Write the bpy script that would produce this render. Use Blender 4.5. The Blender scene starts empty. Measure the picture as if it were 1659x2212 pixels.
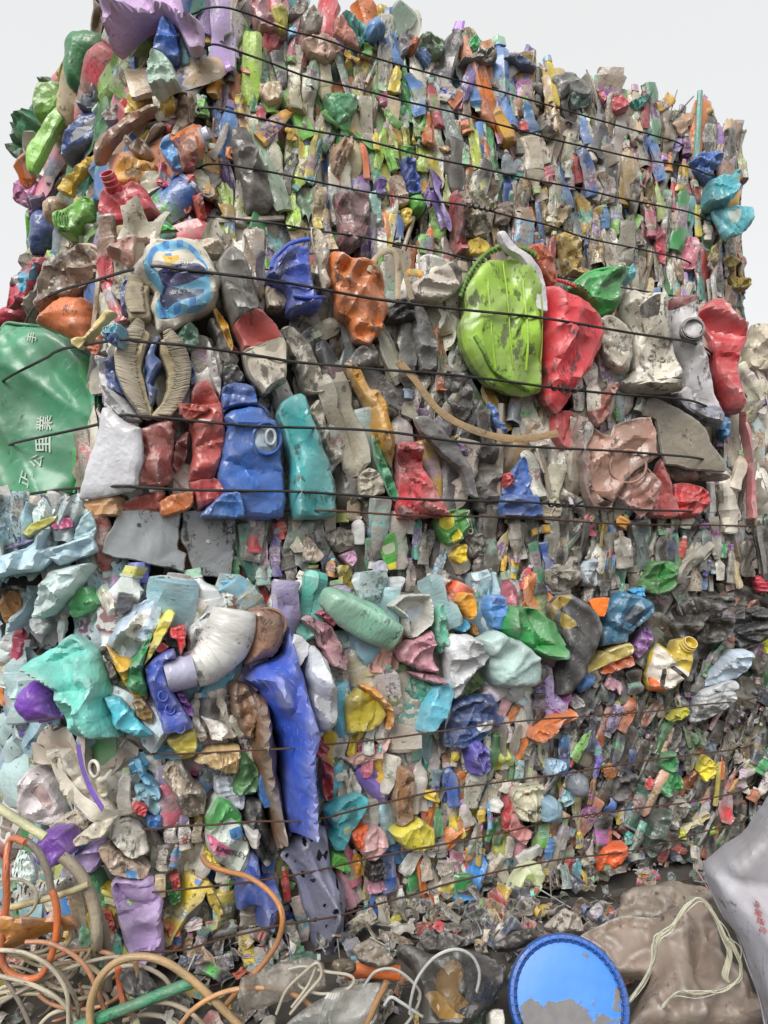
import bpy, math, random
import numpy as np
from mathutils import Vector, Matrix
from mathutils.geometry import delaunay_2d_cdt

# ------------------------------------------------------------------ camera
SC = bpy.context.scene
F_PX, CX, HY, CAM_Z = 1436.0, 829.5, 1250.0, 1.10      # focal, centre and horizon in 1659 x 2212 picture units
cam_data = bpy.data.cameras.new('camera')
cam_data.sensor_fit = 'HORIZONTAL'; cam_data.sensor_width = 36.0
cam_data.lens = 36.0 * F_PX / 1659.0
cam_data.shift_y = -(1106.0 - HY) / 1659.0
cam_data.clip_start = 0.05; cam_data.clip_end = 2000.0
cam = bpy.data.objects.new('camera', cam_data)
SC.collection.objects.link(cam)
cam.location = (0, 0, CAM_Z); cam.rotation_euler = (math.radians(90), 0, 0)
SC.camera = cam

# ------------------------------------------------------------------ overcast sky and soft sun
SUN_EL, SUN_AZ = 42.0, 205.0        # degrees; azimuth clockwise from +Y (sun behind the camera, a little to its left)
w = bpy.data.worlds.new('World'); SC.world = w; w.use_nodes = True
nt = w.node_tree; nt.nodes.clear()
sky = nt.nodes.new('ShaderNodeTexSky'); sky.sky_type = 'NISHITA'; sky.sun_disc = False
sky.sun_elevation = math.radians(SUN_EL); sky.sun_rotation = math.radians(SUN_AZ)
sky.air_density = 1.0; sky.dust_density = 4.0; sky.ozone_density = 1.0
hs = nt.nodes.new('ShaderNodeHueSaturation'); hs.inputs['Saturation'].default_value = 0.12
mx = nt.nodes.new('ShaderNodeMix'); mx.data_type = 'RGBA'
mx.inputs[0].default_value = 0.78                      # cloud cover
mx.inputs[7].default_value = (5.35, 5.44, 5.45, 1)
bg = nt.nodes.new('ShaderNodeBackground'); bg.inputs['Strength'].default_value = 0.10
ow = nt.nodes.new('ShaderNodeOutputWorld')
nt.links.new(sky.outputs[0], hs.inputs['Color']); nt.links.new(hs.outputs[0], mx.inputs[6])
nt.links.new(mx.outputs[2], bg.inputs['Color']); nt.links.new(bg.outputs[0], ow.inputs['Surface'])
sd = bpy.data.lights.new('sun', 'SUN'); sd.energy = 1.5; sd.angle = math.radians(28); sd.color = (1.0, 0.97, 0.93)
so = bpy.data.objects.new('sun', sd); SC.collection.objects.link(so)
az, el = math.radians(SUN_AZ), math.radians(SUN_EL)
sun_from = Vector((math.sin(az) * math.cos(el), math.cos(az) * math.cos(el), math.sin(el)))
so.rotation_euler = sun_from.to_track_quat('Z', 'Y').to_euler()
so.location = sun_from * 20
SC.view_settings.view_transform = 'Standard'; SC.view_settings.look = 'None'
SC.view_settings.exposure = 0.85; SC.view_settings.gamma = 1.0
SC.view_settings.use_curve_mapping = False
SC.cycles.use_denoising = True
SC.cycles.max_bounces = 5; SC.cycles.diffuse_bounces = 3; SC.cycles.glossy_bounces = 2
SC.cycles.transparent_max_bounces = 6; SC.cycles.transmission_bounces = 3
SC.cycles.caustics_reflective = False; SC.cycles.caustics_refractive = False

R = random.Random(7)
NR = np.random.default_rng(7)

# ------------------------------------------------------------------ small helpers
def lin(c):
    return c / 12.92 if c <= 0.04045 else ((c + 0.055) / 1.055) ** 2.4
def hexc(h):
    h = h.lstrip('#')
    return tuple(lin(int(h[i:i + 2], 16) / 255.0) for i in (0, 2, 4))
def unproject(x, y, d):
    return Vector(((x - CX) / F_PX * d, d, CAM_Z - (y - HY) / F_PX * d))
def project(p):
    return (CX + p[0] / p[1] * F_PX, HY - (p[2] - CAM_Z) / p[1] * F_PX)
def tag(o, label=None, cat=None, group=None, kind=None):
    if label: o['label'] = label
    if cat: o['category'] = cat
    if group: o['group'] = group
    if kind: o['kind'] = kind
    return o
def link(o, parent=None):
    SC.collection.objects.link(o)
    if parent is not None: o.parent = parent
    return o
def empty(name, loc=(0, 0, 0)):
    o = bpy.data.objects.new(name, None); o.empty_display_size = 0.1; o.location = loc
    return link(o)
def set_attr(me, name, typ, data):
    a = me.attributes.new(name, typ, 'POINT')
    key = {'FLOAT': 'value', 'FLOAT_VECTOR': 'vector', 'FLOAT_COLOR': 'color'}[typ]
    a.data.foreach_set(key, np.asarray(data, dtype=np.float32).ravel())
def make_mesh(name, V, F, mat, loc=None, msk=None, sharp=38):
    """V (n,3); F list of index tuples. loc = coordinates for the texture, msk = (cap, print, extra) per vertex"""
    me = bpy.data.meshes.new(name)
    V = np.asarray(V, dtype=np.float32)
    me.from_pydata(V.tolist(), [], F)
    me.shade_smooth()
    if sharp: me.set_sharp_from_angle(angle=math.radians(sharp))
    set_attr(me, 'loc', 'FLOAT_VECTOR', V if loc is None else loc)
    m = np.zeros((len(V), 4), dtype=np.float32)
    if msk is not None: m[:, :msk.shape[1]] = msk
    set_attr(me, 'msk', 'FLOAT_COLOR', m)
    if mat: me.materials.append(mat)
    return me

class Noise:
    """smooth pseudo-noise: a sum of random plane waves, for points (n,k)"""
    def __init__(s, rng, k=3, n=7, f=1.0):
        d = rng.normal(size=(n, k)); d /= np.linalg.norm(d, axis=1)[:, None]
        s.d = d * (f * rng.uniform(0.6, 1.7, size=(n, 1))) * 2 * math.pi
        s.p = rng.uniform(0, 6.28, n); s.n = n
    def __call__(s, P):
        return np.sin(P @ s.d.T + s.p).sum(axis=1) / math.sqrt(s.n)

def tri(x):
    return np.abs((x % 1.0) * 2 - 1) * 2 - 1

# ------------------------------------------------------------------ materials
def nd(nt, t, **kw):
    n = nt.nodes.new(t)
    for k, v in kw.items(): setattr(n, k, v)
    return n
def mixc(nt, fac, a, b, blend='MIX'):
    m = nd(nt, 'ShaderNodeMix', data_type='RGBA', blend_type=blend)
    for sock, v in ((m.inputs[0], fac), (m.inputs[6], a), (m.inputs[7], b)):
        if hasattr(v, 'node'): nt.links.new(v, sock)
        elif isinstance(v, (int, float)): sock.default_value = v
        else: sock.default_value = (*v, 1)
    return m.outputs[2]
def math_(nt, op, a, b=None, c=None, clamp=False):
    m = nd(nt, 'ShaderNodeMath', operation=op, use_clamp=clamp)
    for i, v in enumerate((a, b, c)):
        if v is None: continue
        if hasattr(v, 'node'): nt.links.new(v, m.inputs[i])
        else: m.inputs[i].default_value = v
    return m.outputs[0]
def ramp(nt, fac, p0, p1, v0=0.0, v1=1.0):
    r = nd(nt, 'ShaderNodeMapRange', interpolation_type='SMOOTHSTEP')
    nt.links.new(fac, r.inputs[0])
    for i, v in enumerate((p0, p1, v0, v1)): 
        if hasattr(v, 'node'): nt.links.new(v, r.inputs[i + 1])
        else: r.inputs[i + 1].default_value = v
    return r.outputs[0]
def noise_tex(nt, vec, scale, detail=3.0, rough=0.55, stretch=None):
    n = nd(nt, 'ShaderNodeTexNoise'); n.inputs['Scale'].default_value = scale
    n.inputs['Detail'].default_value = detail; n.inputs['Roughness'].default_value = rough
    if stretch:
        mp = nd(nt, 'ShaderNodeMapping'); mp.inputs['Scale'].default_value = stretch
        nt.links.new(vec, mp.inputs[0]); vec = mp.outputs[0]
    nt.links.new(vec, n.inputs['Vector'])
    return n.outputs[0]

DIRT = (0.040, 0.034, 0.028)
DUST = (0.225, 0.200, 0.170)

def plastic(name, src, rough=0.42, bump=0.25, dust=0.18, dirt_scale=1.0, printed=True, alpha=None, metal=0.0, weave=False, streak=0.45, wear=0.5):
    """dirty scuffed plastic. Colour and dirt amount come from the object (src 'obj') or from vertex attributes (src 'attr')"""
    m = bpy.data.materials.new(name); m.use_nodes = True
    nt = m.node_tree; nt.nodes.clear()
    out = nd(nt, 'ShaderNodeOutputMaterial'); bs = nd(nt, 'ShaderNodeBsdfPrincipled')
    if src == 'obj':
        oi = nd(nt, 'ShaderNodeObjectInfo'); col, dirt, rnd = oi.outputs['Color'], oi.outputs['Alpha'], oi.outputs['Random']
    elif not isinstance(src, str):
        oi = nd(nt, 'ShaderNodeObjectInfo'); dirt, rnd = oi.outputs['Alpha'], oi.outputs['Random']
        rg_ = nd(nt, 'ShaderNodeRGB'); rg_.outputs[0].default_value = (*src, 1); col = rg_.outputs[0]
    else:
        a = nd(nt, 'ShaderNodeAttribute', attribute_name='col'); col, dirt = a.outputs['Color'], a.outputs['Alpha']
        rnd = nd(nt, 'ShaderNodeAttribute', attribute_name='rnd').outputs['Fac']
    lc = nd(nt, 'ShaderNodeAttribute', attribute_name='loc').outputs['Vector']
    mk = nd(nt, 'ShaderNodeAttribute', attribute_name='msk').outputs['Color']
    sep = nd(nt, 'ShaderNodeSeparateColor'); nt.links.new(mk, sep.inputs[0])
    off = nd(nt, 'ShaderNodeVectorMath', operation='MULTIPLY_ADD')
    cmb = nd(nt, 'ShaderNodeCombineXYZ')
    for i in range(3): nt.links.new(rnd, cmb.inputs[i])
    nt.links.new(cmb.outputs[0], off.inputs[0]); off.inputs[1].default_value = (57.0, 91.0, 33.0); nt.links.new(lc, off.inputs[2])
    vec = off.outputs[0]
    c = col
    if printed:
        # cap: another colour picked from the piece's own number
        hsv = nd(nt, 'ShaderNodeCombineColor', mode='HSV')
        nt.links.new(math_(nt, 'FRACT', math_(nt, 'MULTIPLY', rnd, 17.3)), hsv.inputs[0])
        nt.links.new(math_(nt, 'MULTIPLY', math_(nt, 'FRACT', math_(nt, 'MULTIPLY', rnd, 41.7)), 0.85), hsv.inputs[1])
        hsv.inputs[2].default_value = 0.62
        c = mixc(nt, sep.outputs[0], c, hsv.outputs[0])
        # printed label: block colour, blotches of picture, rows of small lettering
        lab = nd(nt, 'ShaderNodeCombineColor', mode='HSV')
        nt.links.new(math_(nt, 'FRACT', math_(nt, 'MULTIPLY', rnd, 29.1)), lab.inputs[0])
        nt.links.new(math_(nt, 'MULTIPLY_ADD', math_(nt, 'FRACT', math_(nt, 'MULTIPLY', rnd, 53.9)), 0.75, 0.2), lab.inputs[1])
        nt.links.new(math_(nt, 'MULTIPLY_ADD', math_(nt, 'FRACT', math_(nt, 'MULTIPLY', rnd, 77.7)), 0.5, 0.12), lab.inputs[2])
        blot = ramp(nt, noise_tex(nt, vec, 5.0, 1.0), 0.48, 0.52)
        white = mixc(nt, blot, lab.outputs[0], mixc(nt, 0.5, c, (0.55, 0.53, 0.48)))
        txt = ramp(nt, noise_tex(nt, vec, 26.0, 1.0, 0.7, (1.0, 1.0, 1.8)), 0.57, 0.62)
        line = math_(nt, 'PINGPONG', math_(nt, 'MULTIPLY', nd_sepz(nt, vec), 4.0), 0.5)
        txt = math_(nt, 'MULTIPLY', txt, ramp(nt, line, 0.2, 0.25))
        white = mixc(nt, math_(nt, 'MULTIPLY', txt, 0.6), white, (0.05, 0.05, 0.09))
        c = mixc(nt, sep.outputs[1], c, white)
    # tone drift over the piece
    n1 = noise_tex(nt, vec, 2.6 * dirt_scale, 4.0, 0.70)
    drift = noise_tex(nt, vec, 1.7, 0.0)
    c = mixc(nt, 1.0, c, mixc(nt, drift, (0.72, 0.71, 0.70), (1.18, 1.17, 1.15)), 'MULTIPLY')
    # dust film
    du = ramp(nt, math_(nt, 'ADD', math_(nt, 'MULTIPLY', n1, 0.6), math_(nt, 'MULTIPLY', drift, 0.4)), 0.40, 0.62, 1.0, 0.0)
    c = mixc(nt, math_(nt, 'MULTIPLY', du, math_(nt, 'ADD', math_(nt, 'MULTIPLY', dirt, 0.42), dust)), c, DUST)
    # scuffs and smears: broad smudges torn by fine streaks
    thr = math_(nt, 'SUBTRACT', 0.655, math_(nt, 'MULTIPLY', dirt, 0.21))
    n2 = noise_tex(nt, vec, 9.0 * dirt_scale, 3.0, 0.75, (1.0, 1.0, streak))
    n3 = math_(nt, 'ADD', math_(nt, 'MULTIPLY', n1, 0.55), math_(nt, 'MULTIPLY', n2, 0.45))
    sm = ramp(nt, n3, thr, math_(nt, 'ADD', thr, 0.07))
    c = mixc(nt, math_(nt, 'MULTIPLY', sm, 0.80), c, DIRT)
    pt = nd(nt, 'ShaderNodeNewGeometry').outputs['Pointiness']
    c = mixc(nt, math_(nt, 'MULTIPLY', ramp(nt, pt, 0.515, 0.60), wear), c, mixc(nt, 0.45, c, (0.72, 0.71, 0.69)))
    if not printed:
        sv = nd(nt, 'ShaderNodeVectorRotate', rotation_type='Y_AXIS'); nt.links.new(vec, sv.inputs['Vector'])
        nt.links.new(math_(nt, 'MULTIPLY', rnd, 6.28), sv.inputs['Angle'])
        sc = noise_tex(nt, sv.outputs[0], 34.0, 2.0, 0.6, (1.0, 1.0, 0.11))
        pm = ramp(nt, n1, 0.46, 0.58)
        c = mixc(nt, math_(nt, 'MULTIPLY', math_(nt, 'MULTIPLY', ramp(nt, sc, 0.60, 0.68), 0.26), pm), c, (0.62, 0.60, 0.57))
        c = mixc(nt, math_(nt, 'MULTIPLY', math_(nt, 'MULTIPLY', ramp(nt, sc, 0.40, 0.32), 0.40), pm), c, DIRT)
    nt.links.new(c, bs.inputs['Base Color'])
    rg = math_(nt, 'ADD', math_(nt, 'MULTIPLY', sm, 0.3), math_(nt, 'ADD', rough - 0.08, math_(nt, 'MULTIPLY', drift, 0.22)), clamp=True)
    nt.links.new(rg, bs.inputs['Roughness'])
    bs.inputs['Metallic'].default_value = metal
    bs.inputs['Specular IOR Level'].default_value = 0.6
    # fine wrinkles
    h = math_(nt, 'ADD', math_(nt, 'MULTIPLY', math_(nt, 'ABSOLUTE', math_(nt, 'SUBTRACT', noise_tex(nt, vec, 3.4, 2.0, 0.62), 0.5)), -1.6), math_(nt, 'MULTIPLY', sm, 0.06))
    if weave:
        wv = nd(nt, 'ShaderNodeTexWave'); wv.inputs['Scale'].default_value = 30.0
        wv2 = nd(nt, 'ShaderNodeTexWave', bands_direction='Z'); wv2.inputs['Scale'].default_value = 30.0
        nt.links.new(lc, wv.inputs['Vector']); nt.links.new(lc, wv2.inputs['Vector'])
        h = math_(nt, 'ADD', h, math_(nt, 'MULTIPLY', math_(nt, 'ADD', wv.outputs['Fac'], wv2.outputs['Fac']), 0.05))
    bp = nd(nt, 'ShaderNodeBump'); bp.inputs['Strength'].default_value = bump; bp.inputs['Distance'].default_value = 0.012
    nt.links.new(h, bp.inputs['Height']); nt.links.new(bp.outputs[0], bs.inputs['Normal'])
    if alpha is not None:
        tl = nd(nt, 'ShaderNodeBsdfTranslucent'); nt.links.new(c, tl.inputs[0])
        ms = nd(nt, 'ShaderNodeMixShader'); ms.inputs[0].default_value = 0.3
        nt.links.new(bs.outputs[0], ms.inputs[1]); nt.links.new(tl.outputs[0], ms.inputs[2])
        tr = nd(nt, 'ShaderNodeBsdfTransparent'); tr.inputs[0].default_value = (0.93, 0.95, 0.95, 1)
        ms2 = nd(nt, 'ShaderNodeMixShader'); nt.links.new(tr.outputs[0], ms2.inputs[1]); nt.links.new(ms.outputs[0], ms2.inputs[2])
        av = ramp(nt, n1, 0.35, 0.65, max(0.0, alpha - 0.15), min(1.0, alpha + 0.2))
        nt.links.new(av, ms2.inputs[0]); nt.links.new(ms2.outputs[0], out.inputs[0])
    else:
        nt.links.new(bs.outputs[0], out.inputs[0])
    return m
def nd_sepz(nt, vec):
    s = nd(nt, 'ShaderNodeSeparateXYZ'); nt.links.new(vec, s.inputs[0]); return s.outputs[2]

M_PART = plastic('scuffed_plastic', 'obj', streak=0.7, rough=0.30)
M_STUFF = plastic('scuffed_plastic_mass', 'attr', streak=0.7, rough=0.30)
M_HERO = plastic('worn_plastic', 'obj', rough=0.31, bump=0.36, dust=0.10, printed=False)
M_SOFT = plastic('matt_soft_plastic', 'obj', rough=0.46, bump=0.45, dust=0.14, printed=False)
M_TUBE = plastic('hose_plastic', 'obj', rough=0.42, bump=0.3, dust=0.12, printed=False, wear=0.0)
M_FILM = plastic('clear_film', 'obj', rough=0.25, bump=0.35, dust=0.0, printed=False, alpha=0.62)
M_METAL = plastic('dull_sheet_metal', 'obj', rough=0.5, bump=0.08, dust=0.05, printed=False, metal=0.55)
M_WOVEN = plastic('woven_sack', 'obj', rough=0.7, bump=0.30, dust=0.12, printed=False, weave=True)
M_PRINT = plastic('print_and_shade_ink', 'obj', rough=0.5, bump=0.0, dust=0.05, printed=False)

INKS = {}
def ink(h):
    if h not in INKS: INKS[h] = plastic('print_and_shade_ink', hexc(h), rough=0.45, bump=0.12, dust=0.05, printed=False)  # flat patch colour: print, and the shade painted into torn mouths
    return INKS[h]
def simple(name, col, rough=0.6, metal=0.0, var=0.35, scale=30.0, bump=0.2):
    m = bpy.data.materials.new(name); m.use_nodes = True
    nt = m.node_tree; bs = nt.nodes['Principled BSDF']
    tc = nd(nt, 'ShaderNodeTexCoord').outputs['Object']
    n = noise_tex(nt, tc, scale, 5.0, 0.65)
    c = mixc(nt, n, tuple(x * (1 - var) for x in col), tuple(min(1, x * (1 + var)) for x in col))
    nt.links.new(c, bs.inputs['Base Color']); bs.inputs['Roughness'].default_value = rough; bs.inputs['Metallic'].default_value = metal
    bp = nd(nt, 'ShaderNodeBump'); bp.inputs['Strength'].default_value = bump; bp.inputs['Distance'].default_value = 0.01
    nt.links.new(n, bp.inputs['Height']); nt.links.new(bp.outputs[0], bs.inputs['Normal'])
    return m
M_WIRE_DARK = simple('dark_tie_wire', (0.030, 0.028, 0.027), 0.55, 0.3)
M_WIRE_RUST = simple('rusty_tie_wire', (0.085, 0.045, 0.030), 0.8, 0.1, 0.6, 160.0)
M_CORE = simple('packed_waste_light_block', (0.035, 0.032, 0.029), 0.9, 0, 0.6, 18.0, 0.6)
M_GROUND = simple('dirty_ground', (0.075, 0.066, 0.056), 0.95, 0, 0.55, 9.0, 0.8)

# ------------------------------------------------------------------ tubes
def tube_mesh(name, pts, r, mat, n=8, sub=6, closed=False, taper=None, flat=1.0, jit=0.0):
    P = [Vector(p) for p in pts]
    S = []
    m = len(P)
    rng = range(m) if closed else range(m - 1)
    for i in rng:
        g = (lambda k: P[k % m]) if closed else (lambda k: P[min(max(k, 0), m - 1)])
        a, b, c, d = g(i - 1), g(i), g(i + 1), g(i + 2)
        for k in range(sub):
            t = k / sub
            S.append(0.5 * ((2 * b) + (c - a) * t + (2 * a - 5 * b + 4 * c - d) * t * t + (3 * b - a - 3 * c + d) * t ** 3))
    if not closed: S.append(P[-1])
    V, F = [], []
    up = Vector((0.13, 0.31, 0.94)).normalized()
    L = len(S); acc = 0; LOC = []
    for i, p in enumerate(S):
        tg = (S[(i + 1) % L] - S[i - 1]) if closed else (S[min(i + 1, L - 1)] - S[max(i - 1, 0)])
        if tg.length < 1e-9: tg = Vector((1, 0, 0))
        tg.normalize()
        a = tg.cross(up)
        if a.length < 1e-4: a = tg.orthogonal()
        a.normalize(); b = a.cross(tg).normalized(); up = b
        if i: acc += (S[i] - S[i - 1]).length
        rr = r if taper is None else r * np.interp(i / (L - 1), [x[0] for x in taper], [x[1] for x in taper])
        for k in range(n):
            th = 2 * math.pi * k / n
            q = p + a * (math.cos(th) * rr) + b * (math.sin(th) * rr * flat)
            V.append(q); LOC.append((math.cos(th) * 0.2, math.sin(th) * 0.2, acc / 0.12))
    for i in range(L if closed else L - 1):
        j = (i + 1) % L
        for k in range(n):
            k2 = (k + 1) % n
            F.append((i * n + k, j * n + k, j * n + k2, i * n + k2))
    if not closed:
        F.append(tuple(range(n))); F.append(tuple(range((L - 1) * n + n - 1, (L - 1) * n - 1, -1)))
    return make_mesh(name, [tuple(v) for v in V], F, mat, loc=np.array(LOC), sharp=60)

def ribbon_mesh(name, pts, normals, width, thick, mat, sub=7):
    """a flat band with thickness: width lies in the face, thickness along the normals"""
    P = [Vector(p) for p in pts]; m = len(P); S, N = [], []
    for i in range(m - 1):
        g = lambda k: P[min(max(k, 0), m - 1)]
        a, b, c, d = g(i - 1), g(i), g(i + 1), g(i + 2)
        for k in range(sub):
            t = k / sub; S.append(0.5 * ((2 * b) + (c - a) * t + (2 * a - 5 * b + 4 * c - d) * t * t + (3 * b - a - 3 * c + d) * t ** 3))
            N.append(Vector(normals[i]).lerp(Vector(normals[i + 1]), t))
    S.append(P[-1]); N.append(Vector(normals[-1]))
    V, F, L, acc = [], [], [], 0
    prof = [(-1, -.4), (-.96, .5), (-.5, .8), (0, 1), (.5, .8), (.96, .5), (1, -.4), (0, -.2)]
    k_ = len(prof)
    for i, p in enumerate(S):
        tg = (S[min(i + 1, len(S) - 1)] - S[max(i - 1, 0)]).normalized(); sd = tg.cross(N[i]).normalized()
        if i: acc += (S[i] - S[i - 1]).length
        wv = 1 + .06 * math.sin(acc * 60)
        for u, v in prof:
            V.append(tuple(p + sd * (u * width * .5 * wv) + N[i] * (v * thick * .5))); L.append((u * width * 4, v * .05, acc * 8))
    for i in range(len(S) - 1):
        for k in range(k_): F.append((i * k_ + k, i * k_ + (k + 1) % k_, (i + 1) * k_ + (k + 1) % k_, (i + 1) * k_ + k))
    F.append(tuple(range(k_ - 1, -1, -1))); F.append(tuple((len(S) - 1) * k_ + k for k in range(k_)))
    return make_mesh(name, V, F, mat, loc=np.array(L), sharp=50)

# ------------------------------------------------------------------ surfaces a thing can lie against
class Plane:
    """vertical (or tilted) plane with a frame: t = to the right along it, n = out towards the viewer, u = up along it"""
    def __init__(s, p, n):
        s.p = Vector(p); s.n = Vector(n).normalized()
        s.t = Vector((-s.n.y, s.n.x, 0)).normalized()
        if s.t.x < 0 and abs(s.n.y) > 0.2: s.t = -s.t
        s.u = s.t.cross(-s.n).normalized() if s.t.cross(-s.n).z >= 0 else s.t.cross(s.n).normalized()
    def hit(s, x, y, off=0.0):
        r = unproject(x, y, 1.0) - Vector((0, 0, CAM_Z))
        o = Vector((0, 0, CAM_Z)); p = s.p + s.n * off
        k = (p - o).dot(s.n) / r.dot(s.n)
        return o + r * k
    def frame(s, x, y): return s

class Bale:
    """footprint polyline (list of (x,y)), bottom and top height; the faces are vertical planes"""
    def __init__(s, name, foot, z0, z1):
        s.name, s.foot, s.z0, s.z1 = name, [Vector((a, b)) for a, b in foot], z0, z1
        s.len = [0.0]
        for a, b in zip(s.foot, s.foot[1:]): s.len.append(s.len[-1] + (b - a).length)
        s.planes = []
        for a, b in zip(s.foot, s.foot[1:]):
            d = (b - a).normalized()
            s.planes.append(Plane((a.x, a.y, 0), (d.y, -d.x, 0)))
            s.planes[-1].t = Vector((d.x, d.y, 0)); s.planes[-1].u = Vector((0, 0, 1))
        s.polys = []       # picture outlines already taken by traced pieces
    def seg(s, x):
        """which face is seen at picture column x"""
        best, bi = None, 0
        for i, (a, b) in enumerate(zip(s.foot, s.foot[1:])):
            xa, xb = CX + a.x / a.y * F_PX, CX + b.x / b.y * F_PX
            if xa <= x <= xb: return i
            dd = min(abs(x - xa), abs(x - xb))
            if best is None or dd < best: best, bi = dd, i
        return bi
    def frame(s, x, y): return s.planes[s.seg(x)]
    def hit(s, x, y, off=0.0): return s.frame(x, y).hit(x, y, off)
    def at(s, q):
        """point and smoothed normal at arc length q"""
        q = min(max(q, 0), s.len[-1] - 1e-6)
        i = max(k for k in range(len(s.planes)) if s.len[k] <= q)
        a, b = s.foot[i], s.foot[i + 1]; t = (q - s.len[i]) / (s.len[i + 1] - s.len[i])
        p = a.lerp(b, t); n = s.planes[i].n.copy()
        r = 0.10
        d0, d1 = q - s.len[i], s.len[i + 1] - q
        if d0 < r and i > 0: n = n.lerp(s.planes[i - 1].n, 0.5 * (1 - d0 / r))
        if d1 < r and i + 1 < len(s.planes): n = n.lerp(s.planes[i + 1].n, 0.5 * (1 - d1 / r))
        return p, n.normalized()
def inside(poly, x, y):
    c = False; n = len(poly); j = n - 1
    for i in range(n):
        xi, yi = poly[i]; xj, yj = poly[j]
        if (yi > y) != (yj > y) and x < (xj - xi) * (y - yi) / (yj - yi) + xi: c = not c
        j = i
    return c

def inside_np(poly, Q):
    P = np.asarray(poly); x, y = Q[:, 0], Q[:, 1]; c = np.zeros(len(Q), dtype=bool)
    A, B = P, np.roll(P, 1, 0)
    for (xi, yi), (xj, yj) in zip(A, B):
        if yi == yj: continue
        c ^= ((yi > y) != (yj > y)) & (x < (xj - xi) * (y - yi) / (yj - yi) + xi)
    return c

# ------------------------------------------------------------------ library of crushed pieces (unit size: z along the piece -0.5..0.5, x across, y out of the wall)
def crushed(profile, nth, nt_, rng, flat=0.5, square=0.0, dents=5, crease=0.10, bend=0.08, twist=0.3, cap_t=None, label=None, ribs=0.0):
    pt = np.array([p[0] for p in profile]); pr = np.array([p[1] for p in profile])
    arc = np.concatenate([[0], np.cumsum(np.hypot(np.diff(pt), np.diff(pr) * 0.5))])
    s = np.linspace(0, arc[-1], nt_)
    s = np.unique(np.concatenate([s, arc])); nt_ = len(s)
    tz = np.interp(s, arc, pt); r = np.interp(s, arc, pr) * 0.5
    th = np.linspace(0, 2 * math.pi, nth, endpoint=False)
    T, TH = np.meshgrid(tz, th, indexing='ij'); RR = np.repeat(r[:, None], nth, 1)
    if ribs: RR = RR * (1 + ribs * np.sin(T * 95.0) * (np.abs(T) < 0.34))
    c, sn = np.cos(TH), np.sin(TH)
    if square:
        k = 1.0 / np.maximum(np.abs(c), np.abs(sn)); RR = RR * (1 - square + square * np.minimum(k, 1.3))
    X, Y, Z = RR * c, RR * sn, T.copy()
    P = np.stack([X, Y, Z], -1).reshape(-1, 3)
    # dents: push a side in with a fairly sharp border
    for _ in range(dents):
        a = rng.uniform(0, 6.28); z = rng.uniform(-0.45, 0.3); cen = np.array([0.5 * math.cos(a), 0.5 * math.sin(a), z])
        q = P - cen; q[:, 2] *= rng.uniform(0.7, 1.8)
        d = np.linalg.norm(q, axis=1); rad = rng.uniform(0.28, 0.55)
        f = np.clip(1 - d / rad, 0, 1) ** 0.8
        P -= (np.array([math.cos(a), math.sin(a), 0]) * rng.uniform(0.15, 0.42)) * f[:, None]
    # buckled folds
    for _ in range(3):
        d = rng.normal(size=3); d[2] *= 0.8; d /= np.linalg.norm(d)
        P[:, 1] += crease * rng.uniform(0.3, 1) * tri(P @ d * rng.uniform(1.2, 3.0) + rng.uniform())
        P[:, 0] += crease * 0.5 * rng.uniform(0.3, 1) * tri(P @ d * rng.uniform(1.0, 2.4) + rng.uniform())
    nz = Noise(rng, 3, 7, 1.6)
    P[:, 1] += 0.05 * nz(P); P[:, 0] += 0.04 * nz(P[:, [2, 0, 1]])
    P[:, 1] *= flat
    P[:, 0] += bend * rng.normal() * (P[:, 2] ** 2 * 4 - 0.4)
    a = twist * rng.normal() * P[:, 2]
    x, y = P[:, 0] * np.cos(a) - P[:, 1] * np.sin(a), P[:, 0] * np.sin(a) + P[:, 1] * np.cos(a)
    P[:, 0], P[:, 1] = x, y
    F = []
    for i in range(nt_ - 1):
        for k in range(nth):
            k2 = (k + 1) % nth
            F.append((i * nth + k, i * nth + k2, (i + 1) * nth + k2, (i + 1) * nth + k))
    mk = np.zeros((len(P), 3), dtype=np.float32)
    Tf = T.reshape(-1)
    if cap_t is not None: mk[:, 0] = Tf > cap_t
    if label: mk[:, 1] = (Tf > label[0]) & (Tf < label[1])
    P[:, 2] /= (P[:, 2].max() - P[:, 2].min()); P[:, 2] -= (P[:, 2].max() + P[:, 2].min()) / 2
    P[:, 0] /= max(1e-6, (P[:, 0].max() - P[:, 0].min())); P[:, 0] -= (P[:, 0].max() + P[:, 0].min()) / 2
    P[:, 1] -= (P[:, 1].max() + P[:, 1].min()) / 2
    return P.astype(np.float32), F, mk

BOTTLE = [(-.5, 0), (-.5, .8), (-.47, .96), (-.2, 1), (.10, 1), (.24, .80), (.34, .42), (.38, .36), (.385, .44), (.41, .44), (.412, .38), (.5, .37), (.5, 0)]
JUG = [(-.5, 0), (-.5, .9), (-.46, 1), (.0, 1), (.22, .95), (.33, .62), (.37, .34), (.39, .34), (.392, .46), (.5, .44), (.5, 0)]
TUBE = [(-.5, 0), (-.5, .85), (-.46, 1), (.2, .96), (.38, .9), (.44, .55), (.45, .4), (.5, .38), (.5, 0)]
CUP = [(.38, 0), (-.5, .55), (-.5, .72), (.0, .84), (.44, .95), (.45, 1.0), (.5, 1.0), (.5, .93), (.44, .88), (-.40, .62), (-.42, 0)]
CUP = [(-.5, 0), (-.5, .70), (0, .84), (.44, .94), (.45, 1.0), (.5, 1.0), (.5, .93), (.40, .86), (-.40, .60), (-.42, 0)]
PILLOW = [(-.5, 0), (-.495, .75), (-.4, 1), (.0, .92), (.4, 1), (.495, .75), (.5, 0)]
ROD = [(-.5, 0), (-.5, 1), (-.1, 1), (.3, .95), (.5, .9), (.5, 0)]
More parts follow.
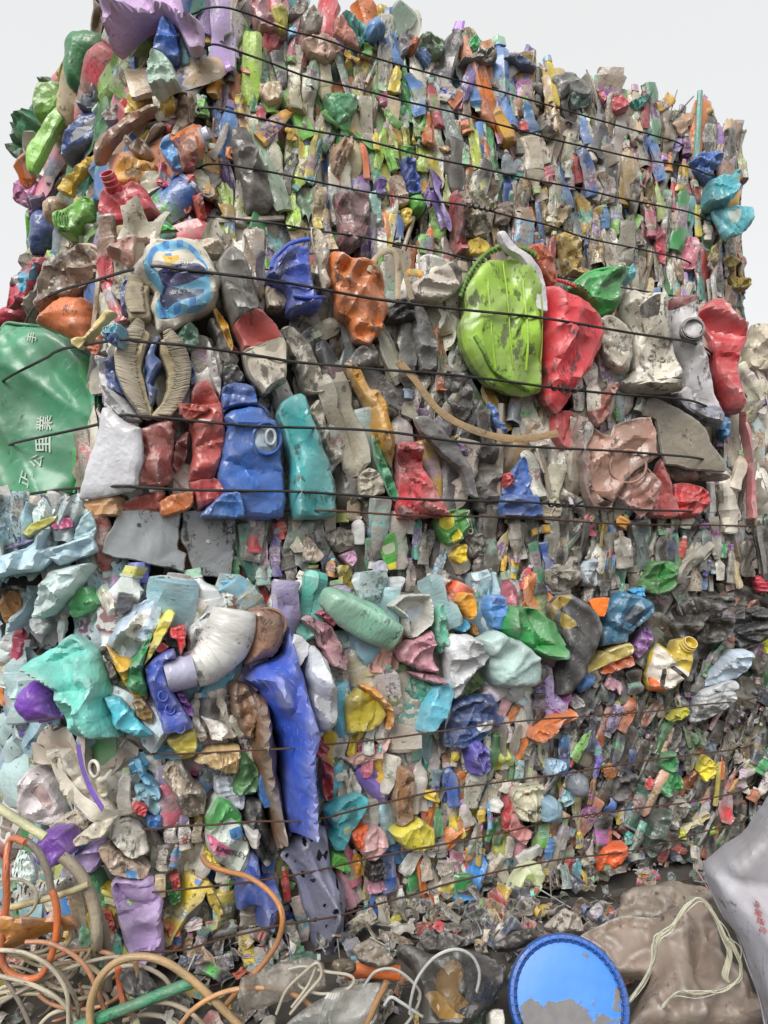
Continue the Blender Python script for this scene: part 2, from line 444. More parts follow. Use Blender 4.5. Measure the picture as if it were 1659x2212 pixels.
CAP = [(-.5, 0), (-.5, .9), (-.4, 1), (.5, 1), (.5, .86), (-.2, .80), (-.2, 0)]
def sheet_piece(rng, n=11, m=15):
    """a torn, folded flap of thin plastic with real thickness"""
    u, v = np.meshgrid(np.linspace(-.5, .5, n), np.linspace(-.5, .5, m), indexing='xy')
    P = np.stack([u.ravel(), np.zeros(n * m), v.ravel()], -1)
    e = Noise(rng, 2, 6, 1.4)
    P[:, 0] *= 1 + 0.22 * e(np.stack([P[:, 2], P[:, 2] * 0 + 3], -1)); P[:, 2] *= 1 + 0.14 * e(np.stack([P[:, 0], P[:, 0] * 0 - 3], -1))
    for _ in range(4):
        d = rng.normal(size=2); d /= np.linalg.norm(d)
        P[:, 1] += rng.uniform(.05, .22) * tri(P[:, [0, 2]] @ d * rng.uniform(.6, 2.2) + rng.uniform())
    P[:, 1] += 0.06 * Noise(rng, 2, 6, 1.5)(P[:, [0, 2]]) + rng.choice([-1, 1]) * rng.uniform(0, .5) * P[:, 0] ** 2
    B = P.copy(); B[:, 1] += 0.035
    F = []
    for j in range(m - 1):
        for i in range(n - 1):
            a = j * n + i; F.append((a, a + 1, a + n + 1, a + n)); a += n * m; F.append((a, a + n, a + n + 1, a + 1))
    o = n * m
    ring = [i for i in range(n)] + [j * n + n - 1 for j in range(1, m)] + [(m - 1) * n + i for i in range(n - 2, -1, -1)] + [j * n for j in range(m - 2, 0, -1)]
    for k in range(len(ring)):
        a, b = ring[k], ring[(k + 1) % len(ring)]; F.append((b, a, a + o, b + o))
    mk = np.zeros((2 * o, 3), dtype=np.float32)
    if rng.uniform() < .25:
        lo = rng.uniform(-.4, 0); mk[:, 1] = (np.concatenate([P, B])[:, 2] > lo) & (np.concatenate([P, B])[:, 2] < lo + rng.uniform(.3, .6))
    V = np.concatenate([P, B]); V[:, 1] -= V[:, 1].mean()
    return V.astype(np.float32), F, mk

LIB = {}
def build_lib():
    rng = np.random.default_rng(21)
    def add(kind, f, count):
        LIB[kind] = [f() for _ in range(count)]
    lab = lambda p: (rng.uniform(-.38, -.2), rng.uniform(-.05, .12)) if rng.uniform() < p else None
    add('crushed_bottle', lambda: crushed(BOTTLE, 14, 20, rng, flat=rng.uniform(.45, .7), dents=4, crease=.09, cap_t=.40, label=lab(.4), ribs=rng.choice([0, .06, .09])), 12)
    add('crushed_jug', lambda: crushed(JUG, 16, 20, rng, flat=rng.uniform(.4, .6), square=.5, dents=3, crease=.07, cap_t=.395, label=lab(.4)), 9)
    add('crushed_tube', lambda: crushed(TUBE, 12, 16, rng, flat=rng.uniform(.3, .55), dents=3, crease=.08, cap_t=.43, label=lab(.4)), 7)
    add('crushed_cup', lambda: crushed(CUP, 16, 16, rng, flat=rng.uniform(.45, .7), dents=4, crease=.08, label=lab(.3)), 6)
    add('crumpled_pouch', lambda: crushed(PILLOW, 16, 18, rng, flat=rng.uniform(.28, .45), square=.6, dents=6, crease=.16, label=lab(.35)), 10)
    add('plastic_rod', lambda: crushed(ROD, 8, 12, rng, flat=.9, dents=0, crease=.02, bend=.10, twist=.1), 4)
    add('bottle_cap', lambda: crushed(CAP, 16, 8, rng, flat=1.0, dents=1, crease=.03, bend=0, twist=0), 4)
    add('plastic_flap', lambda: sheet_piece(rng), 12)
def build_low():
    rng = np.random.default_rng(22)
    LIB['back_piece'] = [crushed(BOTTLE if i % 2 else PILLOW, 10, 9, rng, flat=.5, square=.4, dents=4, crease=.12, cap_t=.40 if i % 2 else None) for i in range(10)]
build_lib(); build_low()
LIBMESH = {}
TEXL = np.array([1.0, 1.0, 2.6], dtype=np.float32)      # pieces are about 2.6 times as long as wide
def lib_mesh(kind, i):
    k = (kind, i)
    if k not in LIBMESH:
        P, F, mk = LIB[kind][i]
        LIBMESH[k] = make_mesh(kind, P, F, M_PART, loc=P * TEXL, msk=mk)
    return LIBMESH[k]

def basis(x, y, z):
    return Matrix((x, y, z)).transposed()
def piece_matrix(pos, n, up_ang, w, th, L, roll, tilt):
    """columns: x across, y into the wall, z along the piece; up_ang = rotation in the wall plane from vertical (to the right)"""
    t = Vector((-n.y, n.x, 0)).normalized()
    u = Vector((0, 0, 1))
    if abs(n.z) > 1e-3: u = (u - n * n.z).normalized(); 
    zc = u * math.cos(up_ang) + t * math.sin(up_ang)
    zc = (zc + n * tilt).normalized()
    xc = zc.cross(n).normalized(); yc = zc.cross(xc).normalized()
    c, s = math.cos(roll), math.sin(roll)
    xr, yr = xc * c + yc * s, yc * c - xc * s
    m = basis(xr * w, yr * th, zc * L).to_4x4(); m.translation = pos
    return m

class Pile:
    """collects the many small pieces of one bale: the largest in view become objects, the rest one mass"""
    def __init__(s, root): s.root = root; s.items = []
    def add(s, kind, mat, col, dirt, px_size, force=False):
        s.items.append((kind, R.randrange(len(LIB[kind])), mat, col, dirt, px_size + (1e6 if force else 0), R.random()))
    def flush(s, per_kind=300, mass_name='packed_small_waste'):
        by = {}
        for it in s.items: by.setdefault(it[0], []).append(it)
        rest = []
        for kind, its in by.items():
            if kind == 'back_piece': rest += its; continue
            its.sort(key=lambda q: -q[5])
            for it in its[:per_kind]:
                o = bpy.data.objects.new(kind, lib_mesh(kind, it[1])); o.matrix_world = it[2]
                link(o); o.parent = s.root; o.matrix_parent_inverse = s.root.matrix_world.inverted() if s.root else Matrix()
                o.color = (*it[3], it[4])
            rest += its[per_kind:]
        if rest: mass(mass_name, rest, s.root)
        return len(s.items), len(rest)
def mass(name, rest, root):
    V, F, L, C, K, Q = [], [], [], [], [], []
    o = 0
    for kind, i, m, col, dirt, _, rn in rest:
        P, f, mk = LIB[kind][i]
        M = np.array(m); V.append(P @ M[:3, :3].T + M[:3, 3]); L.append(P * TEXL)
        F.append(np.array(f) + o); o += len(P)
        C.append(np.tile(np.array([*col, dirt], dtype=np.float32), (len(P), 1))); K.append(np.concatenate([mk, np.zeros((len(P), 1))], 1)); Q.append(np.full(len(P), rn))
    V = np.concatenate(V).astype(np.float32); F = np.concatenate(F).astype(np.int32)
    me = bpy.data.meshes.new(name)
    me.vertices.add(len(V)); me.vertices.foreach_set('co', V.ravel())
    me.loops.add(F.size); me.loops.foreach_set('vertex_index', F.ravel())
    me.polygons.add(len(F)); me.polygons.foreach_set('loop_start', np.arange(0, F.size, 4, dtype=np.int32))
    me.update(calc_edges=True); me.validate()
    me.shade_smooth(); me.set_sharp_from_angle(angle=math.radians(40))
    set_attr(me, 'loc', 'FLOAT_VECTOR', np.concatenate(L)); set_attr(me, 'col', 'FLOAT_COLOR', np.concatenate(C))
    set_attr(me, 'msk', 'FLOAT_COLOR', np.concatenate(K)); set_attr(me, 'rnd', 'FLOAT', np.concatenate(Q))
    me.materials.append(M_STUFF)
    ob = bpy.data.objects.new(name, me); link(ob)
    if root: ob.parent = root; ob.matrix_parent_inverse = root.matrix_world.inverted()
    ob['kind'] = 'stuff'
    return ob

# ------------------------------------------------------------------ crushed things traced by outline: a closed solid, swollen and creased
def smooth_poly(P, sub=4, sharp=0.0):
    n = len(P); out = []
    for i in range(n):
        a, b, c, d = (np.array(P[(i + k) % n]) for k in (-1, 0, 1, 2))
        for k in range(sub):
            t = k / sub
            cr = 0.5 * ((2 * b) + (c - a) * t + (2 * a - 5 * b + 4 * c - d) * t * t + (3 * b - a - 3 * c + d) * t ** 3)
            out.append(cr * (1 - sharp) + (b * (1 - t) + c * t) * sharp)
    return np.array(out)
def seg_dist(Q, P):
    """distance of each point Q (n,2) to closed polyline P (m,2)"""
    A, B = P, np.roll(P, -1, 0); d = B - A; l = (d ** 2).sum(1) + 1e-12
    best = np.full(len(Q), 1e9)
    for a, dd, ll in zip(A, d, l):
        t = np.clip(((Q - a) @ dd) / ll, 0, 1)
        best = np.minimum(best, ((Q - a - t[:, None] * dd) ** 2).sum(1))
    return np.sqrt(best)
def facet_net(rng, lo, hi, n, ang, stretch):
    """random crumple net: seed points with heights, joined to flat facets"""
    c, sn = math.cos(ang), math.sin(ang); Rm = np.array([[c, -sn], [sn, c]])
    ctr = (lo + hi) / 2; rad = np.hypot(*(hi - lo)) * .62
    k = int(n * 1.9); P = rng.uniform(-1, 1, (k, 2)) * rad
    P = P[rng.permutation(k)]
    S = P * np.array([1.0, stretch]) @ Rm.T + ctr
    hgt = rng.normal(size=k)
    vs, es, fs, ov, *_ = delaunay_2d_cdt([Vector((float(a), float(b))) for a, b in S], [], [], 0, 1e-7)
    idx = [o[0] if o else 0 for o in ov]
    V = np.array([(v.x, v.y) for v in vs]); return V, hgt[idx], [tuple(f) for f in fs if len(f) == 3], es
def facet_height(net, Q):
    V, hgt, fs, _ = net; Z = np.zeros(len(Q)); done = np.zeros(len(Q), dtype=bool)
    for a, b, c in fs:
        A, B, C = V[a], V[b], V[c]; d = (B[1] - C[1]) * (A[0] - C[0]) + (C[0] - B[0]) * (A[1] - C[1])
        if abs(d) < 1e-14: continue
        l1 = ((B[1] - C[1]) * (Q[:, 0] - C[0]) + (C[0] - B[0]) * (Q[:, 1] - C[1])) / d
        l2 = ((C[1] - A[1]) * (Q[:, 0] - C[0]) + (A[0] - C[0]) * (Q[:, 1] - C[1])) / d
        m = (l1 >= -1e-6) & (l2 >= -1e-6) & (l1 + l2 <= 1 + 1e-6) & ~done
        Z[m] = l1[m] * hgt[a] + l2[m] * hgt[b] + (1 - l1[m] - l2[m]) * hgt[c]; done |= m
    return Z
INFO = {}
def relief(name, surf, poly, col, H=0.03, T=0.05, crease=0.5, folds=3, fold_dir=None, off=0.02, dirt=0.3, mat=None, sharp=0.5,
           res=22, seed=None, hollow=0.0, tiltx=0.0, tilty=0.0, parent=None, shape=None, edge=0.5, prints=(), holes=0.0, rough_edge=1.0):
    """poly: outline in picture units; laid against surf (a Bale or a Plane) at that place, real size from there."""
    seed = seed if seed is not None else (int(poly[0][0] * 31 + poly[0][1] * 17 + len(poly)) & 0xffff)
    rng = np.random.default_rng(seed)
    cx = sum(p[0] for p in poly) / len(poly); cy = sum(p[1] for p in poly) / len(poly)
    fr = surf.frame(cx, cy)
    O = fr.hit(cx, cy, off)
    if isinstance(surf, Bale):
        v = Vector((-O.x, -O.y, 0)).normalized()
        if v.dot(fr.n) < .80: fr = Plane(O - Vector(fr.n) * 0, (fr.n * .45 + v * .55)); off = 0.0
    L = []
    for x, y in poly:
        q = fr.hit(x, y, off) - O; L.append((q.dot(fr.t), q.dot(fr.u)))
    S = smooth_poly(L, 4, sharp)
    size = max(S[:, 0].max() - S[:, 0].min(), S[:, 1].max() - S[:, 1].min())
    h = size / res
    # even outline
    E = []
    for a, b in zip(S, np.roll(S, -1, 0)):
        k = max(1, int(round(np.hypot(*(b - a)) / (h * 0.8))))
        for i in range(k): E.append(a + (b - a) * i / k)
    E = np.array(E)
    e1_, e2_ = Noise(rng, 2, 6, 2.2), Noise(rng, 2, 6, 5.0)
    wob = rough_edge * size * (.012 * e1_(E / size) + .006 * e2_(E / size)); cE = E.mean(0)
    E += (E - cE) / (np.linalg.norm(E - cE, axis=1)[:, None] + 1e-9) * wob[:, None] + rng.normal(size=E.shape) * h * 0.05
    gx = np.arange(S[:, 0].min(), S[:, 0].max(), h); gy = np.arange(S[:, 1].min(), S[:, 1].max(), h)
    G = np.array([(x + (h / 2 if j % 2 else 0), y) for j, y in enumerate(gy) for x in gx])
    if len(G):
        G = G + rng.uniform(-.2, .2, G.shape) * h
        G = G[inside_np(E, G)]
        if len(G): G = G[seg_dist(G, E) > h * 1.55]
    n = len(E)
    tgE = np.roll(E, -1, 0) - np.roll(E, 1, 0); nrE = np.stack([-tgE[:, 1], tgE[:, 0]], -1) / (np.linalg.norm(tgE, axis=1)[:, None] + 1e-9)
    if sum(E[i][0] * E[(i + 1) % n][1] - E[(i + 1) % n][0] * E[i][1] for i in range(n)) < 0: nrE = -nrE
    for kk in (.45, 1.05):
        Rg = E + nrE * h * kk; Rg = Rg[inside_np(E, Rg)]
        if len(Rg): Rg = Rg[seg_dist(Rg, E) > h * kk * .8]
        if len(Rg): G = np.concatenate([G, Rg]) if len(G) else Rg
    pts = [Vector((float(a), float(b))) for a, b in E] + [Vector((float(a), float(b))) for a, b in G]
    PL, cons = [], []
    fa = math.radians(fold_dir) if fold_dir is not None else rng.uniform(0, math.pi)
    st = 3.0 if fold_dir is not None else rng.uniform(1.6, 2.8)
    net1 = facet_net(rng, S.min(0), S.max(0), 8 + 3 * folds, fa, st)
    net2 = facet_net(rng, S.min(0), S.max(0), 40 + 8 * folds, fa, 1 + (st - 1) * .5)
    for pp, pc in prints:
        K = smooth_poly([((fr.hit(x, y, off) - O).dot(fr.t), (fr.hit(x, y, off) - O).dot(fr.u)) for x, y in pp], 3, 0.5)
        k0 = len(pts); pts += [Vector((float(a), float(b))) for a, b in K]
        cons += [(k0 + i, k0 + (i + 1) % len(K)) for i in range(len(K))]
        PL.append((K.tolist(), pc))
    vs, _, fs, orig, *_r = delaunay_2d_cdt(pts, cons, [list(range(n))], 1 if not cons else 1, 1e-7)
    Q = np.array([(v.x, v.y) for v in vs])
    D = seg_dist(Q, E); wd = max(D.max() * edge, 1e-6)
    prof = np.clip(D / wd, 0, 1); prof = np.sqrt(np.clip(1 - (1 - prof) ** 2, 0, 1))
    Z = H * prof
    if hollow: Z -= hollow * np.clip((D - wd * 0.5) / (wd * 1.2), 0, 1)
    U = Q / size
    fade = np.clip(D / (size * 0.05), 0, 1)
    amp = size * crease
    Z += fade * amp * (.036 * facet_height(net1, Q) + .011 * facet_height(net2, Q))
    Z += fade * amp * .042 * Noise(rng, 2, 6, 0.8)(U)
    W = U + 0.06 * np.stack([Noise(rng, 2, 6, 0.9)(U), Noise(rng, 2, 6, 0.9)(U)], -1)
    for k in range(2):
        a = (fa + rng.normal() * .25) if fold_dir is not None else rng.uniform(0, math.pi)
        Z += fade * amp * .030 * tri(W @ np.array([math.cos(a), math.sin(a)]) * rng.uniform(1.5, 4.0) + rng.uniform())
    for k in range(int(folds * 2)):
        p0 = Q[rng.integers(len(Q))]; a = (fa + math.pi / 2 + rng.normal() * .35) if fold_dir is not None else rng.uniform(0, math.pi)
        dv = np.array([math.cos(a), math.sin(a)]); nv = np.array([-dv[1], dv[0]]); q = Q - p0
        al = q @ dv; pd = q @ nv + rng.normal() * .5 * al ** 2 / size; ln = size * rng.uniform(.3, .95)
        Z += fade * amp * rng.uniform(.045, .115) * rng.choice([1, 1, 1, -1]) * np.exp(-np.abs(pd) / (size * rng.uniform(.03, .10))) * np.clip(1 - (al / ln) ** 2, 0, 1)
    Z += tiltx * Q[:, 0] + tilty * Q[:, 1]
    if shape is not None: Z += shape(Q[:, 0], Q[:, 1], D)
    # local coordinates: x = t, y = into the wall (-n), z = u
    V = [(q[0], -z, q[1]) for q, z in zip(Q, Z)]
    T3 = np.array([f[:3] for f in fs]); CT = Q[T3].mean(1)
    ok = inside_np(E, CT)
    if holes:
        hn = Noise(rng, 2, 9, 6.5)
        ok &= ~((hn(CT / size * np.array([1.9, 0.75])) > holes) & (D[T3].min(1) > h))
    mi_ = np.zeros(len(T3), dtype=np.int32)
    for j, (K, pc) in enumerate(PL): mi_[inside_np(K, CT)] = j + 1
    e1, e2 = Q[T3[:, 1]] - Q[T3[:, 0]], Q[T3[:, 2]] - Q[T3[:, 0]]
    flip = (e1[:, 0] * e2[:, 1] - e1[:, 1] * e2[:, 0]) < 0
    T3[flip] = T3[flip][:, ::-1]
    F = [tuple(f) for f in T3[ok].tolist()]; MI = mi_[ok].tolist()
    # find the outline ring in the triangulation and drop a skirt behind it
    idx = {}
    for i, o in enumerate(orig):
        for k in o:
            if k < n: idx[k] = i
    ring = [idx[k] for k in range(n) if k in idx]
    base = len(V); cen = Q.mean(0)
    for i in ring:
        q = Q[i]; inw = (cen - q) * 0.06
        V.append((q[0] + inw[0], -Z[i] + T, q[1] + inw[1]))
    m = len(ring)
    ccw = sum(E[i][0] * E[(i + 1) % n][1] - E[(i + 1) % n][0] * E[i][1] for i in range(n)) > 0
    for k in range(m):
        a, b = ring[k], ring[(k + 1) % m]; q = (a, base + k, base + (k + 1) % m, b)
        F.append(q if ccw else tuple(reversed(q)))
    bk = tuple(base + k for k in range(m)); F.append(tuple(reversed(bk)) if ccw else bk)
    V = np.array(V)
    me = make_mesh(name, V, F, mat or M_HERO, loc=np.stack([V[:, 0], V[:, 1], V[:, 2]], -1) / max(0.16, size * 0.6), sharp=70 if mat in (M_WOVEN,) or (crease < .5 and res > 45) or (crease < .8 and H > .03 and mat is M_SOFT) else 26)
    if PL:
        for K, pc in PL: me.materials.append(ink(pc))
        mi = np.zeros(len(me.polygons), dtype=np.int32); mi[:len(MI)] = MI; me.polygons.foreach_set('material_index', mi)
    o = bpy.data.objects.new(name, me)
    M = basis(fr.t, -fr.n, fr.u).to_4x4(); M.translation = O
    link(o)
    if parent is not None:
        o.parent = parent; o.matrix_parent_inverse = parent.matrix_world.inverted()
    o.matrix_world = M
    o.color = (*col, dirt)
    if isinstance(surf, Bale): surf.polys.append((poly, off))
    INFO[o.name] = (Q, Z, fr, O, size)
    return o
def child_mesh(name, me, parent, col, dirt=0.3, world=True):
    o = bpy.data.objects.new(name, me); link(o); o.parent = parent
    if world: o.matrix_parent_inverse = parent.matrix_world.inverted()
    o.color = (*col, dirt)
    return o
# ------------------------------------------------------------------ ground
def ground_mesh():
    n = 60; xs = np.concatenate([np.linspace(-400, -6, 10), np.linspace(-5, 5, n), np.linspace(6, 400, 10)])
    ys = np.concatenate([np.linspace(-60, -3, 8), np.linspace(-2.5, 6, n), np.linspace(7, 900, 12)])
    X, Y = np.meshgrid(xs, ys); P = np.stack([X.ravel(), Y.ravel(), np.zeros(X.size)], -1)
    near = (np.abs(P[:, 0]) < 5) & (P[:, 1] > -2.5) & (P[:, 1] < 6)
    P[:, 2] = np.where(near, -0.012 + 0.012 * Noise(np.random.default_rng(3), 2, 9, 0.9)(P[:, :2]), 0) - 0.01
    nx = len(xs); F = [(j * nx + i, j * nx + i + 1, (j + 1) * nx + i + 1, (j + 1) * nx + i) for j in range(len(ys) - 1) for i in range(nx - 1)]
    return make_mesh('ground', P, F, M_GROUND, sharp=None)
g = bpy.data.objects.new('ground', ground_mesh()); link(g); tag(g, kind='structure')

# ------------------------------------------------------------------ bales: footprints from picture columns and depths
def footprint(px_l, px_r, px_ref, d_ref, ang, left, right):
    """front face: a straight line through the depth d_ref at column px_ref, receding to the right by ang degrees,
    cut at columns px_l and px_r; left / right: (degrees off the view axis, length) of the turned end faces"""
    a = math.radians(ang); p0 = Vector(((px_ref - CX) / F_PX * d_ref, d_ref)); d = Vector((math.cos(a), math.sin(a)))
    def cut(px):
        k = (px - CX) / F_PX
        t = (k * p0.y - p0.x) / (d.x - k * d.y); return p0 + d * t
    A, B = cut(px_l), cut(px_r)
    pts = [A, B]
    for i, (deg, ln) in enumerate(left):
        q = pts[0]; r = math.radians(deg); pts.insert(0, q + Vector((-math.sin(r), math.cos(r))) * ln)
    for i, (deg, ln) in enumerate(right):
        q = pts[-1]; r = math.radians(deg); pts.append(q + Vector((math.sin(r), math.cos(r))) * ln)
    return [(p.x, p.y) for p in pts]

Z1, Z2, Z3, Z4 = 1.07, 1.30, 2.10, 3.34
B_LOW = Bale('low', footprint(235, 1760, 440, 1.92, 22.0, [(56, .75), (15, .4)], [(10, .8)]), 0.0, Z1)
B_STR = Bale('strip', footprint(-60, 1760, 440, 1.99, 19.0, [(25, .6)], [(10, .8)]), Z1, Z2)
B_BKT = Bale('bucket', footprint(262, 1592, 400, 1.95, 19.5, [(44, 1.30), (5, .3)], [(12, .8)]), Z2, Z3)
B_TOP = Bale('top', footprint(350, 1540, 444, 2.45, 19.4, [(50, 1.02), (10, .3)], [(48, .30), (8, .7)]), Z3, Z4)
B_SIDE = Bale('side', footprint(1612, 1980, 400, 2.03, 19.5, [(5, .6)], [(12, .6)]), Z2, 1.98)

def bale_root(b, name, label, group):
    mid = sum((Vector((p.x, p.y, 0)) for p in b.foot), Vector()) / len(b.foot)
    o = empty(name); M = Matrix.Translation((mid.x, mid.y, b.z0)); o.matrix_world = M; o.location = M.translation
    tag(o, label, 'bale', group)
    b.root = o; b.pile = Pile(o); b.mid = mid
    return o
GB = 'stacked bales of crushed plastic waste'
bale_root(B_LOW, 'plastic_bale', 'lowest bale of brightly coloured crushed bottles standing on the ground behind the hoses', GB)
bale_root(B_STR, 'plastic_bale', 'thin dark squashed bale of dirty bottles lying on top of the lowest bale', GB)
bale_root(B_BKT, 'plastic_bale', 'bale of crushed buckets and basins under the tall top bale', GB)
bale_root(B_TOP, 'plastic_bale', 'tall topmost bale of small crushed bottles against the sky', GB)
bale_root(B_SIDE, 'plastic_bale', 'pale cream bale cut by the right edge beside the bucket bale', GB)
bpy.context.view_layer.update()

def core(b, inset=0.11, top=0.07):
    """the packed inside of a bale: a dark box put in to block light"""
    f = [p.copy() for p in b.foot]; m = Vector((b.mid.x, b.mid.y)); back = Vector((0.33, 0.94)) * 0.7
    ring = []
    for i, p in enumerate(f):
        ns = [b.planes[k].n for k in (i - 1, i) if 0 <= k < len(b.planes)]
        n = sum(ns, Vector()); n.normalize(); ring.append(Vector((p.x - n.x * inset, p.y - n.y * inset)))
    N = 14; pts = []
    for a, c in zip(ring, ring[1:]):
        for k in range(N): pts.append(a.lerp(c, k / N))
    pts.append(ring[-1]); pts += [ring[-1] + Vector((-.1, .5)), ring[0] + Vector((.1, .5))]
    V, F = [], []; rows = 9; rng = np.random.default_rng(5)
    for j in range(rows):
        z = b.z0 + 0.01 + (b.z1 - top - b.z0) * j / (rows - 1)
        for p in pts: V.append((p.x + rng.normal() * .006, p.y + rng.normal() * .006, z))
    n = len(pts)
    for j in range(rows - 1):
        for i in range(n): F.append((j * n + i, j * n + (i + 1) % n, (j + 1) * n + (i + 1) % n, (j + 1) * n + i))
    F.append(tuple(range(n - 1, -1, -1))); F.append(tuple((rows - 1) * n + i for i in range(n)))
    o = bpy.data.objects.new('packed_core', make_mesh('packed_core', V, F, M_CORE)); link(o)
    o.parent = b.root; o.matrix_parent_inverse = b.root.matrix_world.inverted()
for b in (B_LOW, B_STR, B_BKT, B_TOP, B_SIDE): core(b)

# ------------------------------------------------------------------ palettes
PAL = {
 'mix': '#c9c4b4 #b7ae9c #d8d4c8 #8f897c #6b655d #3a3a3e #e0ddd4 #b02c35 #c94a55 #d98a9a #e0a420 #d8bd3a #c7b24a #e07a2c #2f8d4a #6cb83c #8fc25a #3f9f8f #4fb2b4 #7fc0c8 #3c6fb8 #5d8fd0 #2a4d94 #7a5fa8 #a98cc0 #7a5a44 #9a7c5c #c9b08a #e9e4d6',
 'green': '#6cb83c #8fc25a #a8cc4a #5aa84a #3f9a55 #c8d060 #d8bd3a #e08a30 #c9c4b4 #8fae7a #e0a420 #b7c77a #c0b48f #d07a44 #88a090',
 'grey': '#8f897c #6b655d #7b7468 #a59c8c #b7ae9c #565049 #3f3b38 #c0b6a4 #9a8a70 #8a7a62 #c9b08a #9a7c5c #a08860 #b09030 #4a4a50 #6f7a80 #c4a24a #7a8a8a #c4bcae #84705c #a23c40 #4a6fa8 #5a8a6a',
 'dirtclear': '#8c8880 #77736c #9a968c #686460 #a8a49a #5a5752 #b8b4a8 #7c8480 #6a7470 #8a7c68 #b05048 #d0b040 #3f8a6a #4a6aa0 #c8c4b8 #4a4844 #94908a #746a60 #585048',
 'pale': '#d8d4c8 #e4e0d4 #c8c0b0 #b8b0a0 #e8e4dc #a89c88 #d0c8b4 #efece4 #9a9080 #b4c4c8 #d8cfc0 #8a8072',
 'paleblue': '#b8d4dc #a4c8d4 #c8dce0 #d8e4e4 #8fb8c8 #e4e8e4 #b0ccd0 #c4c8c8 #e8e4dc #98c0c4',
 'white': '#e4e0d8 #d8d4cc #f0ece4 #c8c2b4 #e8e4dc #b4a894 #d0ccc4 #8fc4dc #5aa8d8 #3a70c0 #c83a40 #3f8a50 #e8c840 #a89ac8 #d8d0c0 #9a9284',
 'bright': '#d8c63c #e2b52c #e08030 #d85a2c #c23a44 #d9708a #e0a8b4 #7a5fb0 #3c5fb0 #3f86c8 #58b8d0 #48b0a0 #78c8b0 #3f9f58 #78c048 #c8d060 #e4e0d4 #d8d0c0 #b8b0a0 #908878 #55504a #2e2d30 #e8e4dc #c4bcb0 #e0d8a0 #a8a090 #d4a890',
 'dark': '#24211f #2c2926 #1e1c20 #38332d #18181a #443d35 #2a3f32 #4f4632 #5c4e2a #c8b030 #2a7a40 #33373e #4f3423 #26221f #1f1d1c #5e5a50 #22564a #8a8678 #40281f #2a3650 #1c1b1d #b85a24',
}
PAL = {k: [hexc(c) for c in v.split()] for k, v in PAL.items()}
# picture regions -> palette (x, y, radius, palette, weight)
REG = {
 'top': [(700, 250, 160, 'green', 1.3), (860, 250, 150, 'green', 1.6), (900, 460, 120, 'green', .9), (1250, 350, 260, 'grey', 1.6), (1150, 540, 200, 'grey', 1.2), (1500, 400, 200, 'mix', .8), (450, 250, 250, 'mix', 1.2), (1000, 150, 250, 'mix', 1.2), (620, 480, 100, 'grey', 1), (1450, 560, 150, 'mix', 1)],
 'bucket': [(560, 700, 350, 'pale', 1.2), (900, 950, 260, 'grey', 1.2), (800, 700, 150, 'dark', .8), (1300, 900, 260, 'pale', 1), (1600, 900, 120, 'pale', 2), (150, 650, 150, 'mix', 1)],
 'strip': [(600, 1180, 200, 'dirtclear', 1.4), (900, 1180, 240, 'dirtclear', 1.6), (1350, 1190, 300, 'dirtclear', 2), (600, 1150, 400, 'bright', .7), (1200, 1200, 300, 'bright', .5), (100, 1200, 200, 'paleblue', 2), (350, 1250, 150, 'dark', 1), (1450, 1250, 200, 'dark', 1.4)],
 'low': [(700, 1800, 260, 'white', 1.6), (1000, 1720, 260, 'white', 1.5), (900, 1950, 250, 'white', 1.1), (1150, 1850, 200, 'white', .8), (120, 1450, 220, 'paleblue', 2.2), (320, 1700, 170, 'white', 2.2), (420, 1850, 170, 'white', 1.5), (800, 1750, 260, 'bright', 2.0), (1000, 1850, 260, 'bright', 2), (650, 1980, 250, 'bright', 1.4), (1100, 1600, 220, 'bright', 1.4), (1420, 1600, 230, 'dark', 5), (1420, 1760, 220, 'dark', 2.0), (1420, 1760, 220, 'bright', 1.1), (1550, 1450, 200, 'dark', 6), (1300, 1480, 150, 'dark', 2), (250, 1950, 120, 'bright', 1), (750, 1450, 200, 'white', 1), (1000, 1400, 200, 'paleblue', 1.2), (1500, 1850, 150, 'dark', 1)],
 'side': [(1640, 800, 400, 'pale', 1)],
}
def pick_colour(b, x, y):
    ws = [(w * math.exp(-((x - cx) ** 2 + (y - cy) ** 2) / (2 * (r * .7) ** 2)) + 1e-4, p) for cx, cy, r, p, w in REG[b.name]]
    t = R.random() * sum(w for w, _ in ws)
    for w, p in ws:
        t -= w
        if t <= 0: break
    c = R.choice(PAL[p])
    v = R.uniform(.82, 1.15)
    return tuple(min(.85, max(.012, k * v * R.uniform(.95, 1.05))) for k in c)

def zone(b, x, y):
    """where the photograph shows larger, looser or leaning pieces: size factor, lean in degrees, added dirt"""
    if b.name == 'top':
        if x < 390: return 1.7, 58, 0
        if y < 120 + max(0, x - 640) * .26: return 1.35, 0, 0
        return 1.0, 0, (.12 if x > 1000 else 0)
    if b.name == 'low':
        f = .92
        if y < 1530 - max(0, x - 900) * .05: f = 1.55
        elif x < 420: f = 1.3
        lean = 26 * min(1, max(0, (x - 1080) / 250))
        if x < 330 and y < 1650: lean = 25; f = 1.7
        return f, lean, (.35 if x > 1230 and y < 1700 else .1 if x > 1230 else 0)
    return 1.0, 0, 0
KINDS = [('crushed_bottle', 6), ('crushed_jug', 4), ('crushed_tube', 2), ('crumpled_pouch', 5), ('plastic_flap', 1.3), ('crushed_cup', 1), ('plastic_rod', .2), ('bottle_cap', .35)]
def pick_kind():
    t = R.random() * sum(k[1] for k in KINDS)
    for k, w_ in KINDS:
        t -= w_
        if t <= 0: return k
    return 'crushed_bottle'

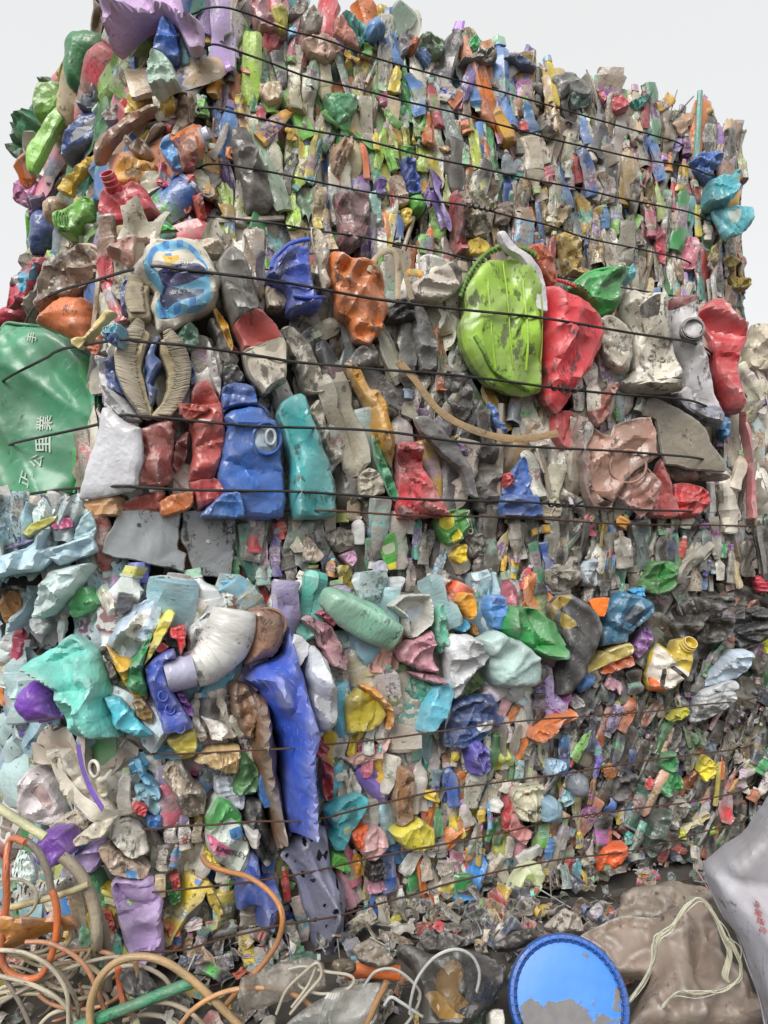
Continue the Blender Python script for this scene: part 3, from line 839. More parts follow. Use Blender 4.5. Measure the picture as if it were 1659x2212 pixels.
def fill(b, wid, ln, layers, dirt, ang_sd=14, zmax_fn=None, out_sd=.012):
    """pack pieces over the faces of a bale, back layer first; width along the wall and length up it in metres"""
    Q = b.len[-1]
    polys = [(p, o_, (min(q[0] for q in p), max(q[0] for q in p), min(q[1] for q in p), max(q[1] for q in p))) for p, o_ in b.polys]
    for li, (off, cover) in enumerate(layers):
        z = b.z0 + ln * .30
        row = 0
        while z < b.z1 + .02:
            q = R.uniform(0, wid)
            while q < Q:
                k = R.uniform(.7, 1.45); kind = pick_kind() if li else 'back_piece'
                p, n = b.at(q); zf, lean, zd = zone(b, *project((p.x, p.y, z)))
                if li: k *= zf
                w_, l_ = wid * k * R.uniform(.8, 1.2), ln * k * R.uniform(.75, 1.25)
                if zf > 1.4 and li: l_ *= .8; w_ *= 1.15
                if kind == 'plastic_flap' and zf > 1.2: l_ /= zf * .9; w_ /= zf * .9
                if kind == 'bottle_cap': w_, l_ = wid * .6, wid * .6 * .6
                if kind == 'plastic_rod': w_ *= .35
                if kind == 'plastic_flap': w_ *= 1.2
                zz = z + R.gauss(0, ln * .22)
                zz = min(max(zz, b.z0 + l_ * .42), b.z1 - l_ * .25)
                pos = Vector((p.x, p.y, zz)) + Vector(n) * (off + R.gauss(0, out_sd))
                q += w_ * cover * R.uniform(.75, 1.15)
                x, y = project(pos)
                if x < -160 or x > 1830 or y < -160: 
                    if li > 0: continue
                hit = False
                for poly, po, bb in polys:
                    if bb[0] < x < bb[1] and bb[2] < y < bb[3] and po + .005 >= off - .03 and inside(poly, x, y): hit = True; break
                if hit: continue
                col = pick_colour(b, x, y)
                a = math.radians(R.gauss(lean, ang_sd * (1.6 if zf > 1.4 else 1))) + (math.pi if R.random() < .5 else 0)
                if R.random() < .10: a = math.radians(R.uniform(-80, 80))
                m = piece_matrix(pos, Vector(n), a, w_, w_ * R.uniform(.75, 1.1), l_, R.gauss(0, .30), R.gauss(0, .09))
                d = min(1, max(0, R.gauss(dirt + zd, .2)))
                b.pile.add(kind, m, col, d, w_ * l_ / pos.y ** 2 + (.004 if li == len(layers) - 1 else 0))
            z += ln * .62; row += 1

# ------------------------------------------------------------------ tie wires
def surface_height(dg, base, n, reach=.22):
    """how far out of the bale face the waste stands at a place"""
    ok, loc, *_r = SC.ray_cast(dg, base + n * reach, -n, distance=reach + .06)
    return (loc - base).dot(n) if ok else -.02
def upper_hull(xs, hs):
    st = []
    for p in zip(xs, hs):
        while len(st) >= 2 and (st[-1][0] - st[-2][0]) * (p[1] - st[-2][1]) - (st[-1][1] - st[-2][1]) * (p[0] - st[-2][0]) >= 0: st.pop()
        st.append(p)
    return np.interp(xs, [q[0] for q in st], [q[1] for q in st])
def wire(b, ys, mat, x0, x1, r=.0034, x_ref=440, knot=(), press=.002, name='tie_wire'):
    """a taut wire round the bale at the height seen at column x_ref, drawn tight over the bumps of the waste"""
    dg = bpy.context.evaluated_depsgraph_get()
    for wi, y in enumerate(ys):
        z = b.hit(x_ref, y).z
        runs = {}
        x = x0
        while x <= x1:
            runs.setdefault(b.seg(x), []).append(x); x += 9
        pts = []
        for sg in sorted(runs):
            base = []; hs = []; n = b.planes[sg].n
            for x in runs[sg]:
                h = b.planes[sg].hit(x, y); h.z = z + .004 * math.sin(x * .013 + wi * 2)
                base.append(h); hs.append(min(.17, surface_height(dg, h, n)))
            ss = [(q - base[0]).length for q in base]
            hs = np.array(hs) - press
            # taut over short spans only: waste gives way under the wire
            up = upper_hull(ss, hs); loc = np.convolve(np.pad(hs, 6, mode='edge'), np.ones(13) / 13, 'valid')
            k_ = 22; win = np.array([upper_hull(ss[max(0, i - k_):i + k_ + 1], hs[max(0, i - k_):i + k_ + 1])[min(i, k_)] for i in range(len(hs))])
            up = np.convolve(np.pad(np.maximum(win, up * .5 + loc * .5), 4, mode='edge'), np.ones(9) / 9, 'valid')
            for k in range(0, len(base), 3): pts.append(base[k] + n * float(up[k] + r))
        for e in range(6):      # the ends dive into the waste
            d_ = .17 * (1 - e / 6) ** 1.6
            pts[e] = pts[e] - b.frame(x0, 0).n * d_; pts[-1 - e] = pts[-1 - e] - b.frame(x1, 0).n * d_
        me = tube_mesh(name, pts, r, mat, n=6, sub=2)
        o = bpy.data.objects.new(name, me); link(o); o.parent = b.root; o.matrix_parent_inverse = b.root.matrix_world.inverted()
        for ki, kx in knot:
            if ki != wi: continue
            k = min(range(len(pts)), key=lambda i: abs(project(pts[i])[0] - kx))
            t = b.frame(kx, 0).t; n = b.frame(kx, 0).n; c = pts[k] + n * .003
            kp = []
            for i in range(30):
                f = i / 29; a = f * 9 * math.pi; rr = r * 2.2
                kp.append(c + t * ((f - .5) * .12) + n * (math.cos(a) * rr + .002) + Vector((0, 0, math.sin(a) * rr)))
            kp.append(kp[-1] + t * .02 + n * .02 + Vector((0, 0, .014)))
            kk = bpy.data.objects.new('wire_twist', tube_mesh('wire_twist', kp, r * .85, mat, n=5, sub=2)); link(kk)
            kk.parent = o; kk.matrix_parent_inverse = o.matrix_world.inverted()
# ------------------------------------------------------------------ traced pieces: outlines read off enlarged parts of the photograph
TILE = {'T1': (0, 0), 'T2': (537.6, 0), 'T3': (1044.5, 76.8), 'T4': (0, 491.5), 'T5': (537.6, 491.5), 'T6': (1044.5, 491.5),
        'B1': (0, 1098.2), 'B2': (537.6, 1098.2), 'B3': (1044.5, 1098.2), 'B4': (0, 1612.8), 'B5': (537.6, 1612.8), 'B6': (1044.5, 1612.8)}
ZS = 0.37034
def tp(tile, x, y):
    o = TILE[tile]; return (o[0] + x * ZS, o[1] + y * ZS)
def parse_poly(tile, s):
    return [tp(tile, *map(float, q.split(','))) for q in s.split()]
def near_plane(d, n=(0, -.8, .6), y=2100, x=CX):
    return Plane(unproject(x, y, d), n)
HEAP = Plane(unproject(CX, 2070, 1.66), (0, -.45, .89))
SURF = {'top': B_TOP, 'bkt': B_BKT, 'str': B_STR, 'low': B_LOW, 'side': B_SIDE, 'heap': HEAP,
        'lawn': Plane(unproject(CX, 2100, 1.55), (0, -.8, .6)), 'sack': Plane(unproject(1560, 2000, 1.50), (-.45, -.85, .25)),
        'blue': Plane(unproject(1228, 2160, 1.47), (-.12, -.86, .50))}
PRE = {
 'bag':   dict(H=.016, T=.04, crease=1.2, folds=5, edge=.28, mat=M_SOFT),
 'sheet': dict(H=.008, T=.012, crease=.9, folds=4, edge=.25, mat=M_HERO),
 'jug':   dict(H=.020, T=.05, crease=.62, folds=4, edge=.25, mat=M_HERO),
 'dome':  dict(H=.045, T=.05, crease=.31, folds=1, edge=.95, mat=M_HERO),
 'board': dict(H=.010, T=.02, crease=.16, folds=1, edge=.12, sharp=.85, mat=M_HERO),
 'cloth': dict(H=.028, T=.05, crease=.75, folds=8, edge=.5, mat=M_SOFT),
 'metal': dict(H=.006, T=.012, crease=.10, folds=2, edge=.06, sharp=.97, mat=M_METAL),
 'film':  dict(H=.035, T=.03, crease=1.3, folds=5, edge=.6, mat=M_FILM),
 'woven': dict(H=.06, T=.08, crease=.55, folds=3, edge=.7, mat=M_WOVEN),
}
NAMED = {}
TRACE_N = 0
def trace(block):
    """lines:  @ tile surface   or   preset name hex opts | outline | label | category   or   > hex | outline (print or painted mouth shade on the last)"""
    global TRACE_N
    lines = [l.strip() for l in block.strip().splitlines() if l.strip() and not l.strip().startswith('#')]
    tile = surf = None; todo = []
    for l in lines:
        if l.startswith('@'):
            _, tile, sname = l.split(); surf = SURF[sname]; continue
        if l.startswith('>'):
            h, pl = l[1:].split('|'); todo[-1][-1].append((parse_poly(tile, pl), h.strip())); continue
        f = [q.strip() for q in l.split('|')]
        todo.append((tile, surf, f, []))
    for tile, surf, f, prints in todo:
        hd = f[0].split(); pre, name, hx = hd[:3]
        kw = dict(PRE[pre]); kw['off'] = .018 + (TRACE_N % 5) * .003; kw['dirt'] = .30
        for o in hd[3:]:
            k, v = o.split('=')
            kw[{'d': 'dirt', 'o': 'off', 'c': 'crease', 'f': 'folds', 'a': 'fold_dir', 's': 'sharp', 'e': 'edge', 'r': 'res', 'h': 'hollow', 'n': 'holes', 'j': 'rough_edge'}.get(k, k)] = float(v)
        kw['folds'] = int(kw['folds']); kw['res'] = max(27, kw.get('res', 22) * 1.35) if len(f) > 2 else 21
        if kw['H'] > PRE[pre]['H']: kw['H'] = PRE[pre]['H'] + (kw['H'] - PRE[pre]['H']) * .5
        if prints: kw['res'] = max(kw['res'], 22)
        TRACE_N += 1
        kw['dirt'] = min(1.0, kw['dirt'] * .9 + .12)
        label = f[2] if len(f) > 2 else None
        if label: name = f[3].replace(' ', '_')
        o = relief(name, surf, parse_poly(tile, f[1]), hexc(hx), prints=prints, seed=TRACE_N * 13 + 5,
                   parent=None if label else getattr(surf, 'root', None), **kw)
        if label: tag(o, label, f[3])
        NAMED[name + '@' + tile + '@' + f[1].split()[0]] = o
        LAST[0] = o
LAST = [None]
def last(): return LAST[0]

def sticks(block):
    """lines:  @ tile surface   or   kind hex x1,y1 x2,y2 width [dirt]  : library pieces laid along an axis (second end is the cap end)"""
    tile = surf = None
    for l in block.strip().splitlines():
        l = l.strip()
        if not l: continue
        if l.startswith('@'):
            _, tile, sname = l.split(); surf = SURF[sname]; continue
        q = l.split(); kind, hx = q[:2]
        a = tp(tile, *map(float, q[2].split(','))); b = tp(tile, *map(float, q[3].split(','))); w_ = float(q[4]) * ZS
        d = float(q[5]) if len(q) > 5 else .35
        fr = surf.frame((a[0] + b[0]) / 2, 0)
        A, B = fr.hit(*a, .028), fr.hit(*b, .028)
        W = w_ / F_PX * ((A + B) / 2).y
        v = B - A; L = v.length
        ang = math.atan2(v.dot(fr.t), v.dot(fr.u))
        th = W * (.95 if kind in ('plastic_rod', 'bottle_cap') else .85)
        m = piece_matrix((A + B) / 2, fr.n, ang, W, th, L, R.gauss(0, .2), R.gauss(0, .05))
        surf.pile.add(kind, m, hexc(hx), d, 1, force=True)
        nx, ny = (b[1] - a[1]), -(b[0] - a[0]); ll = math.hypot(nx, ny) or 1; nx, ny = nx / ll * w_ * .42, ny / ll * w_ * .42
        surf.polys.append(([(a[0] + nx, a[1] + ny), (b[0] + nx, b[1] + ny), (b[0] - nx, b[1] - ny), (a[0] - nx, a[1] - ny)], .01))

def surf_pos(o, x, z, lift):
    Q, Z, fr, O, size = INFO[o.name]
    d = ((Q - np.array([x, z])) ** 2).sum(1); k = np.argsort(d)[:4]; w_ = 1 / (d[k] + 1e-7)
    y = (Z[k] * w_).sum() / w_.sum() + lift
    return fr, O + fr.t * x + fr.u * z + fr.n * float(y)
def on(o, tile, x, y, lift=.0):
    """world point on the surface of a traced thing at a picture place"""
    Q, Z, fr, O, size = INFO[o.name]
    px, py = tp(tile, x, y); h = fr.hit(px, py, 0); q = h - O
    return surf_pos(o, q.dot(fr.t), q.dot(fr.u), lift)[1]
def add_tube(o, name, tile, pts, r_px, hx, lift=.004, closed=False, flat=1.0, mat=None, dirt=.3, n=8, sub=5):
    P = [on(o, tile, x, y, lift) for x, y in pts]
    r = r_px * ZS / F_PX * P[0].y
    me = tube_mesh(name, P, r, mat or M_TUBE, n=n, sub=sub, closed=closed, flat=flat)
    return child_mesh(name, me, o, hexc(hx), dirt)
def add_ring(o, name, tile, cx, cy, rx, ry, r_px, hx, lift=.004, dirt=.3):
    pts = [(cx + rx * math.cos(t), cy + ry * math.sin(t)) for t in np.linspace(0, 2 * math.pi, 14, endpoint=False)]
    P = [on(o, tile, x, y, 0) for x, y in pts]
    mid = sum(P, Vector()) / len(P); fr = INFO[o.name][2]
    top = max((p - mid).dot(fr.n) for p in P)
    P = [p + fr.n * ((mid - p).dot(fr.n) + lift) for p in P]
    r = r_px * ZS / F_PX * mid.y
    return child_mesh(name, tube_mesh(name, P, r, M_TUBE, n=8, sub=3, closed=True), o, hexc(hx), dirt)
def add_neck(o, name, tile, cx, cy, r_px, hx, depth=.03, tilt=(0, 0), hole='#2a1014', dirt=.2):
    """a round open neck standing out of a thing: wall with thread rings and a dark hollow"""
    c = on(o, tile, cx, cy, 0); fr = INFO[o.name][2]
    r = r_px * ZS / F_PX * c.y
    ax = (fr.n + fr.t * tilt[0] + fr.u * tilt[1]).normalized(); a = ax.orthogonal().normalized(); b = ax.cross(a)
    prof = [(1.05, -.6), (1.05, .1), (1.16, .14), (1.16, .24), (1.02, .28), (1.02, .5), (1.12, .54), (1.12, .62), (1.0, .66), (1.0, 1.0), (.84, 1.0), (.80, -.2), (0.01, -.2)]
    n = 20; V, F = [], []
    for rr, hh in prof:
        for k in range(n):
            t = 2 * math.pi * k / n; V.append(tuple(c + (a * math.cos(t) + b * math.sin(t)) * r * rr + ax * depth * hh))
    for i in range(len(prof) - 1):
        for k in range(n): F.append((i * n + k, i * n + (k + 1) % n, (i + 1) * n + (k + 1) % n, (i + 1) * n + k))
    return child_mesh(name, make_mesh(name, V, F, M_HERO, loc=np.array(V) * 6), o, hexc(hx), dirt)
def add_rim_ribs(o, tile, pts, hx, r_px=9, rib=26, every=.016, lift=.004):
    r_px *= .9; rib = r_px * 2.05
    """a lid's rolled rim with short ribs across it"""
    t_ = add_tube(o, 'rim', tile, pts, r_px, hx, lift, dirt=.2)
    P = [on(o, tile, x, y, lift) for x, y in pts]; fr = INFO[o.name][2]
    acc = 0
    for a, b in zip(P, P[1:]):
        L = (b - a).length; k = every - acc
        while k < L:
            p = a.lerp(b, k / L); tg = (b - a).normalized(); side = tg.cross(fr.n).normalized()
            hl = rib * ZS / F_PX * p.y * .5; hw = .0016
            V = [p + side * sx * hl + tg * st * hw + fr.n * sn * (r_px * ZS / F_PX * p.y * 1.08) for sx in (-1, 1) for st in (-1, 1) for sn in (-.4, 1)]
            F = [(0, 1, 3, 2), (4, 6, 7, 5), (0, 4, 5, 1), (2, 3, 7, 6), (0, 2, 6, 4), (1, 5, 7, 3)]
            rb = child_mesh('rib', make_mesh('rib', [tuple(v) for v in V], F, M_TUBE, sharp=None), t_, hexc(hx), .2)
            k += every
        acc = (L - (k - every))
FONTN = [0]
def add_text(o, name, tile, cx, cy, h_px, ang, txt, hx, lift=.0025, bold=0.0):
    """lettering printed on a traced thing, bent onto its surface; ang in degrees turns it in the face"""
    cu = bpy.data.curves.new(name, 'FONT'); cu.body = txt; cu.size = 1.0; cu.align_x = 'CENTER'; cu.align_y = 'CENTER'; cu.offset = bold; cu.resolution_u = 3
    tmp = bpy.data.objects.new(name, cu); link(tmp)
    dg = bpy.context.evaluated_depsgraph_get(); me0 = bpy.data.meshes.new_from_object(tmp.evaluated_get(dg))
    bpy.data.objects.remove(tmp)
    c = on(o, tile, cx, cy, 0); Q, Z, fr, O, size = INFO[o.name]
    s_ = h_px * ZS / F_PX * c.y; q = c - O; x0, z0 = q.dot(fr.t), q.dot(fr.u); a = math.radians(ang)
    V = []
    for v in me0.vertices:
        x, y = v.co.x * s_, v.co.y * s_
        V.append(tuple(surf_pos(o, x0 + x * math.cos(a) - y * math.sin(a), z0 + x * math.sin(a) + y * math.cos(a), lift)[1]))
    F = [tuple(p.vertices) for p in me0.polygons]
    if not F: return None
    me = make_mesh(name, V, F, M_PRINT, sharp=None)
    return child_mesh(name, me, o, hexc(hx), .45)

def solid_tube(surf, name, tile, pts, radii, hx, label, cat, off=.06, dirt=.3, flat=1.0, n=18, mat=None, bumps=.03, parent=None, square=0.0):
    """a round hollow-looking body along a traced axis; radii in picture units of the tile at each point"""
    P, rr = [], []
    for (x, y), r_ in zip(pts, radii):
        X, Y = tp(tile, x, y); p = surf.frame(X, Y).hit(X, Y, off); P.append(p); rr.append(r_ * ZS / F_PX * p.y)
    tp_ = [(i / (len(rr) - 1), q / max(rr)) for i, q in enumerate(rr)]
    me = tube_mesh(name, P, max(rr), mat or M_HERO, n=n, sub=8, taper=tp_, flat=flat)
    if square:
        k = len(me.vertices) // n; co = np.array([v.co for v in me.vertices]).reshape(k, n, 3); ctr = co.mean(1, keepdims=True)
        th = 2 * math.pi * np.arange(n) / n + .6; f_ = (np.abs(np.cos(th)) ** 6 + np.abs(np.sin(th)) ** 6) ** (-1 / 6)
        co = ctr + (co - ctr) * (1 - square + square * f_)[None, :, None]; me.vertices.foreach_set('co', co.astype(np.float32).ravel()); me.update()
    rng = np.random.default_rng(len(label or name) + int(pts[0][0])); co = np.array([v.co for v in me.vertices]); nz = Noise(rng, 3, 8, 9.0)
    nr = np.array([v.normal for v in me.vertices]); co = co + nr * (nz(co)[:, None] * max(rr) * bumps - np.clip(nz(co[:, [1, 2, 0]] * .6) - .6, 0, 1)[:, None] * max(rr) * bumps * 6)
    me.vertices.foreach_set('co', co.astype(np.float32).ravel()); me.update()
    if parent is not None: return child_mesh(name, me, parent, hexc(hx), dirt)
    o = bpy.data.objects.new(name, me); link(o); o.color = (*hexc(hx), dirt)
    if label: tag(o, label, cat)
    surf.polys.append(([tp(tile, pts[0][0] - radii[0], pts[0][1]), tp(tile, pts[0][0] + radii[0], pts[0][1]), tp(tile, pts[-1][0] + radii[-1], pts[-1][1]), tp(tile, pts[-1][0] - radii[-1], pts[-1][1])], .05)) if isinstance(surf, Bale) else None
    return o
# ================================================================== bale of crushed buckets
trace('''
@ T4 bkt
jug brown_bucket 86705f d=.7 o=.03 H=.05 r=24 c=.8 | 222,460 240,330 300,220 380,160 480,112 540,130 660,210 722,300 712,370 600,330 480,380 400,440 330,425 250,500 | big dirty brown crushed bucket with a cream rim above the orange bucket | bucket
> c9bba6 | 540,132 600,150 680,220 718,300 708,366 690,300 620,215
''')
add_tube(last(), 'rim', 'T4', [(500, 120), (580, 140), (660, 212), (705, 290), (708, 350)], 12, '#c9bba6', .006)
trace('''
@ T4 bkt
bag cloth_strip 746f6b d=.4 o=.01 | 165,545 190,430 240,330 260,240 290,260 240,400 220,500 200,560
bag printed_bag b8465a d=.3 o=.03 | 40,465 60,330 120,250 230,190 310,190 280,260 230,300 200,400 170,455 100,440 | red and light blue crisp bag at the left edge above the green bin | snack bag
> 5a9ab8 | 72,322 130,262 180,245 170,300 230,245 258,245 228,305 208,335 190,398 150,398 130,360
> d8c8c0 | 95,310 125,290 140,340 110,360
dome red_basin b4344c d=.25 o=.03 | -60,520 60,470 130,440 168,460 150,560 30,600 -60,640 | deep red basin at the left edge just above the green bin | basin
dome orange_bucket d67846 d=.35 o=.05 H=.07 | 228,565 300,470 380,420 500,415 540,480 562,600 540,690 480,690 400,640 300,600 | orange crushed bucket resting on the top of the green bin | bucket
sheet crumpled_piece c4653c d=.25 | 500,690 540,690 600,620 600,700 570,745 540,740
sheet bent_strap d8c27a d=.15 o=.085 H=.012 c=.3 s=.8 | 418,655 460,640 500,640 560,560 630,478 682,500 600,572 540,645 470,712 430,690 | zigzag cream yellow plastic strap lying across the orange bucket | strap
jug green_bin 4b9670 d=.22 o=.03 H=.03 r=38 c=.42 f=4 a=35 | -40,760 10,600 40,555 110,560 230,570 330,610 440,680 545,750 590,790 602,880 575,1150 520,1330 440,1560 370,1640 200,1690 -60,1690 | large crumpled green wheelie bin with white characters at the left | wheelie bin
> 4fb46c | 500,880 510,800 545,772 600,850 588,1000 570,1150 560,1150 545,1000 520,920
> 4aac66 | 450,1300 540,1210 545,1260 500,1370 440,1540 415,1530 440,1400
''')
BIN = last()
for ch, x, y, h, a in (('手', 245, 672, 62, 78), ('業', 292, 1150, 96, 92), ('里', 290, 1275, 104, 90), ('公', 250, 1370, 80, 80), ('正', 200, 1480, 92, 66), ('力', 50, 1600, 150, 20)):
    add_text(BIN, 'white_character', 'T4', x, y, h, a, ch, '#cfe0d4', .004, .01)
add_tube(BIN, 'rim', 'T4', [(15, 600), (45, 560), (115, 566), (230, 578), (330, 620), (440, 690), (545, 760)], 9, '#4f9c76', .003)
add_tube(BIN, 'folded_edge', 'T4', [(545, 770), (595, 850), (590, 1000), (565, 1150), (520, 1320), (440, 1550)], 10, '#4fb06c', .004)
trace('''
@ T4 bkt
jug striped_tub cfc9bb d=.22 o=.045 H=.04 r=30 c=.7 | 785,240 840,130 920,72 1040,60 1150,90 1210,160 1290,310 1302,350 1250,480 1100,560 1000,600 920,612 900,540 870,470 900,390 830,330 790,290 | crumpled white tub with a blue striped print and a yellow food picture | food tub
> 66b2d6 | 836,262 860,182 900,122 980,95 1080,108 1150,160 1190,240 1212,330 1222,460 1150,512 930,552 905,480 935,400 862,322
> 3f84c8 | 868,178 900,128 925,150 890,200 880,280 862,250
> 3f84c8 | 950,100 985,95 985,140 955,145
> 3f84c8 | 1030,98 1066,102 1060,142 1030,140
> 3f84c8 | 1100,120 1140,152 1125,180 1095,150
> 3f84c8 | 1160,200 1190,250 1200,300 1185,290 1150,220
> 3f84c8 | 930,500 965,490 970,540 932,548
> 3f84c8 | 1010,480 1050,465 1050,520 1015,528
> 3f84c8 | 1095,445 1135,430 1135,490 1100,505
> d2cdc0 | 886,255 900,195 932,162 1080,152 1130,190 1180,262 1185,300 930,292
> 35386e | 920,292 962,266 1000,276 1070,246 1150,252 1192,305 1180,335 1090,362 950,372
> 3a4268 | 930,445 958,372 1000,372 1070,395 1180,400 1170,430 1040,465 960,490
> d8b040 | 945,202 960,186 1000,196 1040,186 1042,216 1015,246 972,260 956,230
> 5f8fbc | 962,178 995,172 1000,194 965,198
''')
TUB = last()
add_text(TUB, 'print_lettering', 'T4', 1075, 292, 40, -6, '用户', '#d8d4cc', .003)
add_text(TUB, 'print_lettering', 'T4', 1000, 315, 44, -4, '焙', '#d8d4cc', .003)
add_text(TUB, 'print_lettering', 'T4', 1040, 440, 40, 22, 'ab·g千g', '#c8c8b8', .003)
trace('''
@ T4 bkt
jug brush_frame 345898 d=.3 o=.03 | 705,480 705,360 735,312 762,322 745,400 745,500
jug brush_frame 345898 d=.3 o=.03 | 628,880 640,770 682,760 692,880 720,980 650,945
jug brush_frame 345898 d=.3 o=.03 | 1070,740 1115,790 1140,860 1135,930 1108,930 1090,850
''')
def brush(tile, inner, outer, label, bristle='#b3a27c'):
    """scrubbing-brush head: oval blue back, a pad and rows of splayed bristles"""
    poly = inner + outer[::-1]
    px = [tp(tile, *p) for p in poly]
    o = relief('brush_head', B_BKT, px, hexc('#a8966e'), H=.018, T=.03, crease=.2, folds=1, off=.05, dirt=.35, mat=M_SOFT, edge=.3, sharp=.2)
    tag(o, label, 'brush')
    def samp(P, t):
        k = t * (len(P) - 1); i = min(int(k), len(P) - 2); f = k - i
        return (P[i][0] * (1 - f) + P[i + 1][0] * f, P[i][1] * (1 - f) + P[i + 1][1] * f)
    fr = INFO[o.name][2]; N = 70
    V, F = [], []
    rng = random.Random(5)
    cols = {0: [], 1: []}
    for layer in range(2):
        for i in range(N):
            t = (i + rng.uniform(-.3, .3)) / (N - 1); t = min(max(t, 0), 1)
            a = samp(inner, t); b = samp(outer, min(1, max(0, t + rng.gauss(0, .006))))
            s0 = .30 + .18 * layer + rng.uniform(-.05, .05)
            p0 = (a[0] + (b[0] - a[0]) * s0, a[1] + (b[1] - a[1]) * s0); p1 = (a[0] + (b[0] - a[0]) * 1.05, a[1] + (b[1] - a[1]) * 1.05)
            A = on(o, tile, *p0, .003); Bq = on(o, tile, *p1, 0.010)
            base = len(V); tg = (Bq - A); sd = tg.cross(fr.n).normalized()
            w0, w1 = .0022, .0030
            for q, ww in ((A, w0), (A.lerp(Bq, .6) + fr.n * .004, w1), (Bq, w1 * .7)):
                V += [tuple(q - sd * ww), tuple(q + fr.n * .004), tuple(q + sd * ww)]
            for s_ in (0, 3):
                k = base + s_; F += [(k, k + 1, k + 4, k + 3), (k + 1, k + 2, k + 5, k + 4)]
    me = make_mesh('bristles', V, F, M_SOFT, sharp=None)
    c = child_mesh('bristles', me, o, hexc(bristle), .5); c['kind'] = 'stuff'
    me2 = tube_mesh('brush_back', [on(o, tile, *p, -.012) for p in outer], .006, M_HERO, n=6, sub=3)
    child_mesh('brush_back', me2, o, hexc('#31569a'), .3)
    return o
brush('T4', [(860, 605), (882, 650), (850, 740), (838, 850), (862, 960), (890, 1060), (885, 1125)],
      [(800, 578), (750, 640), (700, 740), (680, 800), (690, 880), (740, 1000), (830, 1122)], 'left half of the beige bristle scrubbing brush pair beside the green bin')
brush('T4', [(930, 660), (925, 730), (955, 810), (978, 900), (945, 1010), (885, 1085), (890, 1115)],
      [(990, 638), (1050, 700), (1085, 780), (1102, 860), (1090, 960), (1040, 1070), (985, 1130)], 'right half of the beige bristle scrubbing brush pair beside the red pieces')
brush('T4', [(870, 350), (868, 400), (872, 450), (882, 500), (878, 545)], [(765, 335), (742, 400), (738, 450), (745, 500), (765, 548)], 'small beige bristle scrubbing brush under the blue striped tub')
trace('''
@ T4 bkt
bag crumpled_piece cfd0d4 d=.25 | 580,760 640,770 660,900 740,1020 800,1120 720,1135 620,1010
jug brush_frame 35589a d=.3 o=.05 | 842,760 900,652 938,655 905,740 940,810 885,920 922,935 908,1000 872,1068 862,1000 848,900
board white_board c6c7ce d=.12 o=.045 H=.03 e=.5 | 462,1580 500,1430 560,1250 600,1050 640,1050 720,1130 818,1172 832,1330 805,1500 760,1545 620,1575 500,1592 | smooth white moulded plastic panel right of the green bin | plastic board
jug maroon_bracket 883a36 d=.35 o=.055 s=.85 r=22 | 790,1180 830,1160 870,1150 990,1120 1022,1140 1012,1172 1022,1200 1000,1480 930,1520 790,1530 800,1430 850,1310 815,1290 800,1230 | maroon plastic bracket with scalloped edges right of the white panel | bracket
jug red_bucket b83a36 d=.3 o=.04 s=.6 r=24 c=.8 a=100 | 1110,960 1150,910 1210,890 1290,1010 1322,1150 1310,1260 1260,1460 1100,1480 1120,1330 1108,1180 | crushed red bucket with split sides left of the blue water bottle | bucket
sheet crumpled_piece ae3e30 d=.35 o=.07 s=.8 | 1035,1025 1220,1040 1200,1080 1090,1140 1050,1100
jug crumpled_piece a63a3a d=.4 o=.03 s=.6 | 1100,1485 1240,1460 1352,1490 1340,1530 1300,1580 1150,1655 1130,1570
bag crumpled_piece 863432 d=.3 | 1010,1260 1100,1190 1090,1340 1030,1430 1000,1390
jug bottle_lid 2c5eb0 d=.35 o=.055 | 1288,1000 1300,932 1380,905 1480,930 1502,1040 1400,1045 1300,1060
jug blue_bottle 2c64b8 d=.18 o=.045 H=.06 r=26 c=.35 | 1270,1440 1320,1180 1300,1120 1340,1060 1440,1040 1520,1062 1560,1110 1612,1140 1642,1300 1650,1690 1200,1690 1290,1560 | big crushed blue water bottle with a clear round port, lower left of centre | water bottle
> 9fb4c8 | 1455,1265 1475,1205 1525,1180 1580,1200 1600,1265 1580,1330 1525,1350 1475,1325
''')
BB = last()
add_ring(BB, 'port_ring', 'T4', 1527, 1266, 78, 88, 11, '#2458a8', .006)
add_ring(BB, 'port_lip', 'T4', 1545, 1262, 26, 42, 9, '#c4ced4', .010)
add_rim_ribs(BB, 'T4', [(1290, 1100), (1340, 1062), (1430, 1048), (1510, 1068), (1550, 1108)], '#2a5cae', 9, 30)
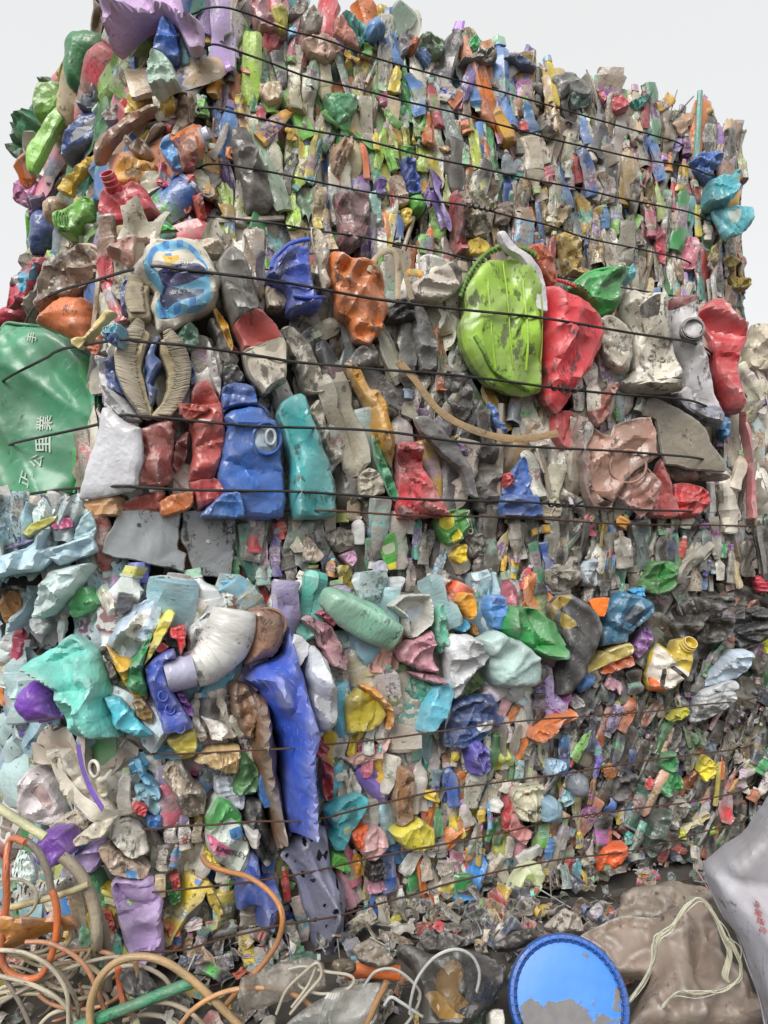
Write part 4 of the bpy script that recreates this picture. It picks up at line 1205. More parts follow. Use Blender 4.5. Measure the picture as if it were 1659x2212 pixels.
trace('''
@ T4 bkt
jug labelled_bottle 6c6b66 d=.6 o=.05 H=.05 r=26 | 1260,200 1350,125 1420,170 1480,330 1530,480 1610,590 1668,690 1668,900 1540,985 1510,960 1440,860 1400,700 1350,600 1280,350 | long grey, red and white flattened bottle beside the blue striped tub | bottle
> b43c38 | 1345,585 1535,490 1600,590 1622,652 1420,740 1392,730
> c8bfae | 1392,738 1622,655 1666,700 1666,898 1540,983 1512,958 1445,865
jug crumpled_piece 66605a d=.6 | 1215,560 1250,540 1300,620 1345,790 1290,790 1265,660
sheet shoe_sole d0a02e d=.35 o=.05 | 1238,482 1266,474 1330,570 1362,690 1346,725 1300,620 | yellow and black shoe sole under the blue striped tub | shoe sole
jug crumpled_piece d0ccc8 d=.3 | 1200,645 1245,720 1290,900 1280,1000 1215,865
jug dark_rubber 3a3a3b d=.3 | 1300,770 1390,820 1430,900 1300,932
bag crumpled_piece 6f9a84 d=.3 | 1020,640 1100,560 1150,590 1170,680 1100,720 1040,680
jug lid d0a070 d=.3 o=.05 | 488,1625 560,1572 650,1550 690,1580 695,1680 500,1690
jug plastic_flap d87832 d=.3 o=.05 | 925,1610 1000,1560 1130,1540 1110,1640 950,1690
sheet crumpled_piece a8554a d=.3 | 690,1640 800,1560 960,1540 920,1680
jug blue_plate 3c70b8 d=.25 o=.09 | 1170,1690 1240,1600 1300,1552 1400,1545 1425,1690 | blue corner of a basin under the blue water bottle | basin
bag torn_paper cfc0a8 d=.35 o=.06 | 330,1550 362,1605 400,1570 480,1600 540,1680 390,1690
bag crumpled_piece c8968a d=.4 | 620,125 680,72 760,50 880,62 800,85 782,200 740,240 700,165
bag crumpled_piece c8bca8 d=.5 | 1120,80 1230,70 1335,100 1290,160 1230,162 1180,140
bag printed_label 5aa0b8 d=.3 o=.05 | 608,592 680,560 716,580 702,700 620,662
> 2f4a78 | 612,640 705,630 700,698 622,660
''')
add_text(last(), 'lettering', 'T4', 660, 590, 40, 14, 'T OF', '#e4e8e8', .003)
trace('''
@ T5 bkt
jug blue_bucket 2c4cb2 d=.25 o=.05 H=.06 r=24 s=.5 | 92,300 140,212 230,132 340,118 355,250 382,400 425,445 412,492 245,512 220,492 215,402 140,335 | crushed royal blue bucket with a torn mouth at the top of the bucket bale | bucket
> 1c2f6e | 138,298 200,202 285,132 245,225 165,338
''')  # the dark blue patch paints the shade inside the torn mouth
BK = last()
add_tube(BK, 'rim', 'T5', [(222, 470), (300, 490), (380, 470), (418, 455)], 12, '#2c4cb2', .006)
add_tube(BK, 'torn_lip', 'T5', [(100, 320), (130, 230), (220, 145), (330, 122)], 13, '#3458c0', .006)
trace('''
@ T5 bkt
sheet cream_strip c0b4a0 d=.5 o=.06 a=0 | 362,0 410,20 462,100 452,250 482,330 432,372 400,200 370,100 | cream ribbed strip hanging left of the big orange bucket | plastic strip
jug big_orange_bucket d67a3e d=.55 o=.045 H=.05 r=26 c=.9 | 455,215 480,150 530,170 600,190 720,212 772,290 792,410 802,500 770,600 700,700 620,650 580,560 520,500 490,380 | large crumpled orange bucket at the top centre of the bucket bale | bucket
jug white_pipe d0c6bc d=.5 o=.055 | 942,335 1090,240 1180,202 1230,240 1242,320 1180,412 1060,432 960,402 | short white pipe stub with a broken end, left of the lime basin | pipe
> 4a4038 | 1150,225 1200,215 1230,260 1228,330 1205,350 1190,290
''')
trace('''
@ T5 bkt
jug lime_basin 98c62e d=.62 o=.06 H=.03 r=30 c=.45 a=5 s=.2 e=.25 | 1232,560 1258,380 1330,242 1440,180 1560,190 1640,250 1690,400 1702,560 1702,800 1690,970 1560,985 1430,935 1330,835 1258,720 | big bright lime green oval basin with dark scuffs, right of centre | basin
''')
LB = last()
add_rim_ribs(LB, 'T5', [(1180, 450), (1235, 320), (1330, 205), (1440, 165), (1560, 180), (1630, 225)], '#5f8c28', 15, 40)
add_rim_ribs(LB, 'T5', [(1240, 690), (1290, 790), (1350, 870), (1450, 950), (1560, 985)], '#6f9c2c', 14, 44, .022)
for k in range(4): add_tube(LB, 'moulded_rib', 'T5', [(1330 + k * 90, 260 - abs(k - 1.5) * 14), (1325 + k * 92, 480), (1340 + k * 90, 700), (1370 + k * 80, 880)], 9, '#a8d040', .001, flat=.5, dirt=.4)
trace('''
@ T6 bkt
sheet white_handle d2ced6 d=.22 o=.105 H=.014 c=.2 s=.3 | 78,42 120,30 172,100 262,170 332,260 362,370 366,485 310,485 300,400 270,272 200,172 130,132 | white curved strap arching over the right side of the lime basin | strap
jug red_lid cc3a44 d=.48 o=.055 H=.03 r=24 c=.4 | 362,350 450,372 540,422 640,520 672,600 672,720 590,860 470,1035 420,1090 360,1000 350,700 358,480 | bright red flattened basin with a ribbed rim, right of the lime basin | basin
''')
add_rim_ribs(last(), 'T6', [(362, 352), (450, 372), (540, 422), (635, 515)], '#d04048', 10, 34, .014)
trace('''
@ T6 bkt
jug green_basin 389a4c d=.25 o=.06 H=.05 r=24 c=.9 | 488,362 600,282 740,250 842,260 800,340 802,420 760,492 640,532 620,490 560,420 | folded green basin with a ribbed rim above the white jug | basin
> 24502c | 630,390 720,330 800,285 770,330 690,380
''')
add_rim_ribs(last(), 'T6', [(490, 360), (600, 282), (740, 252), (835, 262)], '#46a858', 10, 30, .02)
trace('''
@ T6 bkt
jug crumpled_piece 5ab4c0 d=.2 o=.06 | 822,268 868,215 882,290 840,312
jug orange_basin b65634 d=.35 o=.04 | 240,130 310,100 360,130 412,230 422,322 390,342 330,282 | rust orange bowl behind the white curved strap | bowl
jug white_jug d2ccbd d=.62 o=.055 H=.045 r=28 s=.6 c=.7 | 770,512 800,402 870,370 1050,410 1075,520 1090,660 1145,880 1150,950 840,970 775,912 860,842 852,640 780,542 | dirty white crushed jerrycan with a flat foot, right of the red basin | jerrycan
> 3a3630 | 940,450 985,445 975,560 900,560 880,500
> ded8ca | 840,930 1148,905 1150,948 842,968
''')
WJ = last()
add_ring(WJ, 'stud', 'T6', 955, 780, 16, 14, 5, '#a8a498', .006); add_ring(WJ, 'stud', 'T6', 1018, 785, 16, 14, 5, '#a8a498', .006)
trace('''
@ T6 bkt
jug white_box cbc4b4 d=.7 o=.07 s=.5 c=.9 | 650,562 690,515 760,522 830,572 870,642 862,780 832,842 740,802 690,722 | small scuffed white box leaning on the white jerrycan | box
jug white_bottle c9c7cb d=.5 o=.04 H=.045 r=26 | 1060,432 1140,410 1230,440 1232,560 1282,720 1342,980 1392,1090 1385,1172 1250,1132 1150,1062 1110,970 1152,942 1142,850 1090,660 | white crushed bottle with a black neck ring, left of the red bottle | bottle
> 7c3a3c | 1066,442 1120,416 1212,432 1230,470 1080,502
> 8c8ea0 | 1150,1062 1120,975 1200,1040 1330,1050 1388,1100 1384,1168 1250,1130
''')
add_neck(last(), 'neck', 'T6', 1165, 648, 62, '#6a6660', .02, (0, .1), dirt=.6)
trace('''
@ T6 bkt
jug red_bottle c43640 d=.3 o=.05 H=.05 r=26 c=.8 a=80 | 1225,505 1290,450 1380,430 1500,540 1532,580 1500,720 1480,850 1512,1060 1430,1088 1390,1050 1340,850 1300,660 1240,560 | red crushed drum at the right end of the bucket bale | drum
sheet plastic_strip b6424a d=.4 o=.04 H=.02 a=0 | 1495,1060 1520,1080 1580,1380 1592,1690 1540,1690 1530,1390 1495,1160
sheet brown_panel a47c6c d=.5 o=.055 r=24 s=.8 c=.45 | 545,1160 650,1172 740,1222 762,1150 980,1100 1022,1330 880,1422 780,1560 760,1602 640,1560 560,1420 | pinkish brown broken basin with a moulded circle, lower right | basin
''')
add_ring(last(), 'moulded_circle', 'T6', 840, 1395, 105, 95, 8, '#a8806c', .002)
trace('''
@ T6 bkt
sheet crumpled_piece a0746a d=.45 o=.075 s=.8 | 740,1522 860,1440 950,1400 1042,1490 980,1640 920,1690
board grey_sheet 837b6c d=.38 o=.07 H=.012 | 880,1092 950,1002 1000,990 1200,1080 1262,1130 1320,1250 1422,1380 1400,1422 1240,1422 1060,1380 1022,1300 1000,1130 | stiff olive grey sheet right of the pinkish brown broken basin | plastic sheet
sheet crumpled_piece 766c5c d=.4 o=.05 | 1060,1402 1400,1432 1442,1460 1380,1482 1120,1482
bag folded_rim 8a675c d=.4 o=.07 s=.7 | 545,1155 560,1100 600,1122 570,1162 580,1280 610,1420 660,1560 740,1602 740,1645 650,1645 590,1500 555,1350
bag crumpled_piece a4675f d=.4 o=.05 | 600,1080 680,1050 690,972 770,902 792,932 742,1012 730,1100 660,1170
jug crumpled_piece b64848 d=.35 | 940,1690 1000,1422 1040,1340 1082,1460 1142,1690
bag red_bag c0383c d=.25 o=.05 | 1100,1502 1180,1490 1290,1522 1322,1602 1240,1690 1110,1690 | red crumpled plastic low at the right under the olive grey sheet | plastic sheet
bag crumpled_piece 5a9ad0 d=.3 | 1370,1092 1420,1122 1432,1210 1400,1242 1370,1182
jug crumpled_piece c04044 d=.4 | 400,1092 470,1062 522,1092 500,1200 490,1312 430,1282 380,1200
sheet plastic_flap 3b6cc0 d=.25 o=.04 | 110,1502 180,1390 240,1332 292,1500 302,1602 120,1562
sheet plastic_flap 3f78c8 d=.25 o=.03 | 20,1020 60,1040 140,1190 100,1200 50,1120
bag crumpled_piece c0343c d=.2 o=.06 | 115,1442 150,1430 178,1482 130,1522
jug crushed_can 3860a8 d=.3 o=.05 | 105,1562 300,1562 332,1690 105,1690
jug crumpled_piece b8ae98 d=.5 | 320,1592 420,1580 440,1690 330,1690
@ T5 bkt
jug teal_drum 3aa6aa d=.5 o=.045 H=.05 r=26 c=.55 a=10 | 150,1082 190,1012 290,970 332,992 362,1100 422,1300 492,1480 492,1690 260,1690 230,1400 200,1200 | tall teal crushed drum right of the blue water bottle | drum
bag red_pouch c03842 d=.6 o=.05 H=.05 r=22 c=1.1 a=80 | 850,1262 960,1250 1002,1282 1012,1400 1092,1560 1142,1690 870,1690 860,1450 | torn red container with black scuffs, bottom centre of the bucket bale | container
sheet crumpled_piece 3c865e d=.3 o=.05 | 710,1212 760,1262 882,1580 830,1582 740,1382
bag yellow_strip d09a32 d=.5 o=.045 a=20 | 560,802 640,800 700,930 760,960 802,1080 852,1280 832,1402 790,1352 720,1212 700,1052 | twisted orange yellow plastic strip in the middle of the bucket bale | plastic strip
sheet rubber_strip 686668 d=.3 o=.07 H=.02 c=.35 a=60 | 960,1112 1040,1100 1200,1250 1292,1400 1332,1572 1280,1562 1230,1420 1100,1302 1000,1200 | long bent dark grey rubber strip right of the torn red container | rubber strip
bag crumpled_piece 6d4d88 d=.4 | 960,1072 1000,1062 1100,1182 1242,1272 1282,1342 1180,1312 1060,1222
jug grey_drum 686868 d=.35 o=.03 | 930,502 990,460 1040,532 1092,700 1090,832 1000,832 950,700
bag black_bag 232327 d=.1 o=.05 | 802,472 900,412 952,470 962,552 810,542 | shiny black crumpled bag left of the lime basin | plastic bag
bag crumpled_piece c8c0ae d=.45 | 640,1452 700,1400 762,1440 792,1552 650,1562
bag crumpled_piece c0b8a8 d=.75 | 330,1090 400,1000 440,1100 480,1260 540,1340 480,1400 440,1300 380,1200
jug crumpled_piece c8c0b0 d=.8 | 180,600 260,590 350,690 420,830 440,960 330,960 290,840
jug crumpled_piece 5c5854 d=.5 | 640,700 730,680 750,800 650,830 560,790
bag crumpled_piece 4c4a48 d=.4 | 1100,860 1200,830 1280,900 1310,1050 1250,1130 1170,1060
jug crumpled_piece 56524e d=.4 | 760,960 850,950 870,1090 800,1100
bag crumpled_piece 4a4642 d=.4 | 1290,1300 1420,1260 1470,1400 1450,1650 1330,1650
jug crumpled_piece b8ac98 d=.6 | 100,345 215,390 215,480 110,470 
@ T6 side
jug crumpled_piece d0c6b0 d=.4 | 1520,700 1560,570 1650,560 1680,700 1670,830 1540,830
jug crumpled_piece cfc8b8 d=.4 | 1560,590 1590,570 1640,585 1635,660 1565,668
''')
def band(surf, name, tile, pts, wpx, hx, label=None, cat=None, off=.07, dirt=.35, thick=.18):
    """a flat bent strap or hoop: a band standing off the face along a traced line"""
    P = []
    for x, y in pts:
        X, Y = tp(tile, x, y); P.append(surf.frame(X, Y).hit(X, Y, off))
    nn = [surf.frame(*tp(tile, *p)).n for p in pts]; wd = wpx * ZS / F_PX * P[0].y
    me = ribbon_mesh(name, P, nn, wd, wd * thick, M_TUBE)
    o = bpy.data.objects.new(name, me); link(o); o.color = (*hexc(hx), dirt)
    if label: tag(o, label, cat)
    else: o.parent = surf.root; o.matrix_parent_inverse = surf.root.matrix_world.inverted()
    return o
band(B_BKT, 'wooden_hoop', 'T5', [(870, 780), (960, 880), (1100, 1060), (1250, 1155), (1450, 1222), (1640, 1228), (1800, 1200)], 46, '#a6885f', 'broken wooden hoop curving below the lime basin', 'hoop', .085, .4, .3)
band(B_BKT, 'strap_loop', 'T5', [(700, 260), (740, 180), (800, 140), (850, 150), (868, 250), (868, 420)], 34, '#b8a688', 'cream looped strap right of the large orange bucket', 'strap', .085, .4, .5)
band(B_BKT, 'plastic_strip', 'T5', [(850, 150), (905, 250), (950, 420)], 34, '#ac9a7c', None, None, .075)
sticks('''
@ T6 bkt
plastic_rod 84705c 88,1640 100,1030 48 .5
plastic_rod 8a765c 390,1580 345,1330 32 .5
crushed_bottle 3f8f4f 790,1130 770,1030 40
crushed_bottle 8a8478 900,1080 930,980 80 .6
@ T5 bkt
crushed_cup e0a030 920,260 1010,280 60
''')
# ================================================================== rubbish in front of the bales
def ray_at(tile, x, y, d):
    X, Y = tp(tile, x, y); return unproject(X, Y, d)
def hose(name, tile, pts, rpx, hx, label, cat='hose', d=1.60, dirt=.35, mat=None, flat=1.0, n=8, group=None):
    """a hose through picture points; each point may carry its own distance as a third number"""
    P = [ray_at(tile, p[0], p[1], p[2] if len(p) > 2 else d) for p in pts]
    for p in P: p.z = max(p.z, .012)
    me = tube_mesh(name, P, rpx * ZS / F_PX * d, mat or M_TUBE, n=n, sub=8, flat=flat)
    o = bpy.data.objects.new(name, me); link(o); o.color = (*hexc(hx), dirt); tag(o, label, cat, group)
    return o
# a mound of trodden-down rubbish that everything in front lies on
def mound():
    rng = np.random.default_rng(9); nx, ny = 70, 26
    V, F = [], []
    nz = Noise(rng, 2, 9, 3.2)
    for j in range(ny):
        for i in range(nx):
            x = -1.35 + 2.75 * i / (nx - 1); y = 1.18 + .95 * j / (ny - 1) + max(0, x) * .25
            f = min(1, j / 7) * min(1, i / 5, (nx - 1 - i) / 5)
            z = f * (.04 - .03 * j / ny) + .014 * float(nz(np.array([[x, y]]))[0]) * f - .012
            V.append((x, y, z))
    for j in range(ny - 1):
        for i in range(nx - 1):
            a = j * nx + i; F.append((a, a + 1, a + nx + 1, a + nx))
    o = bpy.data.objects.new('rubbish_mound', make_mesh('rubbish_mound', V, F, M_GROUND, sharp=None)); link(o); tag(o, kind='structure')
mound()
LITTER = Pile(None)
def litter(n=720):
    pal = PAL['dark'] + PAL['dark'] + PAL['dirtclear'] + PAL['grey'] + PAL['bright'][:6]
    for i in range(n):
        p, nn = B_LOW.at(R.uniform(0, B_LOW.len[-1]) if i % 3 else R.uniform(.5, 2.6)); dd = abs(R.gauss(0, .24)) if i % 2 else R.uniform(0, .55)
        x, y = p.x + nn.x * dd, p.y + nn.y * dd
        if y < 1.2: continue
        z = .03 + R.uniform(0, .03) + .03 * max(0, 1 - dd / .2)
        kind = R.choice(['plastic_flap', 'crumpled_pouch', 'crushed_bottle', 'plastic_flap', 'crushed_cup', 'plastic_rod', 'bottle_cap'])
        s_ = R.uniform(.025, .075); n_ = Vector((R.gauss(0, .3), -.5 + R.gauss(0, .3), .85)).normalized()
        if kind == 'plastic_rod': m = piece_matrix(Vector((x, y, z)), n_, R.uniform(0, 6.28), .005, .005, s_ * 2, 0, R.gauss(0, .2))
        elif kind == 'bottle_cap': m = piece_matrix(Vector((x, y, z + .01)), n_, R.uniform(0, 6.28), .03, .03, .018, 0, 0)
        else: m = piece_matrix(Vector((x, y, z)), n_, R.uniform(0, 6.28), s_ * .8, s_ * .6, s_ * 1.5, R.gauss(0, .4), R.gauss(0, .2))
        LITTER.add(kind, m, R.choice(pal), R.uniform(.3, .9), 1)
litter()
mass('loose_litter', LITTER.items, None)

# --- left: tangle of hoses
GH = 'hoses tangled on the ground at the lower left'
hose('hose', 'B4', [(150, 560), (60, 545, 1.58), (36, 720), (38, 900), (8, 1150), (30, 1290), (130, 1350), (240, 1330), (312, 1180), (335, 1000), (318, 880), (300, 840)], 20, '#d2703a', 'orange hose hanging in a deep U loop at the far left', d=1.55)
hose('hose', 'B4', [(300, 850), (280, 740), (240, 640), (190, 580), (140, 540)], 22, '#857c70', 'grey dirty hose end joining the orange U loop', d=1.56, dirt=.6)
hose('hose', 'B4', [(360, 640), (450, 720), (520, 840), (555, 980), (565, 1120), (560, 1240, 1.66)], 34, '#a29782', 'thick grey beige hose coming down past the small purple cap', d=1.62, dirt=.5)
hose('hose', 'B4', [(570, 960), (610, 1080), (625, 1220), (628, 1420)], 26, '#7f7466', 'thick brown grey hose beside the thick beige one', d=1.66, dirt=.5)
hose('hose', 'B4', [(530, 1640), (528, 1500), (590, 1340), (700, 1245), (840, 1225), (980, 1265), (1130, 1370), (1270, 1500), (1420, 1650)], 23, '#b8986c', 'tan hose making the widest arch along the bottom edge', d=1.50)
hose('hose', 'B4', [(1180, 640, 1.80), (1215, 690, 1.76), (1330, 728, 1.72), (1450, 762, 1.68), (1575, 850, 1.64), (1645, 970), (1630, 1110), (1560, 1235), (1450, 1362), (1340, 1480), (1220, 1640)], 17, '#b67c48', 'orange brown hose rising over the front of the lowest bale', d=1.60)
hose('hose', 'B4', [(1030, 1650), (1130, 1530), (1280, 1442), (1460, 1408), (1660, 1425), (1800, 1500), (1890, 1600), (1900, 1660)], 15, '#c09062', 'thin light orange hose arching across the bottom centre', d=1.49)
hose('pipe', 'B4', [(440, 1640), (700, 1540), (920, 1452), (1140, 1368)], 34, '#3d8a66', 'straight dark green pipe slanting up from the bottom edge', 'pipe', d=1.52, dirt=.5)
hose('pipe', 'B4', [(-60, 325), (100, 425), (262, 528)], 27, '#c6c69e', 'straight pale green pipe pointing at the small purple cap', 'pipe', d=1.62)
PALE = [
 ([(-40, 1185), (150, 1205), (300, 1292), (390, 1440), (400, 1640)], 13, '#bdb4a0', 'pale hose curving down from the far left to the bottom edge'),
 ([(-40, 1330), (170, 1382), (350, 1480), (470, 1640)], 13, '#c8c0a8', 'pale cream hose crossing under the orange U loop'),
 ([(20, 1180), (200, 1232), (350, 1322), (450, 1500), (440, 1640)], 12, '#a89c88', 'thin brownish hose right of the orange U loop'),
 ([(-40, 1520), (200, 1385), (400, 1292), (650, 1228), (820, 1240)], 12, '#9a9080', 'thin grey hose running up and right behind the tan arch'),
 ([(560, 1420), (620, 1340), (720, 1282), (850, 1290), (960, 1352), (1010, 1440)], 13, '#b6a894', 'small pale arch of hose under the widest tan arch'),
 ([(-40, 780), (120, 778), (212, 850), (185, 960), (60, 1022), (-40, 1010)], 10, '#c0bca8', 'thin pale loop at the left edge above the orange cloth'),
 ([(60, 940), (220, 900), (400, 850), (520, 800)], 20, '#b8b084', 'straight yellowish hose behind the orange U loop'),
 ([(150, 1140), (300, 1150), (470, 1250), (560, 1400), (640, 1640)], 14, '#b8805c', 'worn orange brown hose slanting to the bottom edge'),
 ([(690, 1290), (700, 1400), (720, 1480), (760, 1560)], 20, '#d06a40', 'short orange red hose end standing inside the tan arch'),
 ([(790, 1250), (800, 1360), (790, 1450)], 15, '#c09468', 'short tan hose end standing inside the tan arch'),
 ([(-30, 1290), (60, 1400), (130, 1520), (180, 1640)], 14, '#8c8478', 'grey hose at the bottom left corner'),
 ([(220, 1640), (300, 1560), (420, 1530), (500, 1580)], 13, '#c8bfa6', 'cream hose end at the bottom edge left of the green pipe'),
 ([(-30, 1440), (120, 1420), (300, 1400), (420, 1330), (480, 1200)], 12, '#b4a88e', 'beige hose crossing the bottom left tangle'),
 ([(720, 1600), (860, 1565), (1000, 1590), (1080, 1640)], 14, '#c8bda4', 'cream hose lying along the bottom edge under the green pipe'),
 ([(880, 1490), (1000, 1500), (1120, 1560), (1200, 1640)], 13, '#b8ab92', 'beige hose crossing below the green pipe'),
]
for i, (pts, r_, hx, lb) in enumerate(PALE): hose('hose', 'B4', pts, r_, hx, lb, d=1.53 + .012 * (i % 7), dirt=.45)
trace('''
@ B4 lawn
bag orange_cloth dc8e1c d=.35 o=.03 H=.03 a=80 | -40,1002 120,1000 290,1002 430,980 442,1042 250,1072 20,1168 -40,1150 | orange yellow twisted cloth at the left edge among the hoses | cloth
sheet wheel_cover c8d8d4 d=.3 o=.0 H=.02 n=.45 r=50 | 70,762 120,602 200,642 215,762 150,835 | pale openwork plastic wheel cover behind the hoses at the far left | wheel cover
sheet grid_tray c4c8c4 d=.3 o=.0 H=.02 n=.45 r=50 | 60,860 220,800 420,760 430,800 260,900 80,930 | pale openwork plastic tray behind the hoses at the left | tray
bag dark_bag 38363a d=.3 o=-.02 | 700,1300 820,1290 900,1400 860,1480 740,1440
''')
for o in list(SC.objects):
    if o.name.startswith('dark_bag'): tag(o, 'dark crumpled bag under the arches of hose', 'plastic bag')
for i in range(16):
    x0, y0 = R.uniform(-40, 520), R.uniform(1080, 1600); a0 = R.uniform(0, 6.28); rad = R.uniform(140, 330); sw = R.uniform(1.6, 4.2)
    pts = [(x0 + rad * math.cos(a0 + sw * k / 6), max(1000, y0 + rad * .55 * math.sin(a0 + sw * k / 6))) for k in range(7)]
    hose('hose', 'B4', pts, R.uniform(9, 14), R.choice(['#bdb4a0', '#c8c0a8', '#a89c88', '#b8a888', '#c4b890', '#9a8c78', '#b8805c']),
         'thin pale hose winding through the tangle at the lower left', d=1.56 + .012 * (i % 9), dirt=.5, group='thin pale hoses of the tangle')
# --- centre: clear bags, tubing, orange cylinder, black bag
trace('''
@ B5 lawn
film clear_bag b8b0a6 d=.35 r=26 o=.02 | -40,1352 200,1262 330,1232 442,1262 452,1402 300,1462 -40,1540 | dusty clear plastic bag left of centre at the bottom | plastic bag
film clear_bag c8c8c4 d=.2 r=26 o=.04 | 240,1600 400,1472 560,1402 760,1372 782,1422 702,1660 230,1660 | clear plastic bag bound with white tubing at the bottom centre | plastic bag
bag black_bag 252527 d=.12 o=.03 H=.08 r=26 c=.9 | 850,1202 920,1162 1050,1202 1250,1182 1400,1232 1502,1292 1482,1402 1402,1502 1250,1660 1000,1660 1010,1442 950,1302 | big black plastic bag left of the blue bucket lid | plastic bag
> 6a5028 | 1090,1340 1180,1260 1240,1330 1200,1450 1260,1520 1180,1560 1090,1440
> 8a6a30 | 1020,1460 1090,1440 1180,1560 1240,1600 1100,1600
''')
hose('tubing', 'B5', [(940, 1560), (945, 1480), (985, 1350), (1080, 1232), (1200, 1182), (1300, 1222), (1345, 1330), (1305, 1480), (1200, 1582), (1050, 1590), (900, 1500), (830, 1462), (790, 1510)], 9.5, '#b4b8b6', 'big loop of clear white tubing over the black bag', 'tubing', d=1.44, dirt=.1)
hose('tubing', 'B5', [(670, 1400), (740, 1312), (850, 1300), (950, 1370), (1000, 1450), (960, 1560), (900, 1640)], 9, '#b0b0aa', 'arch of clear tubing left of the big loop', 'tubing', d=1.46, dirt=.15)
hose('tubing', 'B5', [(280, 1330), (300, 1400), (420, 1442), (560, 1420), (612, 1370), (580, 1332), (450, 1312), (320, 1282), (230, 1300)], 9, '#b8b2a2', 'flat loop of cream tubing on the clear bags', 'tubing', d=1.48, dirt=.2)
hose('tubing', 'B5', [(160, 1560), (220, 1420), (330, 1310), (400, 1262), (420, 1340), (330, 1450), (240, 1560)], 9, '#b6af9e', 'narrow bent loop of cream tubing left of the flat loop', 'tubing', d=1.47, dirt=.2)
hose('tubing', 'B5', [(250, 1520), (340, 1400), (385, 1300), (390, 1250)], 9, '#bab4a4', 'short upright piece of cream tubing on the clear bags', 'tubing', d=1.475, dirt=.2)
for k in range(5): hose('tubing_wrap', 'B5', [(405 + k * 22, 1640), (415 + k * 20, 1560), (440 + k * 18, 1490), (470 + k * 14, 1440)], 9, '#d0d0cc', ['leftmost','second from left','middle','second from right','rightmost'][k] + ' strand of white tubing wound round the clear bag', 'tubing', d=1.455, dirt=.1, group='white tubing wound round the clear bag')
hose('plastic_tube', 'B5', [(560, 1315), (700, 1305), (880, 1322)], 41, '#ee7c38', 'bright orange thick plastic tube lying below the lilac netting', 'plastic tube', d=1.64, dirt=.15, n=14)
trace('''
@ B5 lawn
dome dark_lid 665634 d=.6 o=.03 H=.02 | 478,1282 500,1245 560,1228 620,1250 628,1290 590,1322 520,1325 | dark olive round lid beside the thick orange tube | lid
jug white_cup d8d4cc d=.2 o=.05 | 1395,1560 1420,1535 1480,1532 1492,1660 1405,1660 | white cup at the bottom edge left of the blue bucket lid | cup
bag crumpled_sheet 8f8478 d=.5 o=-.01 | 600,1180 700,1120 800,1180 862,1262 760,1290 640,1250 | grey brown crumpled sheet at the foot of the bale behind the thick orange tube | plastic sheet
bag crumpled_sheet 3a3636 d=.3 o=-.02 | 1000,1130 1150,1080 1260,1130 1200,1200 1040,1200 | dark crumpled sheet at the foot of the bale above the black bag | plastic sheet
''')
hose('stick', 'B5', [(805, 1372), (740, 1500), (672, 1660)], 19, '#a07a54', 'brown wooden stick pointing down at the bottom centre', 'stick', d=1.45, dirt=.4)
# --- right: bucket with blue lid, sacks, twine
def blue_bucket():
    fr = SURF['blue']; c = fr.hit(1228, 2160); r = 133 / F_PX * c.y * .97
    root = empty('paint_bucket'); M = basis(fr.t, -fr.n, fr.u).to_4x4(); M.translation = c; root.matrix_world = M
    tag(root, 'bucket with a grey-patched round bright blue lid at the bottom right', 'bucket')
    bpy.context.view_layer.update()
    def lathe(name, prof, mat, col, dirt, n=56, wob=0.0):
        V, F, rng = [], [], np.random.default_rng(3)
        for rr, dd in prof:
            for k in range(n):
                t = 2 * math.pi * k / n; V.append((rr * r * math.cos(t), -dd, rr * r * math.sin(t)))
        for i in range(len(prof) - 1):
            for k in range(n): F.append((i * n + k, (i + 1) * n + k, (i + 1) * n + (k + 1) % n, i * n + (k + 1) % n))
        F.append(tuple(reversed(range(n)))) if prof[0][0] > .02 else None
        V = np.array(V); me = make_mesh(name, V, F, mat, loc=V / .16)
        o = bpy.data.objects.new(name, me); link(o); o.parent = root; o.color = (*hexc(col), dirt); return o
    lid_m = bucket_lid_material()
    lid = lathe('lid', [(.002, .004), (.4, .005), (.80, .003), (.845, .002), (.86, -.006), (.88, -.006)], lid_m, '#3c7cd4', .2)
    rim = lathe('rim', [(.875, -.008), (.885, .008), (.91, .012), (.96, .010), (.985, .002), (1.0, -.012), (.99, -.028), (.95, -.03)], M_TUBE, '#2860b4', .15)
    body = lathe('body', [(.93, -.02), (.92, -.08), (.86, -.22), (.84, -.26), (.002, -.265)], M_HERO, '#c8ccd0', .4)
    for k in range(44):
        t = 2 * math.pi * k / 44
        me = LIBMESH.get('lid_rib')
        if me is None:
            V = [(x * .0065, -y, z * .0011) for x in (-1, 1) for y in (-.002, .0125) for z in (-1, 1)]
            me = LIBMESH['lid_rib'] = make_mesh('rib', V, [(0, 1, 3, 2), (4, 6, 7, 5), (0, 4, 5, 1), (2, 3, 7, 6), (0, 2, 6, 4), (1, 5, 7, 3)], M_TUBE, sharp=None)
        o = bpy.data.objects.new('rib', me); link(o); o.parent = rim
        o.location = (r * .905 * math.cos(t), 0, r * .905 * math.sin(t)); o.rotation_euler = (0, -t, 0); o.color = (*hexc('#2a62b8'), .1)
